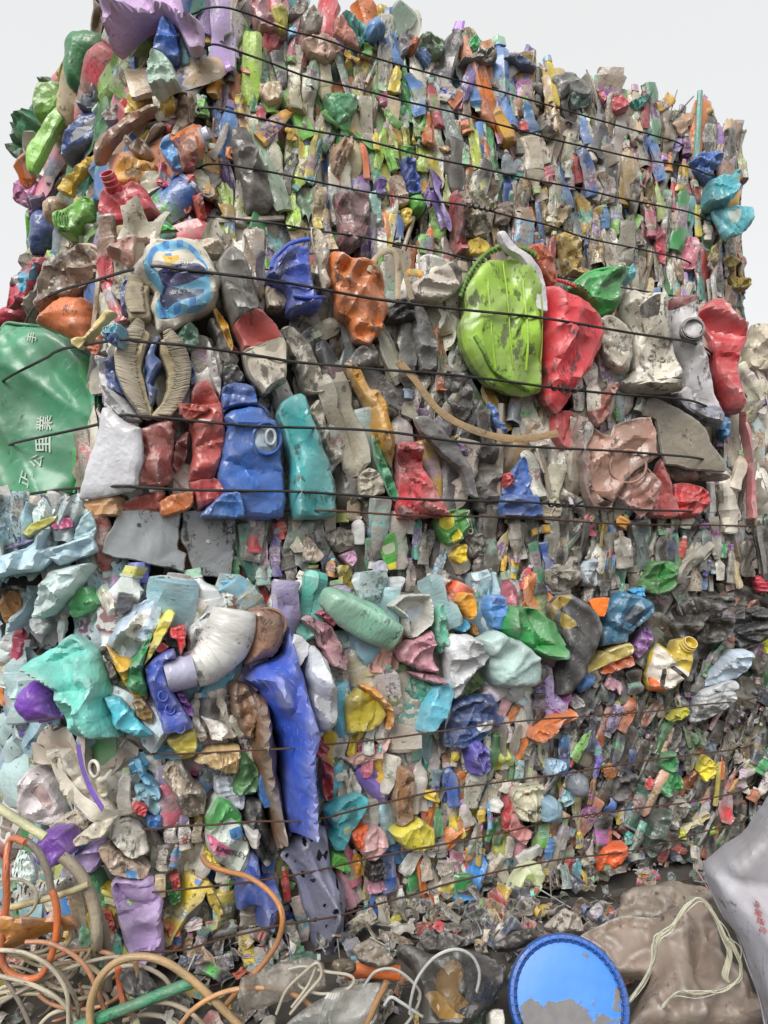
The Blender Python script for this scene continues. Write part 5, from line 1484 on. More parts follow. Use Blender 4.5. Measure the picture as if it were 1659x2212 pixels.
def bucket_lid_material():
    m = bpy.data.materials.new('blue_lid_with_grey_residue'); m.use_nodes = True; nt = m.node_tree; bs = nt.nodes['Principled BSDF']
    lc = nd(nt, 'ShaderNodeAttribute', attribute_name='loc').outputs['Vector']
    n1 = noise_tex(nt, lc, 1.15, 5.0, 0.62); n2 = noise_tex(nt, lc, 6.0, 3.0)
    s = nd(nt, 'ShaderNodeSeparateXYZ'); nt.links.new(lc, s.inputs[0])
    f = math_(nt, 'ADD', n1, math_(nt, 'MULTIPLY', s.outputs[2], -.11))
    g_ = ramp(nt, f, .515, .53)
    c = mixc(nt, g_, mixc(nt, n2, (0.035, 0.19, 0.60), (0.055, 0.25, 0.70)), mixc(nt, n2, (0.13, 0.125, 0.13), (0.24, 0.23, 0.225)))
    nt.links.new(c, bs.inputs['Base Color']); nt.links.new(ramp(nt, g_, 0, 1, .42, .8), bs.inputs['Roughness'])
    bp = nd(nt, 'ShaderNodeBump'); bp.inputs['Strength'].default_value = .3; bp.inputs['Distance'].default_value = .004
    nt.links.new(math_(nt, 'ADD', g_, math_(nt, 'MULTIPLY', n2, .4)), bp.inputs['Height']); nt.links.new(bp.outputs[0], bs.inputs['Normal'])
    return m
blue_bucket()
SURF['sk1'] = Plane(unproject(1450, 2100, 1.62), (-.1, -.66, .74)); SURF['sk2'] = Plane(unproject(1400, 1960, 1.86), (-.1, -.8, .6))
trace('''
@ B6 sk2
cloth grey_sack 84776a d=.4 o=.0 H=.05 r=24 | 780,1020 805,870 900,812 1100,790 1290,820 1340,900 1250,960 1000,1040 850,1040 | grey brown dusty sheet tucked behind the folded sack at the right | sheet
bag white_box d6d2da d=.15 o=.03 | 612,962 660,912 695,955 690,1020 640,1010 | small white and blue torn packet at the foot of the bale | packet
> 3a5aa0 | 660,1005 690,985 690,1018 665,1018
bag torn_sheet bcb4a8 d=.6 o=.02 | 348,1052 440,962 480,940 572,1012 582,1092 440,1095 | dirty white torn sheet behind the blue bucket lid | sheet
bag dark_scrap 3c3634 d=.3 o=.0 | 60,1150 180,1080 300,1060 330,1120 200,1180 80,1190 | dark dirty scrap at the foot of the bale left of the torn sheet | scrap
@ B6 sk1
cloth grey_sack 95857a d=.40 o=.02 H=.06 r=44 c=.78 f=13 j=.5 | 560,1112 720,1012 850,982 1000,1002 1200,902 1262,882 1352,992 1382,1142 1402,1302 1502,1362 1602,1502 1660,1680 840,1680 900,1502 980,1332 760,1312 700,1202 | large folded grey brown sack right of the blue bucket lid | sack
''')
GS = last()
trace('''
@ B6 sack
woven white_sack b6b5bf d=.3 o=.0 H=.12 T=.14 r=44 c=.62 f=9 s=.15 j=.3 | 1280,692 1352,612 1502,502 1622,332 1700,240 1950,150 1950,1690 1660,1690 1622,1482 1562,1342 1482,1102 1402,992 1322,832 | big white woven sack standing at the right edge with red characters | woven sack
''')
WS = last()
add_tube(WS, 'seam', 'B6', [(1290, 720), (1330, 830), (1400, 970), (1475, 1090), (1540, 1270), (1600, 1430), (1640, 1600)], 5, '#a8a6ae', .002, dirt=.4)
for ch, x, y in (('中', 1578, 852), ('装', 1588, 896), ('量', 1600, 938), ('化', 1612, 982)): add_text(WS, 'red_character', 'B6', x, y, 40, -102, ch, '#b8585c', .004, .01)
def twine(tile, pts, rpx, d, label):
    P = [ray_at(tile, p[0], p[1], d) for p in pts]
    root = bpy.data.objects.new('twine', tube_mesh('twine', P, rpx * ZS / F_PX * d, M_SOFT, n=7, sub=8, flat=.55)); link(root)
    root.color = (*hexc('#ccc9a8'), .2); tag(root, label, 'twine')
    rng = random.Random(3)
    for k in range(4):
        Q = [p + Vector((rng.gauss(0, .004), rng.gauss(0, .003), rng.gauss(0, .004))) for p in P]
        child_mesh('strand', tube_mesh('strand', Q, rpx * .22 * ZS / F_PX * d, M_SOFT, n=5, sub=8), root, hexc('#d6d4b8'), .15)
twine('B6', [(790, 1540), (850, 1480), (930, 1372), (995, 1240), (1020, 1120), (1100, 1052), (1200, 922), (1262, 888), (1330, 960), (1392, 1080), (1435, 1210), (1405, 1330), (1425, 1370)], 17, 1.47, 'thick cream twine looping over the folded sack from the blue lid')
twine('B6', [(1050, 1520), (1130, 1432), (1250, 1442), (1400, 1412), (1482, 1362), (1505, 1282), (1470, 1180), (1420, 1120)], 13, 1.46, 'thinner frayed cream twine curling at the bottom right')
# ================================================================== thin squashed bale and lowest bale
trace('''
@ B1 str
metal metal_panel 9aa0a5 d=.35 o=.05 r=22 | 590,262 640,120 685,10 1052,10 1042,240 1082,262 1072,372 850,322 | larger bent grey metal panel with a screw hole, upper left above the lowest bale | metal panel
''')
add_ring(last(), 'screw_hole', 'B1', 812, 104, 7, 7, 5, '#3a3a3c', .001)
trace('''
@ B1 str
metal metal_panel 8b9095 d=.45 o=.045 r=22 | 1060,10 1372,10 1372,180 1346,406 1140,402 1110,322 1060,180 | smaller bent grey metal panel right of the larger metal panel | metal panel
''')
add_ring(last(), 'screw_hole', 'B1', 1207, 200, 7, 7, 5, '#d0d0d0', .001)
trace('''
@ B1 str
bag pale_sheet b0ccda d=.12 o=.06 H=.05 r=22 | -40,290 150,230 250,140 290,112 252,230 350,212 540,152 572,250 470,292 350,332 300,302 240,362 100,382 -40,410 | pale blue crumpled sheet at the left edge level with the metal panels | plastic sheet
jug pale_tub a2c2ca d=.15 o=.04 | 430,182 470,60 530,10 572,100 542,192 | pale blue ribbed tub left of the larger metal panel | tub
jug yellow_rim b8b44a d=.3 | 128,152 200,82 350,35 332,82 220,142 182,178
> 58b48c | 185,165 270,120 290,140 240,168
jug crumpled_piece b04a78 d=.3 | 300,112 330,62 420,52 432,112 330,132
bag crumpled_piece 7a70a8 d=.3 | 20,240 120,190 220,180 100,235
@ B1 low
bag pale_sheet c6dada d=.15 o=.08 H=.05 r=20 | 215,610 260,450 330,352 545,318 490,392 420,502 300,622 230,642 | long pale aqua crumpled sheet hanging over the top left of the lowest bale | plastic sheet
bag crumpled_piece bcd6e4 d=.1 o=.06 | 40,720 150,560 180,402 262,372 272,432 182,622 100,700
bag crumpled_piece d4d8d8 d=.2 o=.05 | 180,650 240,620 300,680 260,740 200,720
jug orange_tube dc9c56 d=.35 o=.05 | 8,562 30,482 80,460 132,502 132,642 40,672 | torn orange tube at the left edge of the lowest bale | tube
bag teal_sheet 78d2c6 d=.15 o=.07 H=.06 r=30 c=1.2 | 165,952 200,882 330,802 370,782 420,742 490,762 590,872 642,1050 642,1100 652,1200 725,1332 560,1332 440,1302 400,1192 330,1022 230,962 | large turquoise crumpled sheet at the left of the lowest bale | plastic sheet
dome purple_cap 7644ae d=.12 o=.11 H=.07 c=.2 | 104,1132 120,1072 190,1012 230,1000 312,1050 352,1150 372,1212 250,1242 180,1242 120,1182 | glossy purple dome cap on the turquoise sheet at the left | cap
''')
add_tube(last(), 'cap_rim', 'B1', [(235, 1005), (318, 1052), (356, 1150), (370, 1205), (250, 1236)], 10, '#8a58c0', .001)
trace('''
@ B1 low
jug cyan_bottle 50c4da d=.12 o=.07 H=.05 | 608,1102 700,1100 780,1180 842,1250 902,1312 820,1332 680,1282 640,1182 | cyan bottle with a brown cap right of the turquoise sheet | bottle
jug crumpled_piece 8a6a34 d=.5 o=.085 | 768,1122 830,1100 892,1182 882,1252 800,1212
jug crumpled_piece 4a9a5e d=.25 o=.03 | 400,562 450,472 520,460 592,560 520,612 430,642
board dark_tile 50545e d=.2 o=.06 | 672,570 690,485 778,500 760,590 700,620
bag printed_sheet b4c8dc d=.4 o=.04 r=20 | 620,800 700,640 780,560 900,520 945,560 940,660 860,800 760,880 700,860
> e0e0dc | 720,700 800,610 880,580 860,640 780,760
bag yellow_bag d6a62c d=.35 o=.06 | 610,785 680,842 760,882 790,902 852,1000 862,1112 780,1092 700,982 | folded yellow orange bag right of the turquoise sheet | plastic bag
bag crumpled_piece 34322c d=.2 | 578,822 630,802 700,992 650,1022
bag green_glove 2a985a d=.15 o=.08 | 738,1032 745,922 800,852 880,722 892,742 852,852 832,952 862,1042 842,1102 780,1072 | smooth green rubber glove beside the folded yellow bag | glove
bag crumpled_piece d8cc58 d=.2 o=.07 | 830,922 880,772 930,652 980,592 1022,612 980,722 880,872
board crumpled_piece d43a3c d=.1 o=.08 | 862,800 905,760 985,805 930,845
> ecebe6 | 905,760 925,745 1003,795 985,806
jug spray_trigger d42c36 d=.12 o=.09 s=.7 | 992,692 1082,680 1082,792 1052,862 1030,772 990,752 | bright red spray trigger above the blue box | spray trigger
jug blue_box 3852b2 d=.25 o=.08 H=.05 s=.6 r=22 | 840,932 900,862 1012,820 1032,872 960,902 992,1050 1092,1190 1127,1272 960,1322 920,1212 870,1062 | long blue plastic box standing diagonally left of centre | plastic box
''')
for x, y in ((975, 1130), (935, 1055), (1030, 1230)): add_ring(last(), 'moulded_ring', 'B1', x, y, 26, 28, 5, '#4a66c4', .002)
trace('''
@ B1 low
jug crumpled_piece d4c456 d=.35 o=.05 | 890,1210 950,1330 1125,1275 1155,1360 1120,1450 1050,1460 960,1340
bag crumpled_piece c8ccd0 d=.5 o=.05 | 1092,722 1160,642 1250,590 1290,700 1180,860 1100,860
''')
ELB = solid_tube(B_LOW, 'pipe_elbow', 'B1', [(1370, 590), (1350, 690), (1300, 800), (1220, 890), (1120, 945)], [130, 150, 150, 128, 108], '#dcdcda', 'white plastic pipe elbow sticking out at the top of the lowest bale', 'pipe elbow', .07, .45, .85)
solid_tube(B_LOW, 'collar', 'B1', [(1130, 942), (1050, 962), (965, 985)], [116, 118, 116], '#b4b4ce', None, None, .078, .15, .85, parent=ELB, bumps=.01)
solid_tube(B_LOW, 'socket_band', 'B1', [(1250, 870), (1215, 895), (1180, 915)], [142, 140, 128], '#e4e4e2', None, None, .074, .2, .86, parent=ELB, bumps=.01)
trace('''
@ B1 low
dome brown_lid 926a54 d=.5 o=.06 H=.06 c=.12 | 1420,622 1470,577 1560,570 1630,622 1652,702 1642,792 1580,862 1420,912 1450,782 1460,652 | round brown rusty lid beside the white pipe elbow | lid
''')
add_ring(last(), 'lid_rim', 'B1', 1520, 665, 108, 88, 9, '#9a7460', .004)
trace('''
@ B1 low
bag leather_bag 7a5638 d=.4 o=.04 | 1320,1022 1380,1002 1470,1042 1560,1152 1592,1342 1500,1347 1430,1332 1360,1202 | brown leathery bag left of the royal blue tarpaulin | bag
bag crumpled_piece 7a3a9a d=.2 o=.05 | 1020,1072 1070,1072 1130,1180 1120,1212 1080,1190
bag crumpled_piece d8d4cc d=.25 o=.04 | 1110,1200 1160,1220 1210,1330 1160,1360 1120,1290
bag crumpled_piece e4e0dc d=.4 o=.05 | 1170,1210 1300,1250 1380,1320 1340,1342 1230,1345 1215,1280
@ B2 low
bag blue_tarp 3457c4 d=.22 o=.05 H=.05 r=34 c=1.1 a=5 f=5 | -20,1000 80,892 190,852 222,642 262,802 302,902 342,1102 347,1402 362,1640 352,1822 312,1872 250,1852 215,1890 180,1502 120,1202 60,1062 | royal blue folded tarpaulin running down the middle of the lowest bale | tarpaulin
bag leather_strip 76502f d=.45 o=.045 a=5 | 0,1062 60,1082 110,1132 142,1332 172,1502 212,1852 160,1992 100,1702 20,1452 | long brown leathery strip left of the royal blue tarpaulin | leather strip
jug white_jug c4c8d0 d=.3 o=.065 H=.05 | 330,822 380,802 450,882 482,982 512,1102 492,1252 440,1312 380,1282 340,1172 | greyish white crushed jug right of the royal blue tarpaulin | jug
board white_scrap e8eaf0 d=.08 o=.08 | 238,802 265,735 312,745 352,792 340,852 270,962 | bright white torn scrap lying over the royal blue tarpaulin | plastic scrap
''')
GBT = solid_tube(B_LOW, 'bottle', 'B2', [(425, 520), (470, 535), (560, 590), (680, 655), (790, 715), (838, 742)], [40, 80, 104, 108, 100, 90], '#8abea6', 'big pale green square bottle lying at the top of the lowest bale', 'bottle', .085, .5, .9, bumps=.04, square=.95, n=24)
solid_tube(B_LOW, 'bottle_base', 'B2', [(826, 735), (846, 748), (856, 753)], [92, 88, 66], '#a8d2b2', None, None, .087, .2, .9, parent=GBT, bumps=.005, square=.6)
trace('''
@ B2 low
board moulded_strip 2c6a5a d=.3 o=.03 | 470,490 560,478 640,520 560,540
''')
trace('''
@ B2 low
jug white_tub c6c6be d=.25 o=.07 h=.05 H=.05 | 818,572 850,532 900,502 1040,500 1062,602 1052,682 940,762 912,722 902,642 | white open tub beside the pale green square bottle | tub
> c0ccd8 | 890,602 1012,572 1002,642 922,682
bag slipper b48490 d=.5 o=.06 | 303,642 350,620 410,652 482,692 532,782 572,862 562,952 480,922 430,822 380,722 | dusty pink slipper below the pale green square bottle | slipper
> 7a5a5c | 345,660 400,700 450,800 425,790 370,720
bag crumpled_piece bc4a6a d=.3 o=.05 | 390,612 440,590 502,642 492,692 430,642
bag pink_pouch c48a98 d=.35 o=.08 | 858,832 930,772 1062,715 1082,802 1072,872 1102,962 1000,942 880,892 | dusty pink crumpled pouch below the white open tub | pouch
bag crumpled_piece b47486 d=.35 o=.06 | 930,952 1090,962 1132,1012 1070,1022 980,992
bag crumpled_piece 64b69e d=.25 o=.05 | 1060,652 1090,572 1180,540 1140,622 1152,742 1100,852 1070,782
jug crumpled_piece 34a6d0 d=.2 | 1138,642 1272,640 1272,702 1230,722 1140,692
jug orange_leaf e69e22 d=.2 o=.07 | 1218,542 1240,492 1290,490 1317,562 1302,642 1280,645 | orange leaf-shaped piece sticking up at the top of the lowest bale | plastic scrap
bag crumpled_piece d08a20 d=.3 | 1280,662 1320,682 1332,742 1290,732
jug blue_jug 5696de d=.2 o=.06 | 1378,582 1400,502 1480,510 1502,602 1480,702 1420,692 | light blue jug with a torn mouth at the top of the lowest bale | jug
> 2c5a9a | 1395,520 1470,530 1460,560 1400,555
bag green_bag 2a9c4c d=.3 o=.06 H=.05 r=22 c=1.2 | 1458,702 1510,562 1660,582 1770,660 1815,800 1750,890 1665,850 1560,782 | shiny green crumpled bag right of the light blue jug | plastic bag
bag white_bag ccd0d4 d=.2 o=.08 H=.05 r=22 c=1.2 | 1128,782 1180,732 1262,732 1330,762 1397,862 1330,922 1200,1112 1170,1082 1150,902 | crumpled white bag in the upper middle of the lowest bale | plastic bag
bag mint_bag b6d4d0 d=.1 o=.07 H=.07 r=24 c=.6 | 1330,762 1430,712 1560,762 1662,852 1690,1002 1650,1040 1420,1032 1380,902 | puffed translucent mint bag right of the crumpled white bag | plastic bag
bag crumpled_piece 4a9c86 d=.25 | 888,1052 950,962 1002,982 1072,1052 1012,1132 940,1122
jug cyan_bottle 62bad2 d=.25 o=.06 H=.045 | 968,1282 1012,1152 1090,1012 1150,990 1187,1052 1160,1152 1080,1282 1010,1327 | sky blue soft bottle below the dusty pink pouch | bottle
bag navy_bag 2b4a80 d=.25 o=.055 r=24 | 1148,1182 1230,1112 1420,1082 1432,1252 1360,1352 1250,1392 1140,1392 | navy blue printed packet with a white barcode in the lowest bale | packet
> d8dce0 | 1320,1250 1400,1225 1410,1275 1330,1300
> c8ccd4 | 1145,1180 1165,1180 1160,1280 1145,1280
jug crumpled_piece b4a436 d=.35 o=.05 | 558,1122 640,1052 760,1112 802,1202 720,1292 570,1312
bag crumpled_piece e69c2a d=.25 o=.06 | 648,1032 740,1052 812,1132 837,1202 832,1272 802,1292 800,1182
bag crumpled_piece d8a8a0 d=.3 | 560,1462 700,1402 822,1332 762,1452 602,1495
bag crumpled_piece b22a34 d=.3 o=.04 | 420,1450 480,1490 492,1690 440,1702 410,1570
bag crumpled_piece c43c48 d=.25 | 350,1352 430,1340 472,1402 430,1462 360,1422
bag violet_pouch 5650b2 d=.25 o=.05 | 1268,1372 1330,1340 1382,1402 1400,1500 1340,1560 1290,1540 | violet blue crushed bottle right of the navy blue packet | bottle
bag crumpled_piece d4a09a d=.35 | 660,870 760,820 830,830 860,900 840,960 700,960 
''')
trace('''
@ B2 str
bag printed_bag 3f9436 d=.4 o=.05 | 1088,62 1130,10 1285,10 1272,132 1202,212 1150,217 1100,132 | green and yellow printed bag with white letters in the thin dark bale | printed bag
> d6cc2c | 1105,40 1185,30 1180,100 1140,130 1105,100
> d0c02a | 1160,190 1200,120 1215,150 1185,215
''')
add_text(last(), 'lettering', 'B2', 1237, 90, 58, -76, 'NEED', '#dcdccf', .003, .02)
trace('''
@ B2 str
board green_packet 46a238 d=.25 o=.05 | 722,192 840,132 862,192 857,352 800,362 760,252 | bright green and yellow packet in the thin dark bale | packet
> d8cc40 | 800,330 855,310 857,352 800,360
> b8c8a8 | 770,225 840,200 845,250 790,270
jug yellow_scrap e0c022 d=.2 o=.05 | 1172,282 1210,222 1262,210 1262,312 1220,327
jug crumpled_piece c4c4da d=.2 o=.05 | 718,382 735,315 775,300 802,340 800,420 760,465 728,440
bag crumpled_piece d4a4c6 d=.3 | 528,272 610,242 632,302 590,342
bag crumpled_piece 7a7670 d=.6 | 1260,180 1330,140 1390,180 1340,290 1270,280
bag crumpled_piece 948e84 d=.6 | 440,160 520,110 600,140 610,220 530,260 470,220
bag crumpled_piece b8a898 d=.7 o=.04 | 310,250 330,140 400,220 440,280 390,320 320,310
@ B3 str
bag green_bag 2a8634 d=.35 o=.05 | 898,452 970,312 1050,302 1132,332 1112,472 1000,512 | dark green crumpled bag at the right of the thin dark bale | plastic bag
bag crumpled_piece 34a4de d=.2 o=.05 | 850,480 880,462 935,462 935,515 880,512
bag crumpled_piece 9a958a d=.6 | 360,360 450,300 540,280 535,450 420,490 370,440
bag crumpled_piece b0bcc8 d=.5 | 555,340 640,290 655,450 570,450
bag crumpled_piece b82c44 d=.3 o=.04 | 1580,400 1660,385 1690,480 1600,490
@ B3 low
bag black_bag 303136 d=.12 o=.07 H=.06 r=26 c=.6 a=30 | 360,562 420,502 510,490 600,540 662,622 682,722 642,862 560,1002 500,1082 430,1092 420,982 452,852 452,762 400,702 | bulky dark grey bag with flaking yellow paint, right of the green bag | bag
> 8a7430 | 368,572 430,512 505,500 470,560 400,600 392,660
> a08a34 | 440,600 500,640 520,680 450,700 420,650
jug teal_box 2b6c8e d=.25 o=.07 H=.05 s=.7 r=22 | 670,652 690,592 780,482 880,502 992,552 980,622 880,702 842,732 832,782 680,802 | teal blue crushed box with a dark label right of the dark grey bag | box
> 22364a | 790,642 850,562 912,582 880,682
board orange_tag ee7822 d=.1 o=.10 | 608,542 650,522 732,520 725,572 702,632 660,632 | bright orange arrow-shaped tag on the teal blue box | tag
jug crumpled_piece e0cc70 d=.25 o=.05 | 578,932 680,832 830,782 872,792 862,852 720,912 600,962
bag crumpled_piece de7446 d=.35 o=.05 | 640,932 780,862 850,842 872,912 700,972
bag violet_bag b080c6 d=.25 o=.06 | 868,802 900,722 960,692 987,762 940,842 890,882
jug yellow_bottle d8be44 d=.3 o=.08 H=.06 s=.4 r=22 | 935,962 970,832 1010,782 1088,832 1112,772 1150,760 1212,772 1217,812 1195,942 1160,1002 1050,1062 950,1052 | yellow bottle with its cap up and an orange and white label, right side | bottle
> e0d8cc | 940,960 972,840 1008,792 1088,890 1172,950 1155,998 1050,1055 955,1045
> de6a24 | 945,975 985,990 1030,1040 1060,1055 1000,1060 952,1048
> 2a2826 | 1000,1030 1012,930 1035,925 1030,1010
> 2a2826 | 1060,920 1085,910 1160,970 1150,985
''')
add_neck(last(), 'screw_cap', 'B3', 1165, 800, 40, '#d8be44', .03, (.3, .8))
trace('''
@ B3 low
bag black_bag 302d2b d=.2 o=.06 H=.05 r=22 | 1038,622 1170,522 1440,502 1462,562 1300,642 1160,782 1090,762 | black flattened tray above the yellow bottle at the right | tray
bag black_bag 35302d d=.3 o=.05 | 1180,772 1300,652 1462,642 1440,762 1300,792
bag black_bag 222327 d=.15 o=.06 a=90 f=6 | 1458,602 1600,572 1690,602 1660,762 1500,832 1450,752 | black ribbed bag at the right edge of the lowest bale | plastic bag
bag pale_bag c4d6e8 d=.15 o=.06 H=.05 | 1258,1042 1330,922 1440,822 1562,832 1540,932 1440,1002 | pale blue translucent bag at the right edge below the black ribbed bag | plastic bag
bag printed_bag c6cace d=.25 o=.065 | 1208,1162 1260,1072 1440,1002 1482,1022 1450,1152 1290,1232 1200,1252 | white bag with rows of fine print at the right edge | printed bag
''')
for k in range(6): add_text(last(), 'fine_print', 'B3', 1345, 1075 + k * 22, 17, 10, 'nutrition information per serving', '#5a5e68', .003)
trace('''
@ B3 low
bag crumpled_piece c8d040 d=.3 o=.05 | 1600,772 1680,702 1690,842 1630,850
bag orange_tube e67626 d=.5 o=.06 | 278,1342 300,1282 430,1202 510,1170 512,1212 420,1292 330,1372 | orange ribbed tube lying diagonally near the middle right | tube
bag crumpled_piece ac64ae d=.25 | 430,1112 500,1062 502,1102 450,1212 370,1222
dome crumpled_piece 5688c8 d=.25 | 528,1032 570,962 640,972 642,1022 560,1072
bag crumpled_piece e0dee0 d=.3 | 488,1112 540,1082 592,1142 520,1172
jug dark_can 4b494c d=.4 | 430,1302 520,1212 610,1162 612,1192 500,1312
bag crumpled_piece dedc3c d=.3 o=.05 | 1068,1232 1110,1182 1190,1160 1197,1202 1100,1242
@ B4 low
jug white_jug dcd4d8 d=.3 o=.06 H=.05 r=22 | 118,352 130,192 200,112 330,202 402,402 300,452 140,422 | white crushed jug with faint print at the far left of the lowest bale | jug
> b8a0a0 | 215,240 290,190 340,300 320,350
bag white_sheet d8d0c0 d=.3 o=.05 | 270,20 420,20 460,80 620,300 700,400 600,410 480,390 380,250 330,120
bag crumpled_piece d0c8b4 d=.55 o=.05 | 288,462 420,382 562,402 482,502
sheet cream_leaf d4ccb8 d=.3 o=.075 | 428,542 560,432 692,402 602,532 452,582 | cream leaf-shaped flap right of the small purple cap | plastic flap
jug purple_cap 7a4cac d=.12 o=.12 H=.06 c=.6 s=.7 | 233,562 260,492 380,482 452,562 462,592 402,642 310,697 258,642 | crushed glossy purple cap with square corners at the lower left | cap
bag lavender_pouch ae98ce d=.15 o=.06 c=1.2 | 438,622 500,590 590,542 602,602 560,722 480,732
jug crumpled_piece c0a894 d=.6 o=.05 | 560,580 640,560 740,640 880,700 840,760 640,730
> 5a90c0 | 735,690 800,700 790,750 740,745
jug leaf_bottle dcd8cc d=.5 o=.05 | 638,522 680,442 760,422 842,482 872,602 800,642 720,622
bag lavender_bag b49ace d=.15 o=.06 H=.05 r=24 c=1.1 | 648,802 760,762 900,760 952,882 940,1002 952,1042 962,1192 880,1212 750,1192 700,1062 | large lavender crumpled bag at the lower left of the lowest bale | plastic bag
bag crumpled_piece a890c4 d=.2 | 395,860 480,800 560,820 500,930 440,950
bag crumpled_piece 4a9a66 d=.3 | 510,740 560,730 610,830 650,920 590,950
bag crumpled_piece 6aa884 d=.3 | 470,1060 540,1000 560,1120 500,1230
bag crumpled_piece b83428 d=.3 | 590,960 650,920 690,1060 640,1060
bag crumpled_piece 5aa8d0 d=.3 | 758,32 820,62 862,152 942,232 947,302 870,262 800,152
bag crumpled_piece 8bbed0 d=.35 | 790,222 940,262 937,402 870,382 800,322
jug crumpled_piece 367cc8 d=.2 | 855,392 940,390 942,477 860,472
bag red_scrap c4303a d=.15 o=.06 | 773,372 800,322 862,352 842,402
jug dirty_bottle c0ae98 d=.95 o=.055 H=.045 | 938,172 980,92 1060,82 1120,172 1192,252 1192,382 1060,392 1002,252 | white bottle caked with brown dirt left of centre in the lowest bale | bottle
jug tan_cup c2a674 d=.25 o=.07 H=.05 | 1128,82 1210,12 1392,-5 1382,142 1300,144 1200,102 | tan ribbed cup lying on its side left of the royal blue tarpaulin | cup
''')
for k in range(5): add_tube(last(), 'cup_rib', 'B4', [(1265 + k * 26, 4 - k), (1262 + k * 26, 70), (1260 + k * 26, 138)], 4, '#b09464', .003, n=5, sub=3)
trace('''
@ B4 low
bag green_cloth 48864a d=.3 o=.06 | 1368,152 1380,22 1440,42 1502,132 1502,252 1420,282 1360,262 | dark green crumpled cloth right of the tan ribbed cup | cloth
board blue_panel 2a6ab0 d=.15 o=.06 | 1503,182 1530,142 1642,302 1647,347 1540,357 1503,282 | flat bright blue panel beside the brown leathery strip | plastic board
bag crumpled_piece cad2e2 d=.15 | 1258,172 1380,172 1432,292 1402,362 1250,262
jug printed_pouch c6d2c6 d=.45 o=.06 H=.035 r=26 c=.6 | 1190,402 1260,282 1340,312 1412,402 1420,482 1457,582 1452,682 1402,732 1300,692 1220,602 1192,500 | green and pink printed pouch with dark lettering, lower left of centre | pouch
> 34a648 | 1192,404 1260,286 1338,314 1408,402 1414,470 1340,402 1196,478
> d86a90 | 1200,500 1230,500 1340,570 1350,600 1290,610 1225,580
> 3a78b4 | 1330,470 1400,450 1425,500 1370,520 1335,505
''')
PP = last()
add_text(PP, 'print_lettering', 'B4', 1315, 545, 40, -28, 'KIMBERLEY', '#20264a', .003, .015)
add_text(PP, 'print_lettering', 'B4', 1390, 475, 44, -14, 'FC', '#20264a', .004, .02)
trace('''
@ B4 low
bag black_tarp 23252b d=.1 o=.045 a=20 | 1430,302 1520,300 1562,452 1622,622 1562,692 1490,652 1430,502 | black crumpled tarpaulin strip right of the printed pouch | tarpaulin
dome white_roll dcd8d4 d=.15 o=.07 s=.6 | 1415,460 1500,470 1517,502 1500,582 1462,582 | white rolled tube end on the black tarpaulin strip | tube
bag blue_cloth 3452a6 d=.2 o=.05 H=.04 r=22 c=1.2 a=20 | 1380,762 1440,602 1500,622 1522,762 1602,752 1602,902 1582,1062 1500,1032 1480,902 1380,942 | folded dark blue cloth below the printed pouch | cloth
bag crumpled_piece d6be3e d=.3 | 1180,572 1220,602 1302,692 1250,722 1200,642
bag crumpled_piece d2b838 d=.3 | 1190,802 1240,802 1312,952 1290,992 1220,922
bag crumpled_piece c4303a d=.2 | 988,762 1040,742 1052,802 1002,832
bag crumpled_piece 2a8c3c d=.2 | 968,832 1050,822 1052,902 990,912
board cardboard_tag d8c4a0 d=.1 o=.07 | 904,760 966,760 966,872 900,872 | small beige card tag beside the large lavender bag | card
bag crumpled_piece e0843c d=.4 | 948,1020 1050,1040 1060,1170 1000,1190 955,1120
> 3a5aa0 | 985,1090 1050,1080 1055,1130 990,1140
@ B5 low
jug beige_tube 96704f d=.5 o=.05 H=.03 | 868,112 930,110 957,182 947,422 850,452 848,252 | long beige brown flattened tube in the middle of the lowest bale | tube
bag cyan_packet 4cbac6 d=.3 o=.06 r=26 c=.7 | 438,372 520,312 650,270 692,312 682,382 620,462 582,542 552,602 500,602 470,542 500,482 | cyan printed packet with a barcode right of the royal blue tarpaulin | packet
> d8dede | 470,392 540,362 545,382 475,412
> 3a8a92 | 560,350 620,330 625,400 575,420
> c8c890 | 545,470 590,460 580,500 545,500
''')
for k in range(9): add_tube(last(), 'barcode_bar', 'B5', [(476 + k * 7.5, 396 - k * 3.2), (478 + k * 7.5, 408 - k * 3.2)], 1.6, '#22262a', .003, n=4, sub=2)
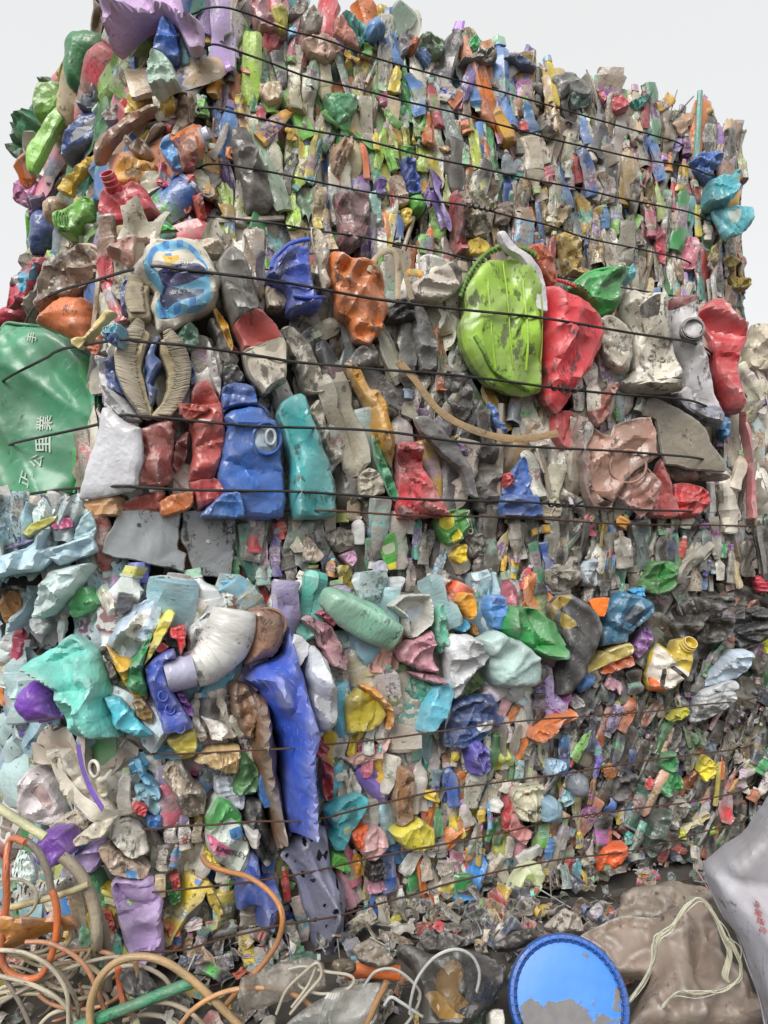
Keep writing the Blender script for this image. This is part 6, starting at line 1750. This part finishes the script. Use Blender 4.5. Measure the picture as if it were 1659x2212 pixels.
trace('''
@ B5 low
bag crumpled_piece e66024 d=.15 o=.05 | 585,502 640,472 692,460 662,582 632,602
jug pink_pouch cea2a2 d=.3 o=.06 | 638,592 680,492 740,460 792,492 807,572 750,652 690,662 | pale pink folded cup beside the cyan printed packet | cup
jug lime_cup 52b638 d=.15 o=.06 | 468,682 490,612 570,642 587,702 560,732 500,702 | bright green cup below the cyan printed packet | cup
jug yellow_bowl d0c44a d=.25 o=.06 | 828,502 900,462 990,422 1072,472 1077,582 960,612 880,572 | pale yellow crushed bowl with pleats, lower middle | bowl
bag plastic_net 8084a2 d=.2 o=.055 H=.03 r=62 c=.9 n=1.02 f=4 a=20 | 188,642 260,522 340,482 440,470 462,602 482,702 542,822 562,902 552,1002 522,1152 480,1232 430,1272 380,1182 340,1002 320,902 290,802 240,702 | slate lilac perforated plastic netting hanging at the lower middle left | plastic netting
jug crumpled_piece 2b282c d=.2 o=.05 | 700,682 780,662 792,742 700,782
bag crumpled_piece d896b0 d=.3 | 690,792 780,772 792,832 690,852
jug blue_pot 3684c6 d=.2 o=.06 h=.03 | 1203,892 1260,875 1332,870 1342,942 1300,1060 1250,1070 1210,1022 | small bright blue pot near the foot of the lowest bale | pot
bag sachet d4dcb0 d=.15 o=.07 c=.4 | 1500,922 1548,792 1615,702 1697,682 1717,762 1655,882 1535,937 | pale lime and white sachet near the foot of the lowest bale | sachet
> b8d07a | 1560,800 1620,720 1650,760 1590,850
''')
for k in range(4): add_text(last(), 'fine_print', 'B5', 1620, 845 + k * 14, 12, 22, 'keep cool and dry', '#6a7050', .003)
trace('''
@ B6 low
jug orange_pot de602a d=.4 o=.06 | 658,722 670,632 702,592 832,572 837,632 762,702 | orange crushed pot in the dark right part of the lowest bale | pot
bag cream_packet d0ccb0 d=.4 o=.055 | 180,252 340,222 347,382 332,422 290,442 210,422 180,352 | cream packet with grey lettering right of the middle | packet
> b0484a | 230,262 252,262 252,278 230,278
''')
add_text(last(), 'lettering', 'B6', 262, 325, 50, 8, 'Draguino', '#4a4a50', .003, .01)
trace('''
@ B6 low
dome blue_disc 8aacc2 d=.25 o=.06 | 330,312 400,290 442,332 432,432 340,432 | pale grey blue dome right of the cream packet | tub
bag crumpled_piece c88080 d=.3 | 150,262 180,282 202,432 282,492 222,572 150,492
jug crumpled_piece c43038 d=.2 | 100,402 140,262 162,272 152,472 110,482
dome grey_disc 7b828c d=.3 o=.06 | 482,232 500,170 550,150 600,180 615,240 580,285 520,285 | round grey lid among brown pieces right of the middle | lid
bag crumpled_piece a4c4de d=.3 | 370,72 470,82 462,132 370,172
bag crumpled_piece 2a864a d=.5 | 1020,52 1120,32 1132,202 1060,292 1010,252
bag yellow_scrap deCE2e d=.3 o=.05 | 1248,142 1290,52 1362,102 1340,172 1280,202 | bright yellow crumpled scrap at the right of the lowest bale | plastic scrap
bag crumpled_piece 38ae50 d=.3 | 1060,252 1150,172 1152,242 1100,302
bag pink_scrap d66686 d=.25 o=.05 | 918,802 950,732 1022,742 1032,792
jug dark_green_can 2b463c d=.4 o=.05 H=.04 | 938,502 1000,402 1092,372 1062,502 1002,622 940,622 | dark green can with small print in the dark right part | can
bag crumpled_piece 26242a d=.2 | 690,400 760,200 850,150 900,180 820,320 760,420
bag crumpled_piece b8b4a8 d=.7 | 1070,340 1150,290 1200,340 1120,460 1080,480
bag crumpled_piece d4c8a0 d=.4 | 1090,490 1300,380 1310,420 1120,520
''')
band(B_LOW, 'white_strap', 'B4', [(310, 30), (350, 160), (440, 290), (560, 385), (700, 412)], 92, '#dcd6c8', None, None, .085, .2, .12)
band(B_LOW, 'purple_strap', 'B4', [(455, -10), (480, 120), (530, 250), (600, 365)], 44, '#7458b0', 'purple and white band curving down the left of the lowest bale', 'band', .095, .15, .16)
ring_o = [o for o in SC.objects if o.get('label', '').startswith('white crushed jug with faint')][0]
def loose_ring(surf, name, tile, cx, cy, rpx, tpx, hx, label, cat, off=.1):
    X, Y = tp(tile, cx, cy); fr = surf.frame(X, Y); c = fr.hit(X, Y, off); r = rpx * ZS / F_PX * c.y
    P = [c + fr.t * (r * math.cos(a)) + fr.u * (r * math.sin(a)) for a in np.linspace(0, 2 * math.pi, 12, endpoint=False)]
    o = bpy.data.objects.new(name, tube_mesh(name, P, tpx * ZS / F_PX * c.y, M_HERO, n=8, sub=3, closed=True)); link(o); o.color = (*hexc(hx), .3); tag(o, label, cat)
    V = [tuple(c - fr.n * .006)] + [tuple(p - fr.n * .004) for p in P]; F = [(0, i + 1, (i + 1) % 12 + 1) for i in range(12)]
    child_mesh('hollow_shade_disc', make_mesh('hollow_shade_disc', V, F, M_HERO, sharp=None), o, hexc('#5a544c'), .6)  # flat dark disc, its colour stands in for the ring's shaded hollow
loose_ring(B_LOW, 'bottle_ring', 'B4', 550, 130, 46, 11, '#d8d2c4', 'white ring with a dark hollow beside the purple and white band', 'ring', .08)
sticks('''
@ B1 str
bottle_cap 4458cc 805,440 805,322 140 .1
bottle_cap c62c36 1480,262 1480,158 112 .1
bottle_cap dedad0 1470,110 1460,30 85 .15
crushed_bottle e0c040 1430,90 1450,20 60
crushed_bottle 5a4a8a 1610,400 1620,170 75
crushed_bottle 7a7a78 1540,420 1545,130 60 .6
crushed_bottle 2f8a4a 1375,440 1370,280 50
crushed_bottle 8aa89c 1540,450 1530,300 110 .4
@ B2 str
crushed_bottle 544a90 155,400 160,120 85
crushed_bottle 6a655e 250,460 240,200 80 .6
crushed_jug 7c766c 375,490 370,330 120 .7
crushed_bottle d8564c 205,180 170,50 70
crushed_jug e4e4e2 640,210 640,45 85 .1
crushed_bottle 3fa89a 970,300 1000,20 65
crushed_jug e4e2de 940,150 945,30 60 .1
crushed_jug a85a28 870,115 870,30 75
crushed_bottle 75716a 930,490 940,290 95 .6
crushed_bottle 8a857c 1010,330 1030,90 70 .6
crushed_bottle 8fb4d8 1090,390 1150,240 70 .3
crushed_bottle 9a948a 1120,480 1110,330 90 .6
crushed_bottle c8bc84 1410,390 1530,100 95 .3
crushed_jug e8c428 1510,90 1520,20 55 .1
crushed_bottle e8b828 1480,370 1500,250 50 .2
crushed_cup e6c02a 1540,410 1555,300 60 .2
crushed_bottle cc3a44 1600,480 1640,330 80 .2
crushed_bottle 4a3e38 1350,450 1340,250 110 .5
crumpled_pouch b0a040 560,470 560,330 130 .5
crushed_bottle e0a060 470,400 490,290 70
@ B3 str
crushed_cup eab62c 280,140 380,120 65 .2
crumpled_pouch c43a60 610,160 620,40 100 .3
crushed_bottle e4a040 800,110 830,40 100 .3
crushed_bottle e0dcd0 1180,120 1190,20 90 .2
crushed_bottle a8a298 820,350 800,130 120 .5
crushed_bottle 3f9a68 1390,290 1400,190 60 .3
crushed_bottle 3a3a8a 1290,400 1320,300 60 .4
crushed_bottle c8c4b8 1380,420 1370,280 70 .5
crushed_bottle 968f84 1440,440 1450,210 60 .6
crumpled_pouch 4a443c 1540,400 1530,190 110 .4
crushed_bottle b83a30 1150,290 1170,160 70 .4
@ B1 low
crushed_bottle b03458 100,900 130,650 120 .2
crushed_jug e0ddd0 655,605 605,480 100 .15
crumpled_pouch dce0e0 60,900 80,790 170 .2
crushed_jug cfd8d8 360,790 370,620 80 .2
bottle_cap 343436 1220,1220 1220,1100 130 .2
crushed_cup 2e2e30 1320,1180 1310,1090 90 .2
crumpled_pouch e8e4d8 930,760 960,700 90 .1
crumpled_pouch 6a58b8 140,1330 120,1180 140 .3
crumpled_pouch e88838 30,1150 10,1010 120 .3
crushed_jug d8d0c0 310,1330 270,1250 180 .4
@ B3 low
crushed_bottle e0dcd0 1150,1170 1130,1080 70
crumpled_pouch 3f3c3c 890,1080 870,940 110 .3
crumpled_pouch d8a8b8 800,1050 720,1000 90 .4
crushed_bottle 7a6ac8 680,1480 650,1330 60
@ B4 low
crushed_bottle d8d4cc 740,395 722,125 105 .3
crushed_cup d4ccb8 600,290 590,200 80 .2
crushed_bottle c8a890 650,1190 660,1050 60 .4
crushed_bottle d8d0cc 1000,560 1005,400 95 .7
crushed_bottle c8bfb4 950,720 970,570 90 .8
crushed_bottle dcd8d4 1080,600 1070,410 80 .6
crushed_bottle c8b8a0 1150,560 1160,410 80 .7
crushed_bottle 5a98c8 1010,700 1040,570 70 .4
crumpled_pouch c8c0b4 1310,970 1320,750 80 .5
crushed_bottle e0d0d0 1130,1060 1120,1000 110 .3
crushed_bottle a8d0b8 1220,1180 1220,1020 90 .3
crushed_bottle b8c8c0 1350,1150 1350,1010 80 .5
crushed_bottle c4a484 1100,1210 1100,1090 80 .6
@ B5 low
crushed_bottle d8a0b0 610,930 520,720 95 .2
crushed_bottle d86aa0 1342,1060 1340,975 70 .1
crushed_jug e88428 1275,660 1270,590 60 .2
crushed_bottle e8c830 1060,310 1080,250 110 .2
crushed_bottle 4f9060 1110,520 1100,330 55
crushed_jug d8c8d0 1280,460 1250,310 90 .4
crushed_bottle d8b83c 1360,440 1350,350 60
crushed_bottle d8b83c 1340,700 1350,460 45
crushed_bottle 5aa0d8 1400,480 1410,300 50
crushed_jug e8e8e4 1430,380 1450,290 90 .1
crushed_bottle 5ab8c8 700,1080 680,900 60
crushed_bottle 3a7ac8 770,1120 740,1020 80
crushed_bottle d8cc60 860,1080 850,960 90
crushed_jug f0ece4 890,930 890,810 60 .1
crushed_cup f0ece4 1060,640 1075,560 70 .1
crushed_bottle e8a030 640,760 620,600 90 .2
crumpled_pouch d8c8c0 320,1130 300,870 130 .3
crushed_bottle d83838 230,900 200,700 60
crushed_bottle a8a298 1130,640 1120,540 80 .6
crumpled_pouch c0b8ac 1150,800 1160,660 130 .6
crushed_bottle d8c8b8 1040,780 1030,620 80 .5
crumpled_pouch d8cc60 1140,980 1150,800 110 .2
crushed_jug e89028 1400,1000 1410,950 70 .1
@ B6 low
crushed_bottle c05830 725,570 718,440 72
crushed_bottle d8c838 790,450 785,370 50
crushed_bottle d8c440 560,590 555,480 60 .6
crushed_bottle d8c440 905,820 950,680 50 .5
crushed_bottle e0e0e4 600,780 610,710 70 .3
crushed_bottle c8ccd0 1260,420 1320,310 70 .5
crushed_bottle 8ac038 1330,510 1320,440 80 .3
crushed_bottle 3ab0a8 850,560 840,490 80 .3
crushed_bottle d8822c 760,170 690,100 90 .6
crushed_bottle 6a58c0 640,250 680,10 40 .2
crushed_tube c83a30 500,120 560,10 40 .3
crushed_bottle c8a838 480,240 520,150 60 .5
crushed_bottle b87a3a 620,340 650,160 60 .6
crushed_bottle a8d4e0 500,320 470,260 130 .2
crushed_bottle 48b8a8 350,530 340,450 70 .3
crushed_bottle c8c4cc 460,600 470,420 90 .5
crushed_bottle 4a80c0 390,650 380,510 80 .3
crushed_bottle 8a1f50 430,830 480,680 50 .4
crushed_bottle 68b0c0 540,820 545,640 60 .4
crushed_bottle c83838 850,310 830,250 60 .3
crushed_bottle d84a50 960,250 970,170 60 .3
crushed_bottle a8a098 1490,90 1470,20 60 .5
crushed_bottle e0782a 1390,190 1390,60 40 .3
crushed_bottle c06428 1560,320 1590,240 90 .4
crushed_bottle 3aa860 1600,160 1640,60 120 .3
crushed_bottle d0a050 1430,270 1500,170 60 .4
crushed_bottle c8d048 1150,540 1160,470 80 .3
''')
# ================================================================== topmost bale
trace('''
@ T1 top
bag crumpled_sheet cbabd8 d=.08 o=.05 H=.03 r=26 a=55 f=6 | 610,70 640,-60 1030,-60 1070,100 1130,130 1190,150 1195,280 1110,295 1040,150 940,125 840,165 760,235 680,310 655,300 640,150 | large lavender crumpled plastic sheet at the top left corner of the topmost bale | plastic sheet
dome crushed_bucket 3c7a4c d=.30 o=.05 H=.09 | 380,420 388,300 410,235 450,205 520,205 640,230 645,350 570,390 520,470 500,530 430,525 395,500 | dark green rounded bucket sticking out left of the lavender sheet | bucket
jug crushed_basin 77a648 d=.35 o=.05 H=.07 | 212,610 255,525 340,498 430,540 442,610 380,680 260,725 220,690 | dull lime green rounded basin below the dark green bucket | basin
bag crumpled_bag 3a7a55 d=.40 o=.01 | 75,905 110,790 140,700 220,590 260,480 310,460 335,500 240,520 210,600 220,690 250,740 170,880 150,955 | dark green crumpled bag at the far left edge of the topmost bale | plastic bag
sheet split_basin 7db83a d=.15 o=.08 H=.03 c=.25 | 158,970 170,870 250,740 355,612 425,600 400,680 330,790 280,900 215,1020 175,1015 | bright lime leaf-shaped split basin hanging at the left end | basin
jug crushed_pail 3c5a9c d=.35 o=.05 | 370,905 380,830 430,760 470,680 560,650 600,655 590,740 560,830 430,890 382,945 | dull blue pail with worn writing beside the lime split basin | pail
> b8bcc8 | 440,860 450,815 540,720 570,725 530,800 
sheet bent_panel 8a5c3e d=.5 o=.07 H=.03 c=.5 | 560,965 570,870 620,790 740,690 850,640 910,625 970,650 880,680 760,750 660,860 600,965 | large bent brown panel jutting diagonally out of the left end | panel
jug crushed_container d8b83c d=.25 | 740,640 760,560 830,480 860,490 910,560 920,610 830,660 735,690
jug crushed_container c8ab45 d=.35 | 930,590 980,540 1010,560 1025,640 960,650
jug blue_jug 3760b0 d=.25 o=.06 | 885,300 910,200 930,120 970,100 1010,110 1030,170 1050,350 980,350 900,310 | blue jug standing under the lavender sheet, spout to the left | jug
bag crumpled_sheet b4cfc0 d=.15 o=.05 | 860,370 900,320 960,320 1000,370 1040,480 970,520 910,560 870,500 | pale mint crumpled plastic beside the blue jug | plastic sheet
bag printed_bag 86bcc6 d=.3 | 1030,230 1100,220 1180,240 1200,290 1210,400 1080,400 1040,360
> a8d4da | 1070,260 1150,260 1160,330 1080,340
jug mustard_jug d89a28 d=.35 o=.06 | 665,1080 680,980 740,925 870,950 925,975 870,1050 820,1090 760,1095 | mustard yellow jug with a torn label above the red jerrycan | jug
> 8a6a3a | 745,1010 830,1000 850,1060 760,1070
jug jerrycan c23848 d=.28 o=.09 H=.09 r=24 c=.5 s=.6 | 605,1200 640,1150 690,1130 800,1095 850,1110 880,1160 940,1250 930,1280 700,1335 640,1330 605,1290 | crushed red jerrycan with an open round neck, lower left of the topmost bale | jerrycan
''')
JERRY = last(); add_neck(JERRY, 'neck', 'T1', 712, 1150, 42, '#d03848', .045, (-.1, .7))
trace('''
@ T1 top
jug lime_jug 6aac3a d=.30 o=.09 H=.07 | 330,1270 360,1240 480,1190 520,1170 580,1190 570,1280 500,1330 440,1380 360,1375 335,1330 | lime green jug lying with its ribbed lid to the left, beside the red jerrycan | jug
''')
LJ = last()
for i in range(7): add_tube(LJ, 'lid_rib', 'T1', [(330 + i * 15, 1262 - i * 7), (345 + i * 13, 1320 - i * 3), (368 + i * 11, 1370 + i * 1)], 4, '#4f8f2c', .004, n=5, sub=3)
trace('''
@ T1 top
dome blue_drum 3a5a9e d=.3 o=.05 H=.08 | 180,1390 200,1290 250,1230 330,1270 342,1370 265,1470 190,1485 | smooth blue drum end hanging below the lime jug at the left | drum
dome beige_tub c9ad90 d=.3 o=.09 H=.05 | 258,1215 290,1168 350,1158 392,1190 370,1260 300,1298 262,1272 | beige tub bottom on top of the smooth blue drum end | tub
jug magenta_cup a4548c d=.3 o=.05 | 78,1150 110,1060 160,1030 220,1030 215,1150 170,1210 110,1190 | magenta and lilac open cup at the left end above the blue drum | cup
bag crumpled_piece 74567c d=.4 | 160,1240 240,1150 310,1040 350,990 340,1080 250,1220 190,1310
sheet yellow_flap d4ac30 d=.3 o=.06 H=.03 | 345,1110 400,1040 560,910 560,980 440,1080 430,1150 390,1150 | long yellow flap under the bent brown panel | plastic flap
sheet crumpled_piece 4f8ec8 d=.2 o=.05 | 930,860 955,800 990,800 1040,900 1065,1000 1000,980
jug stacked_pot 93404a d=.3 o=.05 | 1000,830 1100,790 1130,880 1145,980 1080,990 1040,900
> 6a2c34 | 1030,905 1120,872 1124,884 1036,918
sheet crumpled_piece 3fc040 d=.1 o=.06 | 865,1362 910,1320 1000,1318 1040,1345 960,1350 880,1372
bag crumpled_piece b6c2ae d=.25 | 460,1380 540,1300 590,1220 600,1290 630,1350 560,1440 480,1440
jug dark_pad 55504e d=.3 o=.03 H=.02 | 1350,760 1440,750 1560,1050 1600,1200 1560,1250 1430,1250 1400,1090 1350,900 | dark grey flat pad left of centre in the topmost bale | pad
bag torn_wrapper a08a78 d=.4 o=.05 | 725,830 745,790 800,860 860,840 905,930 800,930
bag crumpled_piece c8584a d=.4 | 1030,1060 1130,1010 1150,1090 1210,1280 1160,1280 1100,1150
bag crumpled_piece 8a8480 d=.4 | 600,680 680,620 740,600 730,690 640,740
bag crumpled_piece 5a6470 d=.4 | 450,600 560,520 660,500 640,560 560,640 470,640
@ T2 top
jug crumpled_piece 867e76 d=.35 o=.03 | 230,80 300,-5 340,20 345,60 300,120 240,112 
jug crumpled_piece 8f877c d=.35 o=.045 | 300,110 370,45 430,130 410,200 330,210
jug crumpled_piece c0b848 d=.2 o=.03 | 120,70 180,40 230,90 210,200 150,180
jug crumpled_piece b8808a d=.45 o=.03 | 0,-20 90,-20 120,80 170,180 60,180 20,80
sheet curved_flap b87a6c d=.3 o=.04 H=.03 | 500,120 540,110 620,230 640,300 560,260 500,200
bag teal_bag 4fa8a0 d=.25 o=.04 | 530,100 590,88 680,150 690,220 640,280 580,180 | teal bag peeking over the top edge of the topmost bale | plastic bag
dome blue_tub_lid 5f90ca d=.2 o=.05 | 690,140 740,125 785,170 790,215 700,240 680,190 | pale blue tub bottom on the top edge beside the teal bag | tub
jug tan_tub c4a08c d=.35 o=.04 | 310,240 420,205 500,240 540,290 460,370 340,320 | tan crushed tub just under the top edge of the topmost bale | tub
jug crumpled_piece 8a8a90 d=.4 | 870,220 920,195 960,230 950,290 880,340
dome crumpled_piece c8643c d=.3 | 915,300 950,240 985,270 950,325
jug crumpled_piece 4870a8 d=.35 | 960,330 1010,290 1060,350 1040,400
bag crumpled_piece 7f9a7f d=.4 | 980,230 1060,215 1140,260 1120,330 1060,350
sheet green_scrap 3f9f5f d=.2 o=.03 | 1280,245 1320,200 1355,240 1330,290 1285,310 | small green scrap standing up from the top edge | plastic scrap
bag printed_bag 76766f d=.4 o=.03 | 1240,340 1380,290 1440,350 1430,372 1250,372 
''')
add_text(last(), 'lettering', 'T2', 1350, 340, 62, -12, 'DU', '#d8d4c8')
trace('''
@ T2 top
jug dark_pipe 48587a d=.4 o=.03 | 1470,362 1510,325 1570,340 1659,390 1659,430 1580,400 | dark blue bent pipe lying on the top edge near the middle | pipe
jug crumpled_piece 7fb0d0 d=.25 | 220,190 260,165 315,180 300,230 230,240
jug green_bucket 4f9a6a d=.3 o=.04 | 440,555 530,545 620,558 628,640 580,700 520,740 480,700 450,620 | green crushed bucket in the upper middle of the topmost bale | bucket
bag rag a8886c d=.5 o=.03 a=0 f=6 | 480,860 580,820 610,860 560,980 520,1050 480,1000
jug crumpled_piece d8c4a4 d=.35 | 60,500 180,490 190,600 110,610 60,560
jug maroon_sack 8a5c64 d=.75 o=.045 H=.04 r=22 | 490,1140 690,1130 700,1300 660,1420 590,1480 530,1430 510,1250 | large dirty maroon crushed drum low in the middle of the topmost bale | drum
jug crumpled_piece 8fb8b0 d=.3 | 700,1130 760,1120 770,1300 720,1350 690,1200
jug crumpled_piece b0a084 d=.4 | 370,1110 450,1100 450,1230 430,1300 370,1290
bag crumpled_piece 3b5eb8 d=.3 o=.03 | 885,950 960,960 1005,1130 930,1130
jug crumpled_piece c0a894 d=.45 | 820,1040 890,1040 930,1190 870,1200
jug crumpled_piece 6a50a0 d=.3 | 740,1050 800,1050 790,1160 740,1150
dome crumpled_piece 5fa848 d=.25 | 930,1160 990,1145 1030,1210 1000,1260 940,1240
jug crumpled_piece 9a80b8 d=.2 | 1010,1130 1050,1120 1050,1210 1030,1230
jug crumpled_piece e0c03c d=.2 | 880,1230 940,1225 945,1300 910,1330
bag crumpled_piece a8404a d=.75 | 1170,1150 1220,1130 1260,1380 1270,1493 1200,1493 1190,1330
bag crumpled_piece a49c84 d=.75 | 1230,1130 1360,1130 1430,1220 1400,1380 1260,1370
jug crumpled_piece 7a6458 d=.5 | 1440,1200 1520,1180 1540,1240 1500,1320 1430,1310
jug crumpled_piece e0c040 d=.2 | 1270,1410 1340,1390 1400,1440 1380,1493 1290,1493
@ T3 top
jug grey_drum 868888 d=.45 o=.03 | 400,240 500,225 580,290 620,330 600,380 500,350 430,380 | grey crushed drum on the sloping top edge, right of centre | drum
bag crumpled_piece 7a9896 d=.4 | 490,350 600,330 610,410 520,420
jug red_basin c8545e d=.25 o=.04 | 720,430 730,340 780,335 845,400 840,430 760,465 | rose red basin on the sloping top edge of the topmost bale | basin
sheet crumpled_piece c07078 d=.3 | 650,330 690,315 720,370 700,400
bag crumpled_piece 4fa09a d=.35 | 840,410 880,380 950,350 985,340 930,420 880,430
bag blue_bag 4a6eb4 d=.25 o=.07 | 1200,740 1260,690 1370,680 1395,710 1370,760 1280,780 | blue crumpled bag puffing out at the right end of the topmost bale | plastic bag
bag crumpled_piece 4a70b0 d=.3 o=.05 | 1210,790 1290,760 1340,800 1310,860
jug teal_pot 4aa2b0 d=.2 o=.08 H=.07 s=.6 | 1290,980 1310,860 1400,820 1420,830 1460,795 1485,815 1465,865 1470,930 1400,1010 1320,1012 | teal crushed pot with a stub spout jutting out of the right end | pot
sheet teal_flap 5cb2c0 d=.15 o=.10 H=.03 c=.7 a=20 | 1320,1030 1400,1005 1565,1000 1572,1070 1530,1140 1410,1200 1360,1120 | teal fan-shaped flap with a pale label below the teal pot | plastic flap
> c0ccc4 | 1400,1045 1480,1030 1475,1095 1430,1110
jug crumpled_piece c8788a d=.35 | 1140,1250 1180,1180 1240,1180 1265,1230 1230,1360 1160,1370
jug crumpled_piece c04a5a d=.3 | 990,1230 1040,1120 1060,1180 1060,1340 1020,1330
bag crumpled_piece c8b050 d=.3 o=.04 | 1380,1330 1390,1270 1490,1320 1450,1360
bag crumpled_piece c8b048 d=.4 o=.04 | 1420,1410 1550,1430 1540,1480 1440,1490
bag crumpled_piece a08a58 d=.6 | 340,1060 360,960 420,990 500,1000 500,1050 420,1140 370,1150
bag crumpled_piece b89a48 d=.6 | 400,1180 500,1140 545,1200 560,1420 480,1400
jug crumpled_piece 6a6460 d=.4 | 840,880 900,840 910,960 880,1060 840,980
bag crumpled_piece 8a827a d=.5 | 330,470 400,430 430,560 370,620 330,560
''')
sticks('''
@ T1 top
crushed_bottle 4a74b8 790,350 570,440 95
crumpled_pouch e0a030 700,520 715,440 70
crumpled_pouch d8c050 760,500 830,400 80
crumpled_pouch 77716b 510,1150 640,990 70 .5
crumpled_pouch 4a4a4c 1080,650 1170,440 95
crumpled_pouch d8607a 950,1090 970,965 95
crushed_bottle 6cb04c 1185,680 1185,560 75
crushed_bottle e0a030 1250,560 1235,275 100 .2
crushed_jug b03040 1522,700 1525,605 60
crushed_bottle 332f30 1342,480 1338,335 62
crushed_cup d8c050 1410,670 1400,560 70
plastic_rod c8b8a8 1260,1300 1659,1262 34
crushed_cup 7a4a40 1410,330 1500,260 100
crushed_jug b83840 1440,440 1500,330 110
crushed_bottle b8d0a0 1170,980 1180,760 60
crushed_cup c0a890 1020,800 1090,690 80
crushed_bottle a8c4d8 1130,800 1150,740 60
crushed_tube a8a098 1240,930 1330,720 50
crushed_bottle 3f8a5a 1480,650 1475,500 55
crumpled_pouch e08848 1340,930 1345,860 60
crumpled_pouch 77706c 1190,1150 1240,1010 120 .5
crumpled_pouch e07038 1110,1230 1000,1150 90
@ T2 top
crushed_cup 7fbf4a 690,335 690,270 85
crushed_bottle d8c03c 840,540 870,370 90
crumpled_pouch 5a88c4 1010,680 950,430 110
crushed_bottle c04458 1110,745 1055,455 95 .3
crumpled_pouch c8c0b8 1130,600 1170,480 120
crushed_jug e0783c 1165,620 1250,530 75
crushed_bottle 6fae4c 885,745 775,625 65
crushed_bottle 7ac040 845,1000 805,850 60
crushed_cup 58b040 922,945 922,860 75
crushed_tube d87a50 690,1045 660,800 50
crushed_bottle d8c03c 750,885 740,750 60
crushed_bottle 9ac850 850,930 840,800 55
crushed_jug d8c860 410,1340 390,1255 60
plastic_rod a0845c 890,1490 960,1270 30
crushed_cup 6fc04c 1010,1480 1020,1375 70
crushed_jug 5a7ab8 880,1400 870,1230 70
crushed_bottle e07844 1050,1460 1060,1310 60
crushed_bottle 9f5068 770,550 810,640 80
crushed_bottle 9a2f48 850,1300 830,1030 45
crushed_bottle 7fae88 1260,980 1255,830 60
crushed_bottle b0c050 1330,1000 1300,690 70
crushed_bottle d06a48 1400,1000 1380,800 55
crushed_bottle e08050 1280,780 1250,690 90
crushed_jug 7f8a90 1520,1020 1500,880 90
crushed_cup e8b030 640,360 560,300 50
crushed_cup 7a56a0 560,290 540,225 90
crumpled_pouch d8b030 250,820 240,750 70
@ T3 top
crushed_cup d0a850 1010,425 1095,365 85
plastic_rod 4a4440 1090,500 1230,350 9
plastic_rod 4a4440 1080,480 1132,315 8
plastic_rod 4a4440 1060,600 1120,430 9
crushed_bottle c09a78 1120,555 1240,445 95
crushed_cup c8a858 1235,475 1325,430 55
crushed_bottle c83c4c 1110,1035 1108,830 64
crushed_bottle 5fae94 1182,1095 1180,955 85
crushed_bottle a8b878 1045,1085 1000,835 68
crushed_tube d8c83c 1255,1175 1240,990 42
crushed_bottle 7090c8 610,645 570,455 85
crushed_bottle 4a78a8 300,570 230,365 95
plastic_rod d8d0c8 885,590 978,642 26
crushed_bottle c4bea8 625,745 612,470 72
crushed_jug 8a8070 745,765 690,615 95
crushed_bottle d89040 1080,795 1080,685 62
crushed_bottle 4f9a5a 842,670 828,590 55
crushed_bottle e09030 282,1145 265,1000 52
crumpled_pouch 6f6862 905,1235 885,1045 100
crushed_bottle d8d0c0 1310,1200 1300,1080 80
crushed_bottle c8a090 190,480 180,350 60
crushed_bottle 86b89a 165,600 150,340 55
crushed_bottle 9a86b8 90,500 85,340 45
crushed_jug c83c40 235,560 230,490 60
crushed_bottle b85a68 400,870 350,745 80
crushed_bottle a8909a 520,900 500,790 55
crumpled_pouch 8a7a66 740,980 700,800 120 .7
crushed_bottle d8a868 960,1000 940,940 50
crushed_bottle 3f7ab0 720,1130 700,990 80
crushed_bottle c06a80 980,1180 960,1000 85
crushed_bottle 7a4a78 1190,700 1180,580 80
@ T4 top
crumpled_pouch d89040 400,120 420,60 100
''')
# ------------------------------------------------------------------ packing of the bales round the traced pieces
fill(B_TOP, .066, .20, [(-.065, .75), (-.02, .58), (.012, .85)], .50, ang_sd=11)
fill(B_BKT, .075, .20, [(-.07, .75), (-.025, .75), (.005, 1.2)], .48)
fill(B_STR, .056, .16, [(-.06, .75), (-.015, .62), (.01, 1.0)], .48, ang_sd=9)
fill(B_LOW, .056, .135, [(-.06, .75), (-.02, .58), (.010, .9)], .32)
fill(B_SIDE, .07, .18, [(-.06, .75), (-.01, .70)], .4)
for b in (B_TOP, B_BKT, B_STR, B_LOW, B_SIDE):
    print('PILE', b.name, b.pile.flush(per_kind=130))
bpy.context.view_layer.update()
wire(B_TOP, [52, 150, 254, 372, 480, 575], M_WIRE_DARK, 330, 1620, r=.0038, x_ref=444, knot=[(3, 1040), (4, 1190), (5, 1100)])
wire(B_BKT, [605, 765, 918, 1062], M_WIRE_DARK, -70, 1590, r=.0042, x_ref=333, knot=[(1, 1225), (3, 1200)])
wire(B_STR, [1104], M_WIRE_RUST, 560, 1740, r=.0032)
wire(B_LOW, [1606, 1755, 1882, 1978, 2060], M_WIRE_RUST, 190, 1740, r=.0030, knot=[(0, 1330), (2, 1280)])
